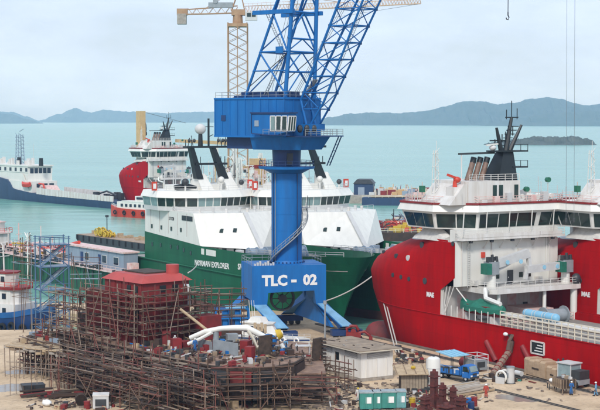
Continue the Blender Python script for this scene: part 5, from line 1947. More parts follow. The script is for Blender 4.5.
# ---- tugs on the left
def tug(fr, label, group, hullm, roofm, bands, tyres=True, scale=1.0):
    root = thing('tugboat', label, 'boat', fr, group=group)
    rings = []
    for x, w_, zt in ((-13, 3.4, 3.0), (-11, 4.2, 2.8), (0, 4.4, 2.8), (6, 4.0, 3.4), (10, 2.6, 4.2), (12.5, .5, 4.9)):
        rings.append([(x, w_, zt), (x, w_ * .9, 0), (x, w_ * .5, -1), (x, -w_ * .5, -1), (x, -w_ * .9, 0), (x, -w_, zt)])
    MB().loft(rings).build('hull', hullm, root, smooth=35)
    for s_ in (-1, 1):
        pts = [(x, s_ * w_, zt + .5) for x, w_, zt in ((-13, 3.4, 3.0), (-11, 4.2, 2.8), (0, 4.4, 2.8), (6, 4.0, 3.4), (10, 2.6, 4.2), (12.5, .4, 4.9))]
        c = MB()
        for a, b_ in zip(pts, pts[1:]):
            c.bar(a, b_, .2, 1.0)
        c.build('bulwark', M_BLUED if hullm is not M_BLUED else mat('tug_blue_paint', (0.012, 0.11, 0.32), .55, scale=.8, amt=.3, rust=.25), root)
        if tyres:
            for k in range(12):
                x = -12 + k * 2.0
                w_ = interp([(-13, 3.5), (-11, 4.25), (0, 4.45), (6, 4.05), (10, 2.6), (12.5, .5)], x)
                MB().torus((x, s_ * (w_ + .15), 1.5 + .3 * (k % 2)), .62, .28, 'y', 12, 6).build('fender_tyre', M_RUBBER, root, smooth=60)
    MB().box(-7, -3.1, 2.8, 6, 3.1, 5.6).build('lower_house', M_WHITEW, root)
    MB().prism([(-5.5, -2.7), (4.5, -2.7), (5.5, -1.5), (5.5, 1.5), (4.5, 2.7), (-5.5, 2.7)], 5.6, 8.2).build('upper_house', M_WHITEW, root)
    MB().prism([(-6.2, -3.1), (5, -3.1), (6.2, -1.7), (6.2, 1.7), (5, 3.1), (-6.2, 3.1)], 8.2, 8.6).build('roof', roofm, root)
    MB().prism([(-.5, -1.9), (2.5, -1.9), (3.3, 0), (2.5, 1.9), (-.5, 1.9)], 8.6, 11.0, [(-.6, -2), (2.8, -2), (3.7, 0), (2.8, 2), (-.6, 2)]).build('wheelhouse', M_WHITE, root)
    MB().prism([(-.9, -2.2), (3, -2.2), (4, 0), (3, 2.2), (-.9, 2.2)], 11.0, 11.3).build('wheelhouse_roof', roofm, root)
    for s_ in (-1, 1):
        for k in range(5):
            MB().box(-5 + k * 1.9, min(s_ * 2.66, s_ * 2.78), 6.5, -4.1 + k * 1.9, max(s_ * 2.66, s_ * 2.78), 7.5).build('window', M_GLASSB, root)
        for k in range(4):
            MB().box(-6 + k * 3, min(s_ * 3.06, s_ * 3.18), 3.6, -5.2 + k * 3, max(s_ * 3.06, s_ * 3.18), 4.9).build('window' if k % 2 else 'door', M_GLASSB if k % 2 else M_TAN, root)
        for k in range(3):
            MB().box(-.2 + k, min(s_ * 1.9, s_ * 2.06), 9.5, .55 + k, max(s_ * 1.9, s_ * 2.06), 10.5).build('window', M_GLASSB, root)
    for y in (-1.7, 1.7):
        MB().cone((-4, y, 8.6), (-4.3, y, 12), .55, .5, 10).build('funnel', bands, root, smooth=40)
    c = MB().bar((.8, 0, 11.3), (.6, 0, 16), .2)
    c.bar((.7, -1.6, 14), (.7, 1.6, 14), .12)
    c.bar((.7, -1.0, 15.2), (.7, 1.0, 15.2), .1)
    c.build('mast', M_WHITE, root)
    railing(root, [(-6, -3, 8.6), (5, -3, 8.6), (6, 0, 8.6), (5, 3, 8.6), (-6, 3, 8.6)], M_ORANGE, 1.0, 1.6, .04, 2, posts=False)
    MB().box(-10.5, -1.6, 2.8, -8.4, 1.6, 4.4).build('tow_winch', M_YEL, root)
    return root


p = G(6, 336, SEA_Z)
tug(Frame((p.x - 2, p.y + 6, SEA_Z), -30), 'blue hulled tug with white house and red roof edge, tyres along its side', 'tugs on the left', M_BLUED, M_RED2, M_TAN)
p = G(-6, 262, SEA_Z)
t2 = tug(Frame((p.x, p.y, SEA_Z), -50), 'pale tug cut by the left edge, its striped funnels above the green barge', 'tugs on the left', M_DGREY, M_PINK, M_NAVY, False)
# warehouse roofs and masts on the far pier between the two rows of ships
def far_pier():
    a = G(358, 206, SEA_Z)
    fr = Frame((a.x, a.y + 20, SEA_Z), -8)
    o = MB().prism([(-6, 0), (75, 0), (75, 30), (-6, 30)], -2, 3.6).build('pier', M_CONC)
    o.location = fr.o
    o.rotation_euler = (0, 0, R(fr.deg))
    structure(o)
    t = thing('warehouse', 'dark blue gabled shed on the far pier right of the green ships', 'shed', Frame(fr.w(-2, 8, 3.6), fr.deg))
    MB().box(0, 0, 0, 9, 10, 5.2).build('wall', M_NAVY, t)
    MB().loft([[(-.4, -.5, 5.2), (9.4, -.5, 5.2), (7.6, -.5, 7.2), (1.4, -.5, 7.2)], [(-.4, 10.5, 5.2), (9.4, 10.5, 5.2), (7.6, 10.5, 7.2), (1.4, 10.5, 7.2)]]).build('roof', M_DGREY, t)
    MB().box(2, -.1, 0, 5, 0, 3.6).build('door', M_GREYB, t)
    r_ = random.Random(13)
    for mm, nn in ((M_CREAM, 90), (M_WHITEW, 60), (M_RED2, 30), (M_TAN, 50), (M_DGREY, 40)):
        c = MB()
        for k in range(nn):
            q = Vector((r_.uniform(7, 72), r_.uniform(.5, 26), 3.6))
            if k % 2:
                c.box(q.x, q.y, q.z, q.x + r_.uniform(.6, 3), q.y + r_.uniform(.5, 2), q.z + r_.uniform(.6, 3.4))
            else:
                c.bar(q, q + Vector((r_.uniform(-1, 1), 0, r_.uniform(1, 5))), .22)
        o = c.build('pier_clutter', mm, kind='stuff')
        o.location = fr.o
        o.rotation_euler = (0, 0, R(fr.deg))
    cols = [M_LGREY, M_RED2, M_TAN, M_GREYB, M_PINK, M_CREAM]
    nm = ['light grey', 'dull red', 'tan', 'blue grey', 'pink', 'cream']
    for k in range(26):
        i = k % 6
        x, y, z = 9.8 + (k % 13) * 4.6, 1.5 + 4 * (k // 13), 3.6
        t = thing('cargo_crate', ['first', 'second', 'third', 'fourth', 'fifth'][k // 6] + ' ' + nm[i] + ' crate from the left in the cargo on the far pier', 'crate', Frame(fr.w(x, y, z), fr.deg + r_.uniform(-6, 6)), group=nm[i] + ' crates on the far pier')
        w_, h = r_.uniform(2.6, 4.3), r_.uniform(1.8, 3.4)
        MB().box(0, 0, 0, w_, 2.4, h).build('body', cols[i], t)
        for q in range(3):
            block('batten', (w_ * (q + .5) / 3, -.05, .1), (w_ * (q + .5) / 3, -.05, h - .1), .2, .1, cols[i], t)
    b_ = thing('work_barge', 'dark barge with tan deck piping moored along the far pier', 'barge', Frame(fr.w(6, -14, 0), fr.deg))
    MB().loft([[(x, y0, z) for y0, z in ((0, 3.4), (0, -1), (10, -1), (10, 3.4))] for x in (-2, 62)]).build('hull', M_NAVY, b_)
    for k in range(6):
        MB().tube([(2, 1 + 1.4 * k, 3.9), (30, 1.4 + 1.4 * k, 4.2), (60, 1 + 1.4 * k, 3.9)], .4, 6).build('pipe', [M_WOOD, M_CREAM, M_RED2][k % 3], b_, smooth=40)
    for k in range(12):
        x = 1 + k * 5
        MB().box(x, 2 + (k % 3) * 2, 4.4, x + 2.4, 4 + (k % 3) * 2, 5.8 + .6 * (k % 2)).build('deck_box', cols[k % 6], b_)
    railing(b_, [(-2, 0, 3.4), (62, 0, 3.4)], M_CREAM, 1.2, 3, .07, 2)


far_pier()


def rust_barge():
    a = G(372, 241, SEA_Z)
    fr = Frame((a.x, a.y, SEA_Z), -14)
    root = thing('rust_barge', 'rusty barge heaped with red and yellow gear between the green and red bows', 'barge', fr)
    MB().loft([[(x, 0, z0), (x, 70, z0), (x, 70, 2.6), (x, 0, 2.6)] for x, z0 in ((-6, 1), (-3, -1), (44, -1))]).build('hull', M_RUST, root)
    MB().box(-5.5, .3, 2.6, 43.5, 69.7, 2.8).build('deck', M_PLANKD, root)
    r_ = random.Random(51)
    for mm, nn, y0, y1 in ((M_RED2, 90, 6, 34), (M_ORANGE, 30, 4, 30), (M_YEL, 26, 1, 14), (M_DGREY, 80, 2, 68), (M_PLANK, 80, 2, 68), (M_RUST, 90, 20, 68), (M_CREAM, 40, 30, 68), (M_GREYB, 50, 25, 68)):
        c = MB()
        for k in range(nn):
            x, y = r_.uniform(-4, 40), r_.uniform(y0, y1)
            q = r_.uniform(.5, 1.8)
            if k % 3:
                c.box(x, y, 2.8, x + q * r_.uniform(.8, 2), y + q, 2.8 + q * r_.uniform(.6, 1.6))
            else:
                c.bar((x, y, 3), (x + r_.uniform(-4, 6), y + r_.uniform(-1, 1), 3 + r_.uniform(0, 3.5)), .25)
        c.build('deck_clutter', mm, root, kind='stuff')
    for k in range(7):
        x = -3 + k * 5
        b_ = MB()
        for z in (2.8, 4.2, 5.4):
            b_.bar((x, 12, z), (x + 4, 12, z), .22)
            b_.bar((x, 16, z), (x + 4, 16, z), .22)
        for dx, dy in ((0, 12), (4, 12), (0, 16), (4, 16)):
            b_.bar((x + dx, dy, 2.8), (x + dx, dy, 5.5), .22)
        b_.build('pipe_rack', M_ORANGE if k % 2 else M_RED2, root)
    for k in range(4):
        y = 4 + k * 5
        MB().tube([(0, y + 20, 4.2), (14, y + 20.4, 4.6), (30, y + 20, 4.0)], .5, 6).build('pipe', (M_CREAM, M_RED2, M_WOOD, M_PLANK)[k], root, smooth=40)
    for k in range(3):
        rod('deck_post', (3 + 11 * k, 22, 2.8), (3 + 11 * k, 22, 9), .16, M_DGREY, root)
    railing(root, [(-5, .4, 2.8), (43, .4, 2.8)], M_CREAM, 1.2, 2.5, .07, 2)


rust_barge()

# ================================================================== scaffolding and the unfinished hull
def scaffold(label, P0, P1, z0, levels, depth=1.3, bay=2.1, seed=1, plank=.6, mats=(None,), group='pipe scaffolds round the unfinished hull', top=1.2, r=.07, brace_p=.35, messy=.12, skirt=True):
    rr = random.Random(seed)
    P0, P1 = Vector((P0.x, P0.y, 0)), Vector((P1.x, P1.y, 0))
    d = P1 - P0
    L = d.length
    fr = Frame((P0.x, P0.y, z0), math.degrees(math.atan2(d.y, d.x)))
    root = thing('scaffold', label, 'scaffold', fr, group=group)
    n = max(1, round(L / bay))
    xs = [L * i / n for i in range(n + 1)]
    mats = list(mats)
    pick = lambda: rr.choice(mats)
    H = levels[-1] - z0
    j = lambda s_=1.0: rr.uniform(-messy, messy) * s_
    for x in xs:
        for y in (0, -depth):
            rod('standard', (x + j(), y + j(.5), 0), (x + j(), y + j(.5), H + top + rr.uniform(-.5, .9)), r * rr.uniform(.9, 1.25), pick(), root)
    for lv in levels:
        z = lv - z0
        for y in (0, -depth):
            i = 0
            while i < n:
                k = min(n, i + rr.choice((2, 2, 3)))
                hs = (0, .95) if y else (0,)
                for h in hs:
                    rod('ledger', (xs[i] - rr.uniform(.1, .7), y + j(.4), z + h + j(.8)), (xs[k] + rr.uniform(.1, .7), y + j(.4), z + h + j(.8)), r * rr.uniform(.85, 1.15), pick(), root)
                i = k
        for x in xs:
            rod('transom', (x + j(), .35, z + .06 + j(.3)), (x + j(), -depth - rr.uniform(.2, .8), z + .06 + j(.3)), r, pick(), root)
        for i in range(n):
            if rr.random() < plank:
                y = -depth * rr.uniform(.25, .8)
                block('plank', (xs[i] - .2 + j(), y + j(), z + .14), (xs[i + 1] + .2 + j(), y + j(), z + .14 + j(.3)), depth * rr.uniform(.35, .75), .05, M_PLANK if rr.random() < .35 else M_PLANKD, root)
    for i in range(n):
        if rr.random() < brace_p:
            a, b_ = rr.sample([0, H + .6], 2)
            k = min(n, i + rr.choice((1, 2)))
            rod('brace', (xs[i], -depth - .08, a), (xs[k], -depth - .08, b_), r * 1.1, pick(), root)
    return root


S_BROWN = (M_POLE, M_POLE, M_POLE, M_POLE2, M_POLE3)
S_PALE = (M_POLE, M_POLE2, M_POLE2, M_POLE3)
S_REDS = (M_POLE, M_POLE3, M_POLE3, M_POLE2)
o5 = G(143, 345, 5)
V = Frame((o5.x, o5.y, 0), -50)


def unfinished_hull():
    root = thing('unfinished_ship', 'rusty unfinished ship hull wrapped in scaffolding with a dusty open deck', 'ship', V)
    plan = [(-19, -3.9), (20.5, -3.9), (24, -3.0), (26.2, -1.0), (27, 2), (26.3, 6), (23.5, 10), (19, 13), (14, 14.2), (-19, 14.2)]
    low = [(p[0] - (1.5 if p[0] > 20 else 0), p[1] * .93 + .4) for p in plan]
    MB().prism(low, .9, 4.75, plan).build('hull', M_RUST, root)
    MB().prism([(p[0] * .995, p[1] * .985 + .08) for p in plan], 4.76, 5.0).build('deck', M_PDECK, root)
    r_ = random.Random(31)
    # plating: each plate proud by a few millimetres
    cols = (M_RUST, M_RUST, M_PRIMER, M_DGREY, M_RUST, M_PLANKD)
    for row in range(2):
        z0, z1 = 1.0 + row * 1.9, 2.85 + row * 1.9
        x = -18.8
        while x < 20:
            w_ = r_.uniform(2.4, 4.2)
            x1 = min(x + w_, 20.3)
            off = .02 + r_.uniform(0, .05)
            f = lambda z: -3.9 + (4.75 - z) * .03
            MB().slab((x, f(z0) - off, z0), (x1 - .08, f(z0) - off, z0), (x1 - .08, f(z1) - off, z1 - .06), (x, f(z1) - off, z1 - .06), .06).build('hull_plate', r_.choice(cols), root)
            x = x1
    for a, b_ in zip(plan[1:6], plan[2:7]):
        for row in range(2):
            z0, z1 = 1.0 + row * 1.9, 2.8 + row * 1.9
            A, B = Vector((*a, 0)), Vector((*b_, 0))
            n_ = Vector(((B - A).y, -(B - A).x, 0)).normalized() * .05
            MB().slab(A.lerp(B, .03) + n_ + Vector((0, 0, z0)), A.lerp(B, .97) + n_ + Vector((0, 0, z0)), A.lerp(B, .97) + n_ + Vector((0, 0, z1)), A.lerp(B, .03) + n_ + Vector((0, 0, z1)), .06).build('hull_plate', r_.choice(cols), root)
    # bulwark frame pieces round the deck edge
    pts = [Vector((*p, 5.0)) for p in plan]
    for i in range(len(pts) - 1):
        a, b_ = pts[i], pts[i + 1]
        n_ = max(1, int((b_ - a).length / 1.7))
        for k in range(n_):
            q = a.lerp(b_, (k + .5) / n_)
            if r_.random() < .75:
                MB().cbox((q.x, q.y, 5.35), .12, .12, .7).build('bulwark_stay', r_.choice((M_PRIMER, M_RUST, M_PLANKD)), root)
    c = MB()
    for a, b_ in zip(pts[:6], pts[1:7]):
        c.bar(a + Vector((0, 0, .1)), b_ + Vector((0, 0, .1)), .25, .2)
    c.build('deck_edge', M_PLANKD, root)
    # keel blocks
    for k in range(14):
        x = -18 + k * 3.2
        for y in (-2.6, 5, 12):
            MB().box(x, y - .5, 0.002, x + 1.2, y + .5, .95).build('keel_block', M_WOOD if k % 3 else M_CONC, root)
    # red deckhouse
    hx0, hy1, hz = -9.8, 8.0, 13.7
    MB().box(hx0, 0, 5.0, 0, hy1, hz).build('deckhouse', M_PRIMER, root)
    MB().prism([(hx0 - .4, -.4), (.4, -.4), (.4, hy1 + .4), (hx0 - .4, hy1 + .4)], hz, hz + .95, [(hx0 + 1.0, .9), (-.9, .9), (-.9, hy1 - .9), (hx0 + 1.0, hy1 - .9)]).build('roof', M_PRIMERL, root)
    MB().box(hx0 + 1.6, 2.4, hz + .95, hx0 + 7, 6.5, hz + 1.15).build('roof_sheet', M_PLANKD, root)
    MB().cone((-1.8, hy1 - 1.6, hz + .9), (-1.8, hy1 - 1.6, hz + 2.2), .95, .95, 14).build('roof_barrel', M_PRIMERL, root, smooth=40)
    for x in (-3.4, -1.6):
        MB().box(x - .45, -.12, 12.3, x + .45, .02, 13.2).build('window', M_BLACK, root)
    for y in (3.4, 5.6):
        MB().box(-.02, y - .5, 12.3, .12, y + .5, 13.2).build('window', M_BLACK, root)
    for k in range(6):
        x = hx0 + 1 + k * 1.7
        block('wall_stiffener', (x, -.06, 5.0), (x, -.06, hz - .1), .14, .1, M_PRIMER, root)
    for z in (7.9, 10.8):
        block('deck_band', (hx0 - .1, -.1, z), (.1, -.1, z), .18, .25, M_PRIMERL, root)
        block('deck_band', (.1, -.1, z), (.1, hy1 + .1, z), .18, .25, M_PRIMERL, root)
    for k in range(4):
        o = MB().box(hx0 + 1.2 + k * 2.2, -.15, 8.6, hx0 + 2.2 + k * 2.2, 0, 9.9).build('window', M_BLACK, root)
    MB().tube([(.5, 6.8, 13.0), (.9, 7.2, 13.0), (1.0, 7.3, 12.4), (1.0, 7.3, 10.2)], .24, 8).build('vent_pipe', M_LGREY, root, smooth=40)
    MB().box(0.02, 8.1, 5.0, 3.0, 11.6, 8.6).build('side_house', M_PRIMER, root)
    MB().box(-15.2, .2, 5, hx0 - .02, 8.5, 11.6).build('aft_house', M_PRIMER, root)
    MB().box(-15.4, .05, 11.6, hx0 - .02, 8.7, 11.8).build('aft_roof', M_PLANKD, root)
    MB().box(-18.5, .5, 5, -15.5, 10, 7.8).build('stern_house', M_RUST, root)
    # the tangle of tubes and planks behind the outer scaffolds, past counting
    for mm, nn, w_ in ((M_POLE, 620, .11), (M_PLANKD, 420, .4), (M_POLE3, 170, .10), (M_PLANK, 90, .32), (M_RUST, 160, .3), (M_POLE2, 90, .1)):
        c = MB()
        for k in range(nn):
            x = r_.uniform(-20, 26)
            y = -4.2 - (5.0 if x < -4 else 9.0) * r_.random() ** 1.4 - (1.2 if x > 20 else 0)
            z = r_.choice((.7, 1.5, 1.55, 2.3, 3.1, 3.2, 4.0, 4.8)) + r_.uniform(-.1, .1)
            t = r_.random()
            if t < .72:
                d = Vector((r_.uniform(2.2, 5.5), r_.uniform(-.15, .15), r_.uniform(-.12, .12)))
            elif t < .88:
                d = Vector((r_.uniform(-.1, .1), r_.uniform(-1.8, 1.8), r_.uniform(-.05, .05)))
            else:
                z = 0
                d = Vector((r_.uniform(-.1, .1), r_.uniform(-.1, .1), r_.uniform(3.6, 5.6)))
            if x + d.x > 27.5:
                continue
            if w_ > .15 and t > .88:
                continue
            c.bar((x, y, z), Vector((x, y, z)) + d, w_, .06 if w_ > .15 else w_)
        c.build('scaffold_tangle', mm, root, kind='stuff')
    for mm, nn in ((M_PLANK, 80), (M_PRIMER, 60), (M_DGREY, 70), (M_WOOD, 46), (M_LGREY, 30), (M_RUST, 90), (M_BLUE, 14)):
        c = MB()
        for k in range(nn):
            x, y = r_.uniform(.6, 25), r_.uniform(-3, 13)
            if x > 18 and y > 11 or x > 24 and (y > 8 or y < 0):
                continue
            if k % 3 == 0:
                c.bar((x, y, 5.1), (x + r_.uniform(-2, 2), y + r_.uniform(-2, 2), 5.15 + r_.uniform(0, .5)), .16, .12)
            else:
                q = r_.uniform(.15, .6)
                c.cbox((x, y, 5 + q * .5), q * r_.uniform(.8, 2.2), q, q * r_.uniform(.8, 1.8), r_.uniform(0, 3))
        c.build('deck_clutter', mm, root, kind='stuff')
    # boards, netting frames and short tubes crowding both faces of the house
    for mm, nn, w_ in ((M_POLE, 70, .1), (M_POLE3, 70, .1), (M_PLANKD, 34, .3), (M_PLANK, 18, .3), (M_PRIMER, 40, .25), (M_POLE2, 24, .09)):
        c = MB()
        for k in range(nn):
            left = r_.random() < .6
            z = r_.choice((6.5, 7.4, 8.3, 9.2, 10.1, 11.0, 11.9)) + r_.uniform(-.15, .15)
            off = r_.uniform(.3, 2.0)
            t = r_.random()
            L_ = r_.uniform(1.5, 4)
            if left:
                x = r_.uniform(-16, .5)
                p = Vector((x, -off, z))
                d = Vector((L_, r_.uniform(-.1, .1), r_.uniform(-.12, .12))) if t < .8 else Vector((r_.uniform(-.4, .4), 0, r_.uniform(1.5, 3)))
                if x + d.x > 2:
                    continue
            else:
                y = r_.uniform(-.5, 8.5)
                p = Vector((.2 + off, y, z))
                d = Vector((r_.uniform(-.1, .1), L_ * .8, r_.uniform(-.12, .12))) if t < .8 else Vector((0, r_.uniform(-.4, .4), r_.uniform(1.5, 3)))
            if w_ > .2 and t >= .8:
                continue
            c.bar(p, p + d, w_, .06 if w_ > .2 else w_)
        c.build('scaffold_tangle', mm, root, kind='stuff')
    # grey screen panels and fittings on the deck
    for (px0, py0, px1, py1, h) in ((198, 349, 212, 353, 1.5), (213, 353, 238, 357.5, 1.9), (196, 346, 205, 349, 1.3)):
        a, b_ = V.onz(px0, py0, 5), V.onz(px1, py1, 5)
        MB().slab(a, b_, b_ + Vector((0, 0, h)), a + Vector((0, 0, h)), .08).build('screen_panel', M_GREY, root)
    for (px, py, s_, m, h) in ((176, 350, 1.1, M_PRIMER, 1.6), (183, 348, 1.3, M_PRIMER, 1.0), (207, 352, .8, M_RED2, 1.0), (246, 352, 1.2, M_RED2, 1.6), (250, 360, 1.0, M_RED2, 1.8), (232, 342, 1.3, M_GREY, 1.2), (166, 345, 1.0, M_PRIMER, 2.0), (158, 349, .8, M_RUST, 1.4), (221, 345, .9, M_BLUE, .8), (170, 343, 1.2, M_PRIMER, 2.4)):
        q = V.onz(px, py, 5)
        MB().cbox((q.x, q.y, 5 + h / 2), s_, s_ * 1.2, h, r_.uniform(-.5, .5)).build('deck_fitting', m, root)
    for k in range(16):
        q = V.onz(r_.uniform(152, 245), r_.uniform(338, 358), 5)
        if 0 < q.x < 24 and -3 < q.y < 12:
            block('loose_timber', q + Vector((0, 0, .15)), q + Vector((r_.uniform(-1.5, 1.5), r_.uniform(-1.5, 1.5), .2)), .3, .2, r_.choice((M_WOOD, M_RUST, M_PLANK, M_LGREY)), root)
    return root


unfinished_hull()

# scaffolds round the red house
scaffold('red and brown scaffold on the left face of the red deckhouse', V.w(-11.5, -.9), V.w(1.2, -.9), 5, [6.6, 8.4, 10.2, 12.0], 1.3, 2.1, 3, .55, S_REDS, top=1.0, brace_p=.7)
scaffold('brown scaffold on the right face of the red deckhouse', V.w(1.0, -1.6), V.w(1.0, 10.2), 5, [6.6, 8.4, 10.2, 12.0], 1.5, 1.9, 4, .7, S_BROWN, top=1.0, brace_p=.4)
scaffold('scaffold behind the red deckhouse beside the green hull', V.w(-2, 10.5), V.w(1.5, 16.5), 5, [8.0, 9.6, 11.2], 1.6, 1.6, 5, .8, S_BROWN, top=.9)
scaffold('tangled scaffold left of the red deckhouse', V.w(-19.5, -2.0), V.w(-11.6, -2.0), 0, [3, 5, 7, 9, 11], 1.6, 1.9, 6, .75, S_BROWN, top=.8, brace_p=.6)
# scaffolds down the hull side and round the bow
scaffold('dark scaffold along the hull side under the red deckhouse', V.w(-19, -4.7), V.w(1, -4.7), 0, [1.6, 3.3, 5.0, 6.4], 1.5, 2.0, 7, .7, S_BROWN, top=1.1, brace_p=.5)
scaffold('dark scaffold along the hull side below the open deck', V.w(1, -4.8), V.w(22, -4.8), 0, [1.6, 3.3, 4.9], 1.7, 2.2, 8, .85, S_BROWN, top=1.5, brace_p=.5)
scaffold('outer low scaffold in front of the unfinished hull', V.w(-17, -8.6), V.w(6, -9.0), 0, [1.4, 3.0, 4.4], 1.5, 2.2, 9, .45, S_PALE, top=.8, brace_p=.6)
scaffold('outer scaffold nearest the bottom edge of the picture', V.w(6, -8.8), V.w(28, -8.2), 0, [1.3, 2.8, 4.0], 1.6, 2.3, 10, .5, S_PALE, top=.9, brace_p=.5)
scaffold('scaffold wrapped round the rounded bow', V.w(23.5, -5.4), V.w(28.6, 3.0), 0, [1.6, 3.2, 4.6], 1.6, 1.8, 12, .7, S_BROWN, top=.8)
scaffold('lowest scaffold cut by the bottom edge of the picture', V.w(-2, -12.2), V.w(24, -12.4), 0, [1.3, 2.7], 1.5, 2.2, 22, .6, S_BROWN, top=.9, brace_p=.4)
# the second hull section at the right, with its scaffolds
H2 = Frame((G(268, 380, 0).x, G(268, 380, 0).y, 0), 6)


def hull_section():
    root = thing('hull_section', 'flat dusty pink hull section with two tall brown rib frames', 'ship section', H2)
    a, b_, c, d = H2.onz(272, 374, 3.6), H2.onz(326, 373, 3.6), H2.onz(318, 343, 3.6), H2.onz(270, 341, 3.6)
    poly = [(p.x, p.y) for p in (a, b_, c, d)]
    MB().prism(poly, .8, 3.4).build('hull', M_RUST, root)
    MB().prism(poly, 3.41, 3.6).build('deck', M_PDECK, root)
    for (px0, px1, py, yt) in ((256, 272, 369, 336), (310, 322, 361, 338)):
        p, q = H2.onz(px0, py, 3.6), H2.onz(px1, py - 1, 3.6)
        h = (py - yt) / 7.3
        MB().slab((p.x, p.y, .5), (q.x, q.y, .5), (q.x, q.y, 3.6 + h), (p.x + .5, p.y, 3.6 + h * .97), .45).build('rib_frame', M_PLANKD, root)
        for k in range(6):
            z = 3.9 + k * h / 6.2
            MB().box(q.x - .15, q.y - .6, z, q.x + .55, q.y + .25, z + .22).build('frame_flange', M_RUST, root)
    r_ = random.Random(9)
    for k in range(26):
        q = H2.onz(r_.uniform(272, 318), r_.uniform(345, 366), 3.6)
        block('loose_timber', q + Vector((0, 0, .12)), q + Vector((r_.uniform(-1.6, 1.6), r_.uniform(-1, 1), .16)), .25, .18, r_.choice((M_WOOD, M_RUST, M_PRIMER, M_LGREY, M_PRIMER)), root)
    q = H2.onz(303, 356, 3.6)
    for k in range(4):
        rod('trestle_leg', (q.x - .9 + (k % 2) * 1.8, q.y - .5 + (k // 2), 3.6), (q.x - .9 + (k % 2) * 1.8, q.y - .5 + (k // 2), 5.4), .07, M_LGREY, root)
    MB().box(q.x - 1.1, q.y - .6, 5.0, q.x + 1.1, q.y + .6, 5.12).build('trestle_top', M_LGREY, root)


hull_section()
r_h = random.Random(41)
root_h = bpy.data.objects['hull_section']
for mm, nn, w_ in ((M_POLE, 260, .11), (M_PLANKD, 150, .35), (M_POLE3, 90, .1), (M_RUST, 70, .3), (M_PLANK, 36, .3)):
    c = MB()
    for k in range(nn):
        q = H2.l(G(r_h.uniform(256, 306), r_h.uniform(380, 411), 0))
        z = r_h.choice((.7, 1.4, 2.1, 2.8, 3.4)) + r_h.uniform(-.1, .1)
        t = r_h.random()
        d = Vector((r_h.uniform(1.5, 4), r_h.uniform(-.3, .3), r_h.uniform(-.12, .12))) if t < .72 else (Vector((0, r_h.uniform(-2, 2), 0)) if t < .86 else Vector((r_h.uniform(-.1, .1), 0, -z + 3.6)))
        c.bar((q.x, q.y, z), Vector((q.x, q.y, z)) + d, w_, .06 if w_ > .15 else w_)
    c.build('scaffold_tangle', mm, root_h, kind='stuff')
PT = lambda px, py: G(px, py, 0)
scaffold('dark scaffold in front of the pink hull section', PT(262, 388), PT(312, 390), 0, [1.4, 2.8, 4.2], 1.6, 1.9, 14, .65, S_BROWN, top=.7, brace_p=.6)
scaffold('lower scaffold with red ties near the bottom centre', PT(266, 402), PT(336, 402), 0, [1.2, 2.5], 1.6, 2.0, 15, .6, S_REDS, top=.8, brace_p=.8)
scaffold('scaffold standing against the white hut', PT(326, 386), PT(354, 392), 0, [1.6, 3.0], 1.0, 2.0, 16, .1, S_BROWN, top=.9, brace_p=.3)
scaffold('light scaffold at the far left of the yard', PT(16, 394), PT(58, 397), 0, [3.6], 1.3, 3.0, 17, .1, S_PALE, top=.5, brace_p=.1, r=.045)


# blue access tower on the left
def blue_tower():
    b0 = G(41, 338, 0)
    b1 = G(69, 336, 0)
    d = b1 - b0
    fr = Frame((b0.x, b0.y, 0), math.degrees(math.atan2(d.y, d.x)) - 3)
    L = d.length
    root = thing('access_tower', 'tall blue scaffold stair tower with railed top platform', 'scaffold tower', fr)
    H = fr.onv(55, 244, 0).z
    W = 3.2
    for x in (0, L):
        for y in (0, W):
            rod('standard', (x, y, 0), (x, y, H + 1.3), .11, M_POLEB, root)
    rod('standard', (L * .36, 0, 0), (L * .36, 0, H + 1.2), .07, M_POLEB, root)
    lv = [fr.onv(55, yy, 0).z for yy in (328, 311, 290, 267, 245)]
    for k, z in enumerate(lv):
        for y in (0, W):
            rod('ledger', (-.3, y, z), (L + .3, y, z), .09, M_POLEB, root)
            rod('ledger', (-.3, y, z + 1.0), (L + .3, y, z + 1.0), .05, M_POLEB, root)
        for x in (0, L):
            rod('transom', (x, -.2, z), (x, W + .2, z), .08, M_POLEB, root)
        if k >= 2:
            for q in range(5):
                block('deck_plank', (0, .4 + q * .6, z + .1), (L, .4 + q * .6, z + .1), .5, .06, M_GREYB, root)
    for z0, z1 in zip(lv, lv[1:]):
        rod('brace', (0, 0, z0 + .1), (L, 0, z1 - .1), .09, M_POLEB, root)
        rod('brace', (L, 0, z0 + .1), (0, 0, z1 - .1), .09, M_POLEB, root)
        rod('brace', (0, W, z0 + .1), (L, W, z1 - .1), .07, M_BLUED, root)
        f = MB()
        f.bar((.3, 1.0, z0 + .1), (L - .3, 1.0, z1), .12, .25)
        f.bar((.3, 1.8, z0 + .1), (L - .3, 1.8, z1), .12, .25)
        st = f.build('stair', M_GREYB, root)
        for q in range(8):
            t = (q + .5) / 8
            block('tread', (.3 + (L - .6) * t, 1.0, z0 + (z1 - z0) * t), (.3 + (L - .6) * t, 1.8, z0 + (z1 - z0) * t), .28, .05, M_GREY, st)
    z = lv[-1]
    for q in range(7):
        rod('guard_post', (L * q / 6, 0, z), (L * q / 6, 0, z + 1.3), .05, M_POLEB, root)
    rod('guard_rail', (-.3, 0, z + 1.3), (L + .3, 0, z + 1.3), .06, M_POLEB, root)
    rod('guard_rail', (-.3, W, z + 1.3), (L + .3, W, z + 1.3), .06, M_POLEB, root)


blue_tower()
scaffold('thin grey scaffold beside the blue stair tower', PT(22, 330), PT(40, 333), 0, [6, 9, 12, 15], 1.6, 2.2, 18, .15, (M_POLE2, M_POLE, M_GREYB), top=1.0, r=.05, brace_p=.5, group='grey scaffolds near the blue tower')
scaffold('thin grey scaffold in front of the green barge right of the stair tower', PT(74, 322), PT(100, 322), 0, [5, 8, 11], 1.6, 2.2, 19, .3, (M_POLE2, M_POLE, M_GREYB), top=1.0, r=.05, brace_p=.5, group='grey scaffolds near the blue tower')


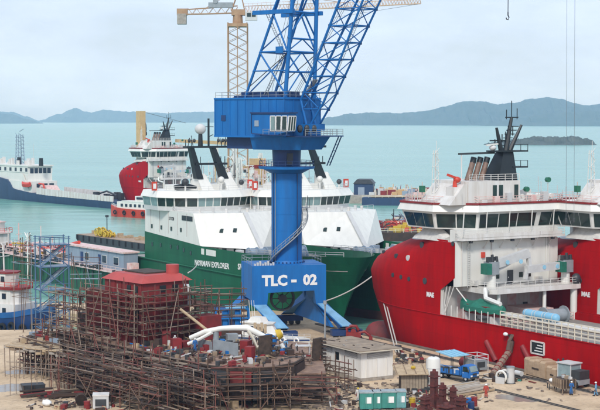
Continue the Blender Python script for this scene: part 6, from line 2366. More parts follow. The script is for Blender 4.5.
# pale plank platform at the left edge of the yard
def plank_platform():
    zt = 4.4
    a, b_, c, d = G(4, 346, zt), G(62, 352, zt), G(58, 337, zt), G(34, 334, zt)
    fr = Frame((a.x, a.y, 0), 0)
    root = thing('plank_platform', 'pale timber platform on thin poles at the left of the yard', 'platform', fr)
    A, B, Cc, Dd = (fr.l(q) for q in (a, b_, c, d))
    n = 16
    for k in range(n):
        f0, f1 = k / n, (k + .93) / n
        q = [A.lerp(Dd, f0), A.lerp(Dd, f1), B.lerp(Cc, f1), B.lerp(Cc, f0)]
        dz = rnd.uniform(-.03, .03)
        q = [p + Vector((rnd.uniform(-.3, .3), 0, dz)) for p in q]
        MB().slab(q[0], q[3], q[2], q[1], .12).build('plank', M_WOOD, root)
    r_ = random.Random(6)
    for k in range(12):
        f = k / 11
        p = A.lerp(B, f)
        rod('pole', (p.x + r_.uniform(-.2, .2), p.y, 0), (p.x, p.y + .2, zt + .1), .07, M_POLE2, root)
        p2 = Dd.lerp(Cc, f)
        rod('pole', (p2.x, p2.y, 0), (p2.x, p2.y, zt - .1), .07, M_POLE, root)
    for k in range(9):
        p = A.lerp(B, k / 9)
        block('edge_board', p + Vector((0, -.1, -.1 - .25 * (k % 3))), p + Vector((2.4, .1, -.35 - .2 * (k % 2))), .1, .35, r_.choice((M_WOOD, M_PLANK, M_CONC)), root)
    for k in range(9):
        p = A.lerp(B, r_.random()).lerp(Dd.lerp(Cc, r_.random()), r_.random())
        MB().cbox((p.x, p.y, zt + .4), r_.uniform(.6, 1.4), .7, .7, r_.random()).build('stacked_bundle', r_.choice((M_GREYB, M_WOOD, M_LGREY, M_RED2)), root)


plank_platform()


# ---- people
def skin_mesh(name, vs_, es, rad, m, sub=1):
    me = bpy.data.meshes.new(name + '_cage')
    me.from_pydata(vs_, es, [])
    o = bpy.data.objects.new(name + '_cage', me)
    col.objects.link(o)
    o.modifiers.new('s', 'SKIN')
    for i, r_ in enumerate(rad):
        me.skin_vertices[0].data[i].radius = (r_, r_)
    me.skin_vertices[0].data[0].use_root = True
    s_ = o.modifiers.new('b', 'SUBSURF')
    s_.levels = s_.render_levels = sub
    dg = bpy.context.evaluated_depsgraph_get()
    res = bpy.data.meshes.new_from_object(o.evaluated_get(dg))
    bpy.data.objects.remove(o)
    bpy.data.meshes.remove(me)
    for p in res.polygons:
        p.use_smooth = True
    res.materials.clear()
    res.materials.append(m)
    res.name = name
    return res


POSES = {}


def person(label, loc, deg, suit, helm, pose='stand', group=None, k=1.0):
    root = thing('person', label, 'person', Frame(loc, deg), group=group)
    if pose not in POSES:
        st = .22 if pose == 'walk' else .05
        hand = (.42, .22, 1.05) if pose == 'work' else (.08, .28, .84)
        hand2 = (.36, -.2, 1.15) if pose == 'work' else ((-.05, -.3, .85))
        lean = .12 if pose == 'work' else .0
        J = {'pelvis': (0, 0, .95), 'waist': (lean * .3, 0, 1.12), 'chest': (lean * .8, 0, 1.34), 'neck': (lean, 0, 1.49), 'head': (lean + .03, 0, 1.60), 'crown': (lean + .02, 0, 1.70),
             'sl': (lean, .19, 1.42), 'el': (lean + .04, .27, 1.14), 'hl': hand, 'sr': (lean, -.19, 1.42), 'er': (lean + .02, -.28, 1.15), 'hr': hand2,
             'kl': (st * .6, .11, .52), 'al': (st, .12, .1), 'tl': (st + .17, .13, .05), 'kr': (-st * .2 + .03, -.11, .52), 'ar': (-st, -.12, .1), 'tr': (-st + .17, -.13, .05)}
        names = list(J)
        E_ = [('pelvis', 'waist'), ('waist', 'chest'), ('chest', 'neck'), ('neck', 'head'), ('head', 'crown'), ('chest', 'sl'), ('sl', 'el'), ('el', 'hl'), ('chest', 'sr'), ('sr', 'er'), ('er', 'hr'), ('pelvis', 'kl'), ('kl', 'al'), ('al', 'tl'), ('pelvis', 'kr'), ('kr', 'ar'), ('ar', 'tr')]
        RB = dict(pelvis=.13, waist=.125, chest=.145, neck=.06, head=.095, crown=.085, sl=.075, el=.05, hl=.045, sr=.075, er=.05, hr=.045, kl=.07, al=.05, tl=.05, kr=.07, ar=.05, tr=.05)
        body = skin_mesh('person', [J[q] for q in names], [(names.index(a), names.index(b_)) for a, b_ in E_], [RB[q] for q in names], M_SKIN)
        cn = [q for q in names if q not in ('neck', 'head', 'crown', 'tl', 'tr')]
        ce = [(cn.index(a), cn.index(b_)) for a, b_ in E_ if a in cn and b_ in cn]
        wr = dict(J)
        wr['hl'] = tuple(Vector(J['el']).lerp(Vector(J['hl']), .82))
        wr['hr'] = tuple(Vector(J['er']).lerp(Vector(J['hr']), .82))
        cov = skin_mesh('coverall', [wr[q] for q in cn], ce, [RB[q] * 1.0 + .03 for q in cn], M_COVB)
        POSES[pose] = (body, cov, J)
    body, cov, J = POSES[pose]
    b = bpy.data.objects.new('body', body)
    col.objects.link(b)
    b.parent = root
    cm = cov.copy()
    cm.materials.clear()
    cm.materials.append(suit)
    c = bpy.data.objects.new('coverall', cm)
    col.objects.link(c)
    c.parent = root
    hd = Vector(J['head'])
    hb = MB().ball((hd.x, hd.y, hd.z + .06), .135, .12, .12, 10, 6)
    hb.cone((hd.x + .03, hd.y, hd.z + .05), (hd.x + .03, hd.y, hd.z + .07), .165, .16, 12)
    hb.build('helmet', helm, root, smooth=40)
    f = MB()
    for a in ('al', 'ar'):
        q = Vector(J[a])
        f.box(q.x - .09, q.y - .06, 0, q.x + .2, q.y + .06, .12)
    f.build('boots', M_RUBBER, root)
    root.scale = (k, k, k)
    return root


K = 1.08
person('worker in a bright blue coverall beside the brown crate on the quay', G(571, 395), -80, M_COVB, M_HELM, 'work', k=K)
person('worker in a pale blue coverall at the right edge of the quay', G(596, 396), 170, M_COVL, M_HELM, 'walk', k=K)
person('worker in a dark blue coverall standing left of the grey deck panels', G(195, 352, 5), -60, M_COVB, M_HELM, 'stand', k=K)
person('worker in a blue coverall bending between the grey deck panels', G(218, 350, 5), -20, M_COVB, M_HELY, 'work', k=K)
person('worker in pale clothes in front of the red deckhouse', G(175, 349, 5), -90, M_COVW, M_HELM, 'stand', k=K)
person('worker in a pale blue coverall on the pink hull section', G(286, 352, 3.6), -100, M_COVL, M_HELM, 'work', k=K)
person('worker in a white shirt walking by the green bins', G(358, 402), -70, M_COVW, M_HELY, 'walk', k=K)
person('worker in an orange red vest behind the timber pile', G(486, 398), -90, M_COVR, M_HELM, 'stand', k=K)

# ================================================================== things on the yard
def qthing(name, label, cat, px, py, ddeg=0.0, group=None, z=0.0):
    "placed on the ground at a pixel, x axis along the quay away from the camera unless turned"
    p = G(px, py, z)
    fr = Frame((p.x, p.y, z), QF.deg + ddeg)
    return thing(name, label, cat, fr, group=group), fr


def hut():
    root, fr = qthing('hut', 'white walled hut with a flat grey overhanging roof in the middle of the yard', 'hut', 361, 382)
    L, W, H = 11.5, 5.4, 4.2
    MB().box(0, -W, 0, L, 0, H).build('wall', M_WALL, root)
    MB().box(-.9, -W - .9, H, L + .9, .8, H + .28).build('roof', mat('dusty_hut_roof', (0.36, 0.28, 0.20), .9, c2=(.20, .155, .115), scale=.7), root)
    MB().box(-.94, -W - .94, H + .02, L + .94, .84, H + .15).build('roof_edge', M_CREAM, root)
    MB().box(-.06, -W - .04, 0, L, .05, .5).build('plinth', M_CONC, root)
    # louvre vents under the eaves
    for x0, x1, y in ((1.0, 4.2, .06), (7.6, 10.2, .06)):
        o = MB().box(x0, 0, 3.2, x1, .05, 3.9).build('vent_panel', M_DGREY, root)
        for k in range(6):
            block('louvre', (x0, .08, 3.27 + k * .11), (x1, .08, 3.27 + k * .11), .08, .06, M_WALL, o)
    o = MB().box(-.05, -4.8, 3.2, 0, -1.0, 3.9).build('vent_panel', M_DGREY, root)
    for k in range(6):
        block('louvre', (-.08, -4.8, 3.27 + k * .11), (-.08, -1.0, 3.27 + k * .11), .08, .06, M_WALL, o)
    o = MB().box(5.6, 0, 2.3, 6.7, .06, 3.4).build('window', M_BLACK, root)
    e = MB()
    for a, b_ in (((5.5, 2.2), (6.8, 2.2)), ((6.8, 2.2), (6.8, 3.5)), ((6.8, 3.5), (5.5, 3.5)), ((5.5, 3.5), (5.5, 2.2))):
        e.bar((a[0], .06, a[1]), (b_[0], .06, b_[1]), .12)
    e.build('frame', M_WALL, o)
    r_ = random.Random(2)
    for k in range(14):
        x, y = r_.uniform(0, L), r_.uniform(-W, 0)
        block('roof_batten', (x, y, H + .32), (x + r_.uniform(-1, 1.5), y + r_.uniform(-.6, .6), H + .33), .2, .08, r_.choice((M_PLANK, M_CONC, M_RUST)), root)
    for y in (-.9, -2.6, -4.3):
        block('wall_pier', (-.06, y, .5), (-.06, y, 3.1), .18, .1, M_WALL, root)


hut()

# slim pole by the hut and the crane foot
t, fr = qthing('lamp_post', 'slim grey post standing between the crane foot and the white hut', 'post', 325, 340)
rod('pole', (0, 0, 0), (0, 0, 6.0), .16, M_GREY, t)
MB().cone((0, 0, 6.0), (0, 0, 6.6), .35, .28, 10).build('cap', M_GREY, t)


def mini_excavator():
    root, fr = qthing('winch_machine', 'dark red machine with curved frame behind the white hut roof', 'machine', 354, 340, 60)
    root.scale = (.62, .62, .62)
    MB().box(-1.8, -1.2, .7, 2.2, 1.2, 2.2).build('base', M_RED2, root)
    for s_ in (-1, 1):
        MB().box(-2.2, s_ * 1.3 - .3, 0, 2.4, s_ * 1.3 + .3, .8).build('track', M_RUBBER, root)
    MB().tube([(1.8, 0, 2.0), (2.0, 0, 3.2), (.9, 0, 3.8), (-.6, 0, 3.7), (-1.2, 0, 2.6)], .42, 8).build('arm', M_RED2, root, smooth=40)
    MB().tube([(-1.2, .6, 2.0), (-2.8, .8, 2.4), (-4.4, .7, 1.1)], .38, 8).build('arm', M_RED2, root, smooth=40)
    MB().box(-4.9, .1, .1, -4.0, 1.3, 1.1).build('bucket', M_RED2, root)
    MB().cone((.2, -1, 2.4), (.2, 1, 2.4), .7, .7, 12).build('drum', M_RED2, root, smooth=40)


mini_excavator()


# teal bins in a row
lab = ['leftmost teal bin of the row at the bottom of the yard', 'second teal bin from the left in the bottom row', 'third teal bin from the left, with a large pale label', 'rightmost teal bin of the bottom row, paler than the rest']
for i, (px, wd, m) in enumerate(((366, 1.7, M_TEAL), (376.5, 1.05, M_TEAL), (388, 1.9, M_TEAL), (400.5, 1.25, mat('pale_teal_paint', (0.16, 0.40, 0.40), .5, scale=1.2, rust=.1)))):
    p = G(px, 409.5 - .4 * i, 0)
    fr = Frame((p.x, p.y, 0), 3)
    t = thing('storage_bin', lab[i], 'bin', fr, group='teal bins at the bottom of the yard')
    MB().prism([(-wd / 2, -.75), (wd / 2, -.75), (wd / 2, .75), (-wd / 2, .75)], .2, 2.2).build('body', m, t)
    MB().box(-wd / 2 - .06, -.82, 2.2, wd / 2 + .06, .82, 2.38).build('lid', mat('grey_lid', (0.36, 0.42, 0.44), .6, scale=2), t)
    for x in (-wd / 2 + .1, wd / 2 - .1, 0):
        block('rib', (x, -.78, .25), (x, -.78, 2.15), .08, .07, m, t)
    MB().box(-wd * .05, -.81, .9, wd * .36, -.76, 1.7).build('label_sheet', M_PAPER, t)
    for x in (-wd / 2 + .15, wd / 2 - .15):
        MB().box(x - .12, -.7, 0, x + .12, .7, .2).build('foot', M_DGREY, t)


def shed():
    root, fr = qthing('shed', 'small board shed with a tan sloping sheet roof beside the white tank', 'shed', 401, 391, -118)
    W, H = 3.6, 2.2
    MB().box(0, .06, 0, W, 2.6, H).build('frame', M_PLANKD, root)
    for k in range(9):
        block('board', (W * (k + .5) / 9, .02, .02), (W * (k + .5) / 9, .02, H), .1, W / 9 * .9, M_WOOD, root) if False else MB().box(W * k / 9 + .02, -.03, .05, W * (k + 1) / 9 - .02, .05, H - .03 * (k % 3)).build('board', mat('shed_board', (0.36, 0.29, 0.21), .85, c2=(.24, .19, .14), scale=1.5), root)
    MB().slab((-.7, -.8, 2.3), (W + .1, -.8, 2.35), (W + .1, 2.9, 3.1), (-.9, 2.9, 3.1), .1).build('roof', M_WOOD, root)
    MB().box(W, .2, .1, W + .05, 1.4, 1.9).build('door', M_BLACK, root)
    for k in range(4):
        block('roof_batten', (-.6 + k * 1.3, -.7, 2.45), (-.7 + k * 1.3, 2.8, 3.2), .1, .08, M_PLANK, root)
    MB().ball((1.8, 1.2, 3.0), .35, .3, .25, 8, 5).build('roof_lamp', M_YEL, root)


shed()


def tank():
    root, fr = qthing('storage_tank', 'white upright cylindrical tank with a rounded top', 'tank', 433.5, 389)
    b = MB()
    b.loft([[(r_ * math.cos(2 * math.pi * i / 20), r_ * math.sin(2 * math.pi * i / 20), z) for i in range(20)] for r_, z in ((.92, .5), (.92, 4.0), (.84, 4.25), (.55, 4.42), (.05, 4.5))])
    b.build('shell', M_WHITE, root, smooth=35)
    MB().cone((0, 0, 0), (0, 0, .5), .8, .92, 16).build('skirt', M_LGREY, root)
    for z in (1.6, 2.9):
        MB().cone((0, 0, z - .04), (0, 0, z + .04), .945, .945, 20).build('band', M_LGREY, root, smooth=40)
    MB().cone((0, 0, 4.45), (0, 0, 4.7), .18, .18, 8).build('valve', M_DGREY, root)
    MB().bar((.3, .95, .2), (.3, .95, 4.2), .1).build('pipe', M_LGREY, root)


tank()


# rusty posts of stacked flanges in the near foreground
def rusty_post(label, px, py, h, w_, group='rust red flanged posts in the foreground'):
    root, fr = qthing('mooring_post', label, 'post', px, py, 10, group)
    MB().box(-w_, -w_, 0, w_, w_, h * .35).build('base', M_POST, root)
    MB().box(-w_ * .6, -w_ * .6, h * .35, w_ * .6, w_ * .6, h).build('shaft', M_POST, root)
    for f in (.35, .6, .85):
        MB().box(-w_ * .85, -w_ * .85, h * f, w_ * .85, w_ * .85, h * f + .16).build('flange', M_POST, root)
    MB().cone((0, 0, h), (0, 0, h + .3), w_ * .4, w_ * .35, 10).build('cap', M_POST, root)
    for s_ in (-1, 1):
        MB().bar((s_ * w_ * .95, 0, h * .3), (s_ * w_ * .4, 0, h * .7), .16).build('bracket', M_POST, root)


rusty_post('tallest rust red flanged post, in front of the white tank', 434, 408, 4.7, .62)
rusty_post('rust red flanged post just right of the tallest one', 442.5, 410, 3.2, .55)
rusty_post('short rust red flanged post beside the pale timber pile', 453, 411, 3.0, .5)
rusty_post('squat rust red post at the bottom edge, left of the tallest', 425, 414, 2.2, .7)
rusty_post('squat rust red post at the bottom edge, right of the others', 461, 415, 2.2, .75)
rusty_post('low wide rust red base at the very bottom edge', 446, 418, 1.6, 1.0)


# blue truck with loaded bed
def truck():
    root, fr = qthing('truck', 'blue cab-over truck with a loaded blue bed parked along the quay', 'truck', 461, 380, 180 + 14)
    M_ = M_DBLUETR
    MB().box(-4.2, -.5, .55, 2.2, .5, .8).build('chassis', M_DGREY, root)
    cab = MB().loft([[(x, y, z) for x, z in ((.9, .6), (2.35, .6), (2.45, 1.2), (2.35, 1.45), (1.95, 2.25), (1.0, 2.35), (.9, 1.4))] for y in (-.95, .95)]).build('cab', M_, root)
    MB().slab((2.42, -.82, 1.45), (2.42, .82, 1.45), (2.03, .76, 2.2), (2.03, -.76, 2.2), .05).build('windscreen', mat('truck_glass', (0.25, 0.33, 0.34), .1, scale=1), cab)
    for s_ in (-1, 1):
        d = MB().box(1.0, min(s_ * .95, s_ * .985), .7, 2.1, max(s_ * .95, s_ * .985), 1.42).build('door', M_, root)
        MB().box(1.1, min(s_ * .985, s_ * 1.02), 1.25, 1.3, max(s_ * .985, s_ * 1.02), 1.3).build('handle', M_PAPER, d)
        MB().slab((1.05, s_ * .96, 1.45), (2.1, s_ * .96, 1.45), (1.85, s_ * .94, 2.12), (1.1, s_ * .94, 2.12), .04).build('side_window', M_GLASS, root)
        MB().box(2.42, s_ * .68 - .16, .78, 2.5, s_ * .68 + .16, 1.0).build('headlight', M_PAPER, root)
        MB().bar((2.2, s_ * 1.0, 1.6), (2.3, s_ * 1.25, 1.75), .12, .3).build('mirror', M_DGREY, root)
        for x in (1.5, -2.9):
            w_ = MB()
            w_.torus((x, s_ * .78, .42), .3, .13, 'y', 16, 8)
            o = w_.build('tyre', M_RUBBER, root, smooth=60)
            MB().cone((x, s_ * .72, .42), (x, s_ * .86, .42), .22, .2, 10).build('rim', M_LGREY, o)
    MB().box(2.4, -.95, .5, 2.52, .95, .74).build('bumper', M_DGREY, root)
    MB().box(2.44, -.45, 1.0, 2.48, .45, 1.25).build('grille', M_DGREY, root)
    MB().box(-4.3, -1.05, .85, .75, 1.05, .97).build('bed_floor', M_, root)
    for a in ((-4.3, -1.08, .75, -1.0), (-4.3, 1.0, .75, 1.08)):
        o = MB().box(a[0], a[1], .97, a[2], a[3], 1.55).build('side_board', M_, root)
        for k in range(5):
            x = -4.2 + k * 1.2
            y = -1.1 if a[1] < 0 else 1.1
            block('stake', (x, y, .9), (x, y, 1.58), .06, .08, M_BLUED, o)
    MB().box(-4.36, -1.05, .97, -4.28, 1.05, 1.55).build('tail_board', M_, root)
    MB().box(.7, -1.05, .97, .8, 1.05, 2.2).build('head_board', M_, root)
    r_ = random.Random(7)
    for k in range(9):
        x, y = -3.9 + (k % 5) * .9, -.75 + .8 * (k // 5)
        MB().cbox((x, y, 1.25 + .1 * (k % 3)), .7, .65, .6, r_.random()).build('load', r_.choice((M_DGREY, M_LGREY, M_RED2, M_GREYB)), root)


truck()

# light blue sheet canopy and the machines beside it
root, fr = qthing('canopy', 'light blue sheet canopy on posts behind the truck', 'canopy', 452, 371, 0)
for k in range(4):
    rod('post', ((-1.4, 1.4)[k % 2], (-1.2, 1.2)[k // 2], 0), ((-1.4, 1.4)[k % 2], (-1.2, 1.2)[k // 2], 2.4 + .25 * (k % 2)), .06, M_DGREY, root)
MB().slab((-1.9, -1.8, 2.45), (1.9, -1.8, 2.75), (1.9, 1.6, 2.75), (-1.9, 1.6, 2.45), .08).build('sheet', M_CANOPY, root)
for k in range(5):
    block('purlin', (-1.9, -1.7 + k * .8, 2.52), (1.9, -1.7 + k * .8, 2.82), .08, .05, M_BLUEL, root)
root, fr = qthing('generator', 'grey boxy generator with a pipe frame beside the light blue canopy', 'generator', 476, 371, 0)
MB().box(-1.2, -1.1, .3, 1.2, 1.1, 1.7).build('housing', M_GREY, root)
MB().box(-1.25, -.7, .7, -1.19, .7, 1.5).build('grille', M_DGREY, root)
for k in range(4):
    rod('frame_post', ((-1.3, 1.3)[k % 2], (-1.2, 1.2)[k // 2], 0), ((-1.3, 1.3)[k % 2], (-1.2, 1.2)[k // 2], 2.5), .07, M_LGREY, root)
for z in (1.9, 2.5):
    for a, b_ in (((-1.3, -1.2), (1.3, -1.2)), ((1.3, -1.2), (1.3, 1.2)), ((1.3, 1.2), (-1.3, 1.2)), ((-1.3, 1.2), (-1.3, -1.2))):
        rod('frame_rail', (*a, z), (*b_, z), .06, M_LGREY, root)
MB().cone((0, .5, 1.7), (0, .5, 2.3), .2, .2, 8).build('exhaust', M_DGREY, root)
root, fr = qthing('red_drum', 'dark red tank lying between the canopy and the generator', 'drum', 466, 368, 0)
MB().cone((-.9, 0, .8), (.9, 0, .8), .7, .7, 14).build('drum', M_RED2, root, smooth=40)
for x in (-.6, .6):
    MB().box(x - .1, -.6, 0, x + .1, .6, .35).build('cradle', M_DGREY, root)


# pale timber / pipe pile
def timber_pile():
    p = G(448, 396)
    q = G(482, 390)
    d = q - p
    fr = Frame((p.x, p.y, 0), math.degrees(math.atan2(d.y, d.x)))
    root = thing('timber_pile', 'pile of long pale weathered timbers on the ground behind the rusty posts', 'timber pile', fr)
    L = d.length
    r_ = random.Random(17)
    m = mat('bleached_timber', (0.52, 0.46, 0.39), .85, c2=(.33, .28, .23), scale=1.4)
    for k in range(26):
        row = k // 9
        y = -1.6 + (k % 9) * .42 + row * .15
        a = r_.uniform(-.6, .8)
        block('timber', (a, y + r_.uniform(-.3, .3), .2 + row * .32), (L + r_.uniform(-1.4, .6), y + r_.uniform(-.3, .3), .2 + row * .32 + r_.uniform(-.05, .1)), .3, .26, m if k % 4 else M_WOOD, root)
    for k in range(3):
        block('bearer', (L * (k + .5) / 3, -2, .04), (L * (k + .5) / 3, 2.4, .04), .2, .08, M_PLANKD, root)


timber_pile()


# blue and red drums by the pile
for i, (px, py, m, lb) in enumerate(((468, 407, M_BLUE, 'blue drum at the bottom edge, left of the red drum'), (474, 406, M_RED2, 'red drum at the bottom edge beside blue drums'), (471, 411, M_BLUED, 'dark blue drum nearest the bottom edge'), (412, 407, M_YEL, 'yellow drum lying among rubble right of the teal bins'))):
    root, fr = qthing('drum', lb, 'drum', px, py)
    b = MB().cone((0, 0, 0), (0, 0, 1.15), .42, .42, 14)
    b.build('shell', m, root, smooth=40)
    for z in (.02, .4, .78, 1.13):
        MB().cone((0, 0, z - .03), (0, 0, z + .03), .45, .45, 14).build('hoop', m, root, smooth=40)
    MB().cone((.2, 0, 1.15), (.2, 0, 1.2), .06, .06, 8).build('bung', M_DGREY, root)


# hose winch, white post, duct from the ship
root, fr = qthing('duct', 'tan fabric duct climbing from the quay over the red hull side', 'duct', 493, 377)
p0, p1, p2, p3 = Vector((0, 0, .4)), fr.l(QF.w(QF.onz(495, 372, 0).x, .6, 2.0)), None, None
q1 = fr.l(fr_main.w(*fr_main.onv(509, 352, 10.6)))
q2 = fr.l(fr_main.w(*fr_main.onv(511, 341, 10.5)))
q3 = fr.l(fr_main.w(*fr_main.onv(511, 335.5, 10.2)))
MB().tube([p0, p0.lerp(q1, .5), q1], .48, 8).build('duct', mat('tan_fabric', (0.33, 0.25, 0.18), .85, c2=(.2, .13, .1), scale=2), root, smooth=40)
MB().tube([q1, q2, q3], .52, 8).build('duct_elbow', mat('brown_fabric', (0.17, 0.12, 0.09), .85, c2=(.10, .07, .055), scale=2), root, smooth=40)
for k in range(6):
    m_ = p0.lerp(q1, (k + .5) / 6)
    MB().cone(m_, m_ + (q1 - p0).normalized() * .12, .56, .56, 10).build('hoop', M_PRIMER, root)
MB().ball(q3 + Vector((.9, .3, .1)), .5, .3, .3, 8, 5).build('lamp', M_PAPER, root)
root, fr = qthing('hose_reel', 'white hose reel with dark hub on the quay left of the white post', 'reel', 503, 383, 20)
for y in (-.5, .5):
    MB().torus((0, y, .95), .78, .16, 'y', 18, 6).build('flange', M_WHITE, root, smooth=50)
MB().cone((0, -.5, .95), (0, .5, .95), .42, .42, 12).build('drum', M_DGREY, root, smooth=40)
for s_ in (-1, 1):
    MB().box(-.7, s_ * .8 - .08, 0, .7, s_ * .8 + .08, .9).build('stand', M_LGREY, root)
root, fr = qthing('bollard', 'pale grey upright cylinder with a flat cap on the quay', 'cylinder', 510.5, 383.5)
MB().cone((0, 0, .1), (0, 0, 2.25), .55, .55, 18).build('shell', M_LGREY, root, smooth=40)
MB().cone((0, 0, 2.25), (0, 0, 2.4), .6, .58, 18).build('cap', M_GREY, root, smooth=40)
MB().cone((0, 0, 0), (0, 0, .1), .7, .7, 18).build('base', M_DGREY, root)
MB().box(-.2, .5, .9, .2, .6, 1.5).build('plate', M_GREY, root)
root, fr = qthing('pump', 'small dark pump set on skids between the grey cylinder and the wrapped crates', 'pump', 518, 378)
MB().box(-1, -.5, .1, 1, .5, .3).build('skid', M_DGREY, root)
MB().cone((-.8, 0, .7), (.5, 0, .7), .38, .38, 10).build('motor', M_LGREY, root, smooth=40)
MB().ball((.75, 0, .65), .4, .3, .4, 8, 6).build('pump_body', M_DGREY, root, smooth=40)

# wrapped crates
for i, (px, py, L, W, H, lb) in enumerate(((556.5, 383.5, 2.5, 2.2, 2.0, 'shorter tan wrapped crate at the right end of the pair'), (545, 380.2, 5.3, 2.3, 2.5, 'long tan wrapped crate stack beside the red hull'))):
    root, fr = qthing('wrapped_crate', lb, 'crate', px, py, -6)
    m = mat('tan_wrapping', (0.50, 0.36, 0.23), .8, c2=(.36, .25, .16), scale=1.2, bump=.5, bscale=2)
    n = 4 if i else 2
    for k in range(n):
        x = L * k / n
        h = H + .12 * math.sin(k * 2.1)
        MB().loft([[(x + .03, -W, .15), (x + .03, 0, .15), (x + .03, .02, h * .92), (x + .03, -.15, h), (x + .03, -W + .1, h)], [(x + L / n - .03, -W, .15), (x + L / n - .03, 0, .15), (x + L / n - .03, .03, h * .9), (x + L / n - .03, -.2, h + .04), (x + L / n - .03, -W + .1, h)]]).build('wrapped_bale', m, root)
    block('pallet', (0, -W / 2, .08), (L, -W / 2, .08), W * .9, .14, M_PLANKD, root)
    MB().box(L * .3, .02, H * .45, L * .62, .06, H * .55).build('strap', M_PLANKD, root)


def yard_vehicle():
    root, fr = qthing('forklift', 'forklift truck with a glazed cab parked by the red hull', 'forklift', 571, 386, 180 + 8)
    MB().box(-1.6, -1.1, .5, 2.4, 1.1, 1.2).build('chassis', M_GREY, root)
    MB().box(.9, -1.0, 1.2, 2.4, 1.0, 2.4).build('engine_cover', M_DGREY, root)
    MB().box(-1.5, -1.0, 1.2, .8, 1.0, 3.1).build('cab', mat('pale_cab_glass', (0.30, 0.40, 0.42), .1, scale=1), root)
    for x in (-1.5, .8):
        for y in (-1.02, 1.02):
            block('cab_pillar', (x, y, 1.2), (x, y, 3.2), .12, .12, M_LGREY, root)
    MB().box(-1.7, -1.2, 3.15, 1.0, 1.2, 3.3).build('cab_roof', M_LGREY, root)
    for s_ in (-1, 1):
        for x in (-1.0, 1.7):
            o = MB().torus((x, s_ * 1.05, .55), .38, .18, 'y', 16, 8).build('tyre', M_RUBBER, root, smooth=60)
            MB().cone((x, s_ * 1.0, .55), (x, s_ * 1.15, .55), .26, .24, 10).build('rim', M_YEL, o)
    for y in (-.5, .5):
        MB().box(-2.0, y - .08, .2, -1.8, y + .08, 3.6).build('mast_rail', M_DGREY, root)
        MB().box(-3.2, y - .1, .2, -1.9, y + .1, .3).build('fork', M_DGREY, root)
    MB().box(1.2, .98, 1.4, 2.0, 1.04, 2.1).build('label_sheet', M_PAPER, root)


yard_vehicle()
root, fr = qthing('brown_crate', 'open brown timber crate on legs with clutter on top, behind the blue worker', 'crate', 565, 393, -15)
MB().box(-1.2, -1.0, .8, 1.6, 1.0, 2.0).build('box', M_PLANKD, root)
for x in (-1.1, 1.5):
    for y in (-.9, .9):
        rod('leg', (x, y, 0), (x, y, .85), .09, M_PLANK, root)
for k in range(5):
    block('slat', (-1.24, -.9 + k * .45, .8), (-1.24, -.9 + k * .45, 2.05), .35, .07, M_PLANK, root)
    block('slat', (-1.0 + k * .6, 1.04, .8), (-1.0 + k * .6, 1.04, 2.05), .07, .4, M_PLANK, root)
for k in range(5):
    MB().cbox((-.9 + k * .5, -.3 + .3 * (k % 2), 2.15), .5, .4, .35, k).build('clutter', (M_LGREY, M_PLANK, M_WOOD)[k % 3], root)
root, fr = qthing('hand_cart', 'small cart with a white sack in front of the wrapped crates', 'cart', 552, 389, -30)
MB().box(-.9, -.6, .8, .9, .6, .95).build('bed', M_PLANK, root)
for x in (-.7, .7):
    for y in (-.5, .5):
        rod('leg', (x, y, 0), (x, y, .8), .06, M_DGREY, root)
MB().ball((0, 0, 1.2), .6, .45, .3, 10, 6).build('sack', M_PAPER, root, smooth=60)


# ---- on the red ship: covered lifeboat and light blue tanks
L5 = thing('lifeboat', 'lifeboat under a crumpled green cover on the side of the red ship', 'lifeboat', Frame(fr_main.w(-4.6, 8.2, 11.0), fr_main.deg, fr_main.k))
MB().loft([[(x, -w_, .6), (x, -w_ * .6, -.8), (x, w_ * .6, -.8), (x, w_, .6)] for x, w_ in ((-4.6, .5), (-3, 1.2), (2, 1.3), (4.6, .4))]).build('hull', M_PRIMER, L5, smooth=30)
c = MB()
rr = random.Random(4)
rings = []
for i in range(12):
    x = -5.0 + i * 10 / 11
    w_ = 1.55 * (1 - abs(x / 5.6) ** 3)
    h = .95 + .25 * math.sin(i * 1.3) + rr.uniform(-.1, .1) - .25 * abs(x / 5)
    rings.append([(x, -w_, .05 + rr.uniform(-.2, .1)), (x, -w_ * .8, h * .85), (x + .1, 0, h + .3), (x, w_ * .75, h * .8 + rr.uniform(-.1, .1)), (x, w_, .35), (x, w_ * 1.03, -.25 + rr.uniform(-.25, .1))])
c.loft(rings)
c.build('cover', M_TARP, L5, smooth=25)
for x in (-3, 3):
    MB().box(x - .2, -.9, -2.8, x + .2, .9, -.75).build('cradle', M_WHITEW, L5)
for k, px in enumerate((531, 541, 551)):
    q = fr_main.onv(px, 326 + .45 * (px - 531) / 2, 8.9)
    t = thing('gas_tank', ['left end', 'middle', 'right end'][k] + ' light blue tank of the three lying on the red ship rail', 'tank', Frame(fr_main.w(q.x, 8.9, 11.06), fr_main.deg, fr_main.k), group='light blue tanks on the red ship')
    b = MB()
    b.loft([[(x, r_ * math.cos(2 * math.pi * i / 14), .62 + r_ * math.sin(2 * math.pi * i / 14)) for i in range(14)] for x, r_ in ((-1.5, .25), (-1.35, .5), (-1.1, .6), (1.1, .6), (1.35, .5), (1.5, .25))])
    b.build('shell', M_BLUEL, t, smooth=40)
    for x in (-.8, .8):
        MB().box(x - .1, -.5, 0, x + .1, .5, .2).build('saddle', M_LGREY, t)
        MB().cone((x - .05, 0, .62), (x + .05, 0, .62), .63, .63, 14).build('strap', M_LGREY, t)


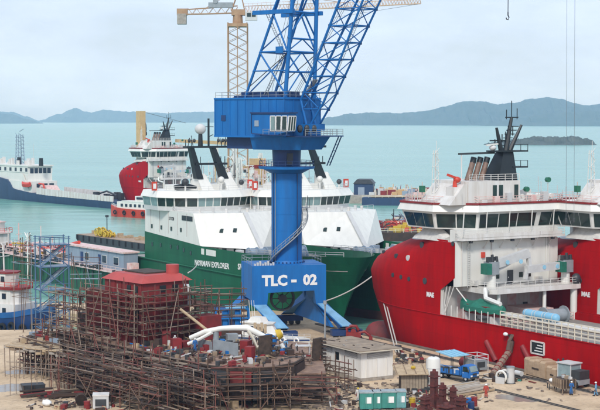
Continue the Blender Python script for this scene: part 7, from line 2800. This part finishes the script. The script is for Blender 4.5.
# ---- white boat on the yard, blue frame container, white pipe boom
def yard_boat():
    p = G(280, 352, 0)
    fr = Frame((p.x, p.y + 1, 0.45), -36)
    a = fr.onv(308, 346, 0)
    root = thing('motor_boat', 'white motor boat with dark cabin windows on the yard by the crane legs', 'boat', fr)
    x1 = fr.onv(310, 345, 0).x
    x0 = fr.onv(240, 335, 0).x
    rings = []
    n = 9
    for i in range(n):
        f = i / (n - 1)
        x = x0 + (x1 - x0) * f
        w_ = 1.9 * (1 - max(0, (f - .45) / .55) ** 2.2 * .97)
        zt = 1.5 + .55 * f
        rings.append([(x, -w_, zt), (x, -w_ * .75, .3 + .9 * f * f), (x, 0, -.3 + 1.5 * f ** 3), (x, w_ * .75, .3 + .9 * f * f), (x, w_, zt)])
    MB().loft(rings).build('hull', M_WHITE, root, smooth=40)
    c = MB()
    for s_ in (-1, 1):
        pts = [Vector(r_[0 if s_ < 0 else 4]) + Vector((0, s_ * .04, -.25)) for r_ in rings]
        for q, e in zip(pts, pts[1:]):
            c.bar(q, e, .06, .22)
    c.build('side_stripe', M_BLUED, root)
    cx0, cx1 = fr.onv(247, 330, 0).x, fr.onv(275, 335, 0).x
    zc = 1.7
    MB().prism([(cx0, -1.5), (cx1, -1.4), (cx1 + .8, 0), (cx1, 1.4), (cx0, 1.5)], zc, zc + 2.0, [(cx0 + .2, -1.3), (cx1 - 1.2, -1.2), (cx1 - .7, 0), (cx1 - 1.2, 1.2), (cx0 + .2, 1.3)]).build('cabin', M_WHITE, root)
    MB().prism([(cx0 - .2, -1.5), (cx1 - .9, -1.4), (cx1 - .3, 0), (cx1 - .9, 1.4), (cx0 - .2, 1.5)], zc + 2.0, zc + 2.2).build('cabin_roof', M_WHITE, root)
    for k in range(4):
        f0, f1 = (k + .15) / 4.3, (k + .85) / 4.3
        A, B = Vector((cx0 + .4, -1.46, zc + .6)), Vector((cx1 - .4, -1.36, zc + .6))
        Cc, Dd = Vector((cx0 + .5, -1.37, zc + 1.6)), Vector((cx1 - 1.0, -1.26, zc + 1.6))
        MB().slab(A.lerp(B, f0), A.lerp(B, f1), Cc.lerp(Dd, f1), Cc.lerp(Dd, f0), .1).build('window', M_GLASSB, root)
    MB().prism([(cx0 + .8, -1), (cx1 - 2, -1), (cx1 - 2, 1), (cx0 + .8, 1)], zc + 2.2, zc + 3.0, [(cx0 + 1.4, -.7), (cx1 - 2.4, -.7), (cx1 - 2.4, .7), (cx0 + 1.4, .7)]).build('flybridge', M_WHITE, root)
    for px in (283, 297):
        q = fr.onv(px, 339, -1.6)
        MB().torus((q.x, -1.75, 1.75), .42, .13, 'y', 14, 6).build('life_ring', M_PAPER, root, smooth=50)
    for k in range(3):
        x = cx0 + .3 + k * .5
        rod('antenna', (x, .5, zc + 2.2), (x - .3, .5, zc + 5.5), .04, M_PAPER, root)
    railing(root, [Vector(r_[0]) + Vector((0, .1, 0)) for r_ in rings[4:]], M_LGREY, .7, 1.2, .03, 2)
    for x in (x0 + 1.5, (x0 + x1) / 2):
        MB().box(x - .3, -1.4, -.45, x + .3, 1.4, .3).build('cradle', M_PLANKD, root)


yard_boat()


def frame_container():
    p = G(214, 344, 0)
    fr = Frame((p.x, p.y + 6, 0), 6)
    root = thing('frame_container', 'blue open-frame container block behind the white pipe boom', 'container', fr)
    L = fr.onv(249, 330, 0).x
    H0 = fr.onv(230, 328, 0).z
    H = fr.onv(230, 309, 0).z
    MB().box(0, 0, 0, L, 3, H0 - .2).build('plinth', M_RUST, root)
    for x in (0, L * .4, L * .75, L):
        for y in (0, 3):
            block('frame_post', (x, y, H0 - .2), (x, y, H), .25, .25, M_BLUE, root)
    for y in (0, 3):
        for z in (H0, (H + H0) / 2, H):
            block('frame_rail', (0, y, z), (L, y, z), .2, .25, M_BLUE, root)
    for k, (a, b_) in enumerate(((.03, .17), (.2, .36), (.42, .55), (.58, .72), (.78, .96))):
        MB().box(L * a, .4, H0, L * b_, 2.6, H0 + (H - H0) * (.55 + .35 * (k % 2))).build('module', (M_LGREY, M_BLUE, M_BLUED, M_BLUE, M_GREYB)[k], root)
    MB().box(L * .3, -.1, H, L * .9, 3.1, H + .2).build('top_sheet', M_BLUEL, root)


frame_container()


def pipe_boom():
    p = G(232, 358, 5)
    fr = Frame((p.x, p.y + 5, 5), 0)
    P_ = lambda px, py, y=0: fr.onv(px, py, y)
    root = thing('pipe_boom', 'white jointed pipe boom with blue joint and yellow tip over the open deck', 'boom', fr)
    up_ = [P_(190, 338, 1), P_(205, 331.5, .6), P_(222, 328.5, .3), P_(235, 328), P_(247, 328), P_(256, 332.5), P_(266, 337.5)]
    MB().tube(up_, [.32, .34, .38, .42, .44, .42, .38], 10).build('upper_arm', M_WHITE, root, smooth=45)
    MB().tube([P_(266, 337, -.2), P_(275, 335, -.2), P_(283, 332.5, -.2)], [.38, .4, .34], 10).build('fore_arm', M_WHITE, root, smooth=45)
    MB().tube([P_(188, 344, 1), P_(200, 339, .5), P_(212, 332.5, 0)], .26, 8).build('lower_arm', M_WHITE, root, smooth=45)
    MB().tube([P_(248, 331, -.6), P_(253, 338, -.6), P_(257, 347, -.6), P_(268, 344, -.5), P_(274, 340, -.4)], .24, 8).build('link_arm', M_CREAM, root, smooth=45)
    MB().ball(P_(269, 341, -.9), 1.1, .8, 1.0, 12, 8).build('joint', M_BLUE, root, smooth=60)
    MB().ball(P_(272, 352, -.6), .55, .5, .5, 10, 6).build('hook_block', M_BLUE, root, smooth=60)
    rod('hook_wire', P_(270, 344, -.7), P_(272, 351, -.6), .06, M_WIRE, root)
    MB().cone(P_(277, 335, -.6), P_(282, 333, -.6), .8, .55, 10).build('tip', M_YEL, root, smooth=40)
    MB().tube([P_(281, 344, -.4), P_(284, 349, -.4)], .3, 8).build('spout', M_WHITE, root, smooth=40)
    MB().tube([P_(180, 309, 2), P_(193, 319, 2), P_(207, 330, 1)], .2, 8).build('stay_tube', M_WOOD, root, smooth=40)
    q = P_(216, 340, .6)
    MB().cone((q.x, q.y, 0), (q.x, q.y, P_(216, 331, .6).z), .5, .4, 12).build('pedestal', M_GREY, root, smooth=40)
    MB().box(q.x - .8, q.y - .8, -.05, q.x + .8, q.y + .8, .15).build('pedestal_base', M_GREY, root)
    for k in range(4):
        q = P_(255 + k * 3.4, 327 + (k % 2) * 1.5, 1.5)
        MB().cbox((q.x, q.y, q.z), .4, .4, 1.2).build('valve', M_WOOD, root)
        rod('valve_post', (q.x, q.y, -.0), (q.x, q.y, q.z), .06, M_DGREY, root)


pipe_boom()


# ---- debris at the lower left
r7 = random.Random(77)
root, fr = qthing('beam_pile', 'pile of rusty beams and planks lying on the sand at the lower left', 'beam pile', 48, 398, -100)
for k in range(46):
    a = Vector((r7.uniform(-4, 8), r7.uniform(-1.4, 1.4), .2 + .22 * (k // 14)))
    b_ = a + Vector((r7.uniform(2, 6.5), r7.uniform(-.8, .8), r7.uniform(-.1, .2)))
    block('beam', a, b_, r7.uniform(.2, .4), r7.uniform(.15, .3), r7.choice((M_RUST, M_PLANK, M_PLANKD, M_WOOD, M_PRIMER)), root)
root, fr = qthing('skip_box', 'dark steel box at the left end of the beam pile', 'box', 33, 395, -100)
MB().loft([[(-1.2, -.8, .1), (1.2, -.8, .1), (1.2, .8, .1), (-1.2, .8, .1)], [(-1.5, -1, 1.5), (1.5, -1, 1.5), (1.5, 1, 1.5), (-1.5, 1, 1.5)]]).build('body', M_DGREY, root)
for x in (-1.3, 0, 1.3):
    block('rib', (x, -.98, .2), (x * 1.1, -1.04, 1.5), .1, .1, M_RUST, root)
root, fr = qthing('pail', 'yellow ended drum lying on its side by the scaffold at the lower left', 'drum', 81, 405, -20)
MB().cone((-.7, 0, .75), (.7, 0, .75), .72, .72, 16).build('shell', M_RUST, root, smooth=40)
MB().cone((.7, 0, .75), (.78, 0, .75), .7, .66, 16).build('end_cap', M_YEL, root)
for x in (-.65, 0, .65):
    MB().cone((x - .05, 0, .75), (x + .05, 0, .75), .77, .77, 16).build('hoop', M_PLANKD, root, smooth=40)
root, fr = qthing('white_box', 'pale box with a dark side standing at the foot of the scaffold', 'box', 101, 408, -25)
MB().box(-1, -1, .1, 1, 1, 1.7).build('body', M_LGREY, root)
MB().box(-1.05, -1.05, 1.7, 1.05, 1.05, 1.85).build('lid', M_WHITEW, root)
MB().box(-1.04, -.7, .4, -1.0, .7, 1.3).build('panel', M_DGREY, root)
root, fr = qthing('red_barrel', 'small red barrel in front of the yellow ended drum', 'barrel', 87, 409, 0)
MB().cone((0, 0, 0), (0, 0, 1.0), .4, .4, 14).build('shell', M_RED2, root, smooth=40)
for z in (.05, .5, .95):
    MB().cone((0, 0, z - .04), (0, 0, z + .04), .43, .43, 14).build('hoop', M_PRIMER, root, smooth=40)
root, fr = qthing('sack', 'pale sack lying on the sand at the lower left', 'sack', 47, 406, 0)
MB().ball((0, 0, .4), .9, .6, .42, 10, 6).build('body', M_PAPER, root, smooth=60)
MB().ball((.8, .1, .5), .25, .2, .2, 8, 5).build('tied_end', M_PAPER, root, smooth=60)
# rubble and offcuts that nobody could count, round the hut, bins and scaffold feet
c = MB()
for k in range(900):
    reg = r7.choice(((60, 350, 398, 414), (340, 430, 384, 412), (405, 480, 392, 414), (25, 110, 392, 408), (300, 350, 385, 412), (395, 440, 362, 374), (480, 600, 384, 402), (330, 420, 378, 412)))
    if reg[0] == 480 and r7.random() < .8:
        continue
    p = G(r7.uniform(reg[0], reg[1]), r7.uniform(reg[2], reg[3]), 0)
    s_ = r7.uniform(.08, .38)
    c.cbox((p.x, p.y, s_ * .3), s_ * r7.uniform(1, 3.5), s_, s_ * .6, r7.uniform(0, 3))
c.build('rubble', mat('yard_rubble', (0.30, 0.24, 0.19), .9, c2=(.09, .06, .05), scale=.5), kind='stuff')


for mm, nn in ((M_PRIMER, 60), (M_PLANKD, 90), (M_WOOD, 60), (M_DGREY, 70), (M_LGREY, 40), (M_TEAL, 10), (M_RUST, 110)):
    c = MB()
    for k in range(nn):
        reg = r7.choice(((395, 425, 392, 412), (330, 360, 386, 412), (440, 485, 398, 414), (388, 425, 352, 364), (30, 120, 396, 412), (482, 530, 374, 382), (404, 440, 384, 404), (60, 300, 404, 416), (74, 140, 293, 318), (74, 110, 293, 312)))
        p = G(r7.uniform(reg[0], reg[1]), r7.uniform(reg[2], reg[3]), 0)
        if k % 2:
            a = r7.uniform(0, 6.3)
            L_ = r7.uniform(.5, 2.2)
            c.bar((p.x, p.y, .08), (p.x + L_ * math.cos(a), p.y + L_ * math.sin(a), .1 + r7.uniform(0, .4)), r7.uniform(.08, .25), .1)
        else:
            q = r7.uniform(.15, .6)
            c.cbox((p.x, p.y, q * .5), q * r7.uniform(.7, 2), q, q, r7.uniform(0, 3))
    c.build('yard_scrap', mm, kind='stuff')


# ---- ropes and wires
def rope(name, label, a, b_, sag, r_, m=M_ROPE, cat='rope', group=None):
    a, b_ = Vector(a), Vector(b_)
    fr_o = a.copy()
    pts = [a.lerp(b_, i / 12) - Vector((0, 0, sag * 4 * (i / 12) * (1 - i / 12))) - fr_o for i in range(13)]
    o = MB().tube(pts, r_, 6).build(name, m, None, smooth=60)
    o.location = fr_o
    return tag(o, label, cat, group)


q = fr_main.w(*fr_main.onv(379, 283, 4.6))
e1 = G(396, 352, .2)
e2 = G(399, 352.3, .2)
rope('mooring_rope', 'left of two pale mooring ropes falling from the red bow to the quay', q, e1, .2, .11)
rope('mooring_rope', 'right of two pale mooring ropes falling from the red bow to the quay', q + Vector((.4, 0, .1)), e2, .2, .11)
root, fr = qthing('mooring_bollard', 'dark mooring bollard on the quay where the bow ropes end', 'bollard', 398, 352.5)
MB().cone((0, 0, 0), (0, 0, .9), .42, .36, 12).build('shaft', M_DGREY, root, smooth=40)
MB().cone((0, 0, .9), (0, 0, 1.15), .6, .55, 12).build('head', M_DGREY, root, smooth=40)
rope('mooring_rope', 'pale rope from the blue crane portal across to the red bow', PF.w(5.6, -4.9, 5.8), fr_main.w(*fr_main.onv(372.5, 276, 2.0)), .5, .12)
rope('mooring_rope', 'pale rope from the green bow down to the red deckhouse roof', fr_A.w(-8.6, -10.1, 9.8), V.w(-1.0, 8.6, 14.6), .3, .10)
# wires of a crane outside the picture, hanging in front of the ships at the right
for px, lb in ((567, 'left of two thin hoist wires hanging down in front of the red ships'), (575, 'right of two thin hoist wires hanging down in front of the red ships')):
    a, b_ = at(px, -30, 170), at(px - 1, 218, 170)
    t = thing('hoist_wire', lb, 'wire', Frame(b_, 0))
    rod('wire', Vector((0, 0, 0)), a - b_, .018, M_WIRE, t)
    MB().cone((0, 0, -.5), (0, 0, 0), .10, .12, 8).build('socket', M_DGREY, t)
a, b_ = at(508.5, -30, 170), at(508, 12, 170)
t = thing('crane_hook', 'small hook on a wire at the top edge of the sky', 'hook', Frame(b_, 0))
rod('wire', (0, 0, 0), a - b_, .05, M_WIRE, t)
MB().tube([(0, 0, 0), (.0, 0, -.35), (.12, 0, -.6), (.02, 0, -.85), (-.16, 0, -.8), (-.2, 0, -.62)], .07, 6).build('hook', M_DGREY, t, smooth=40)
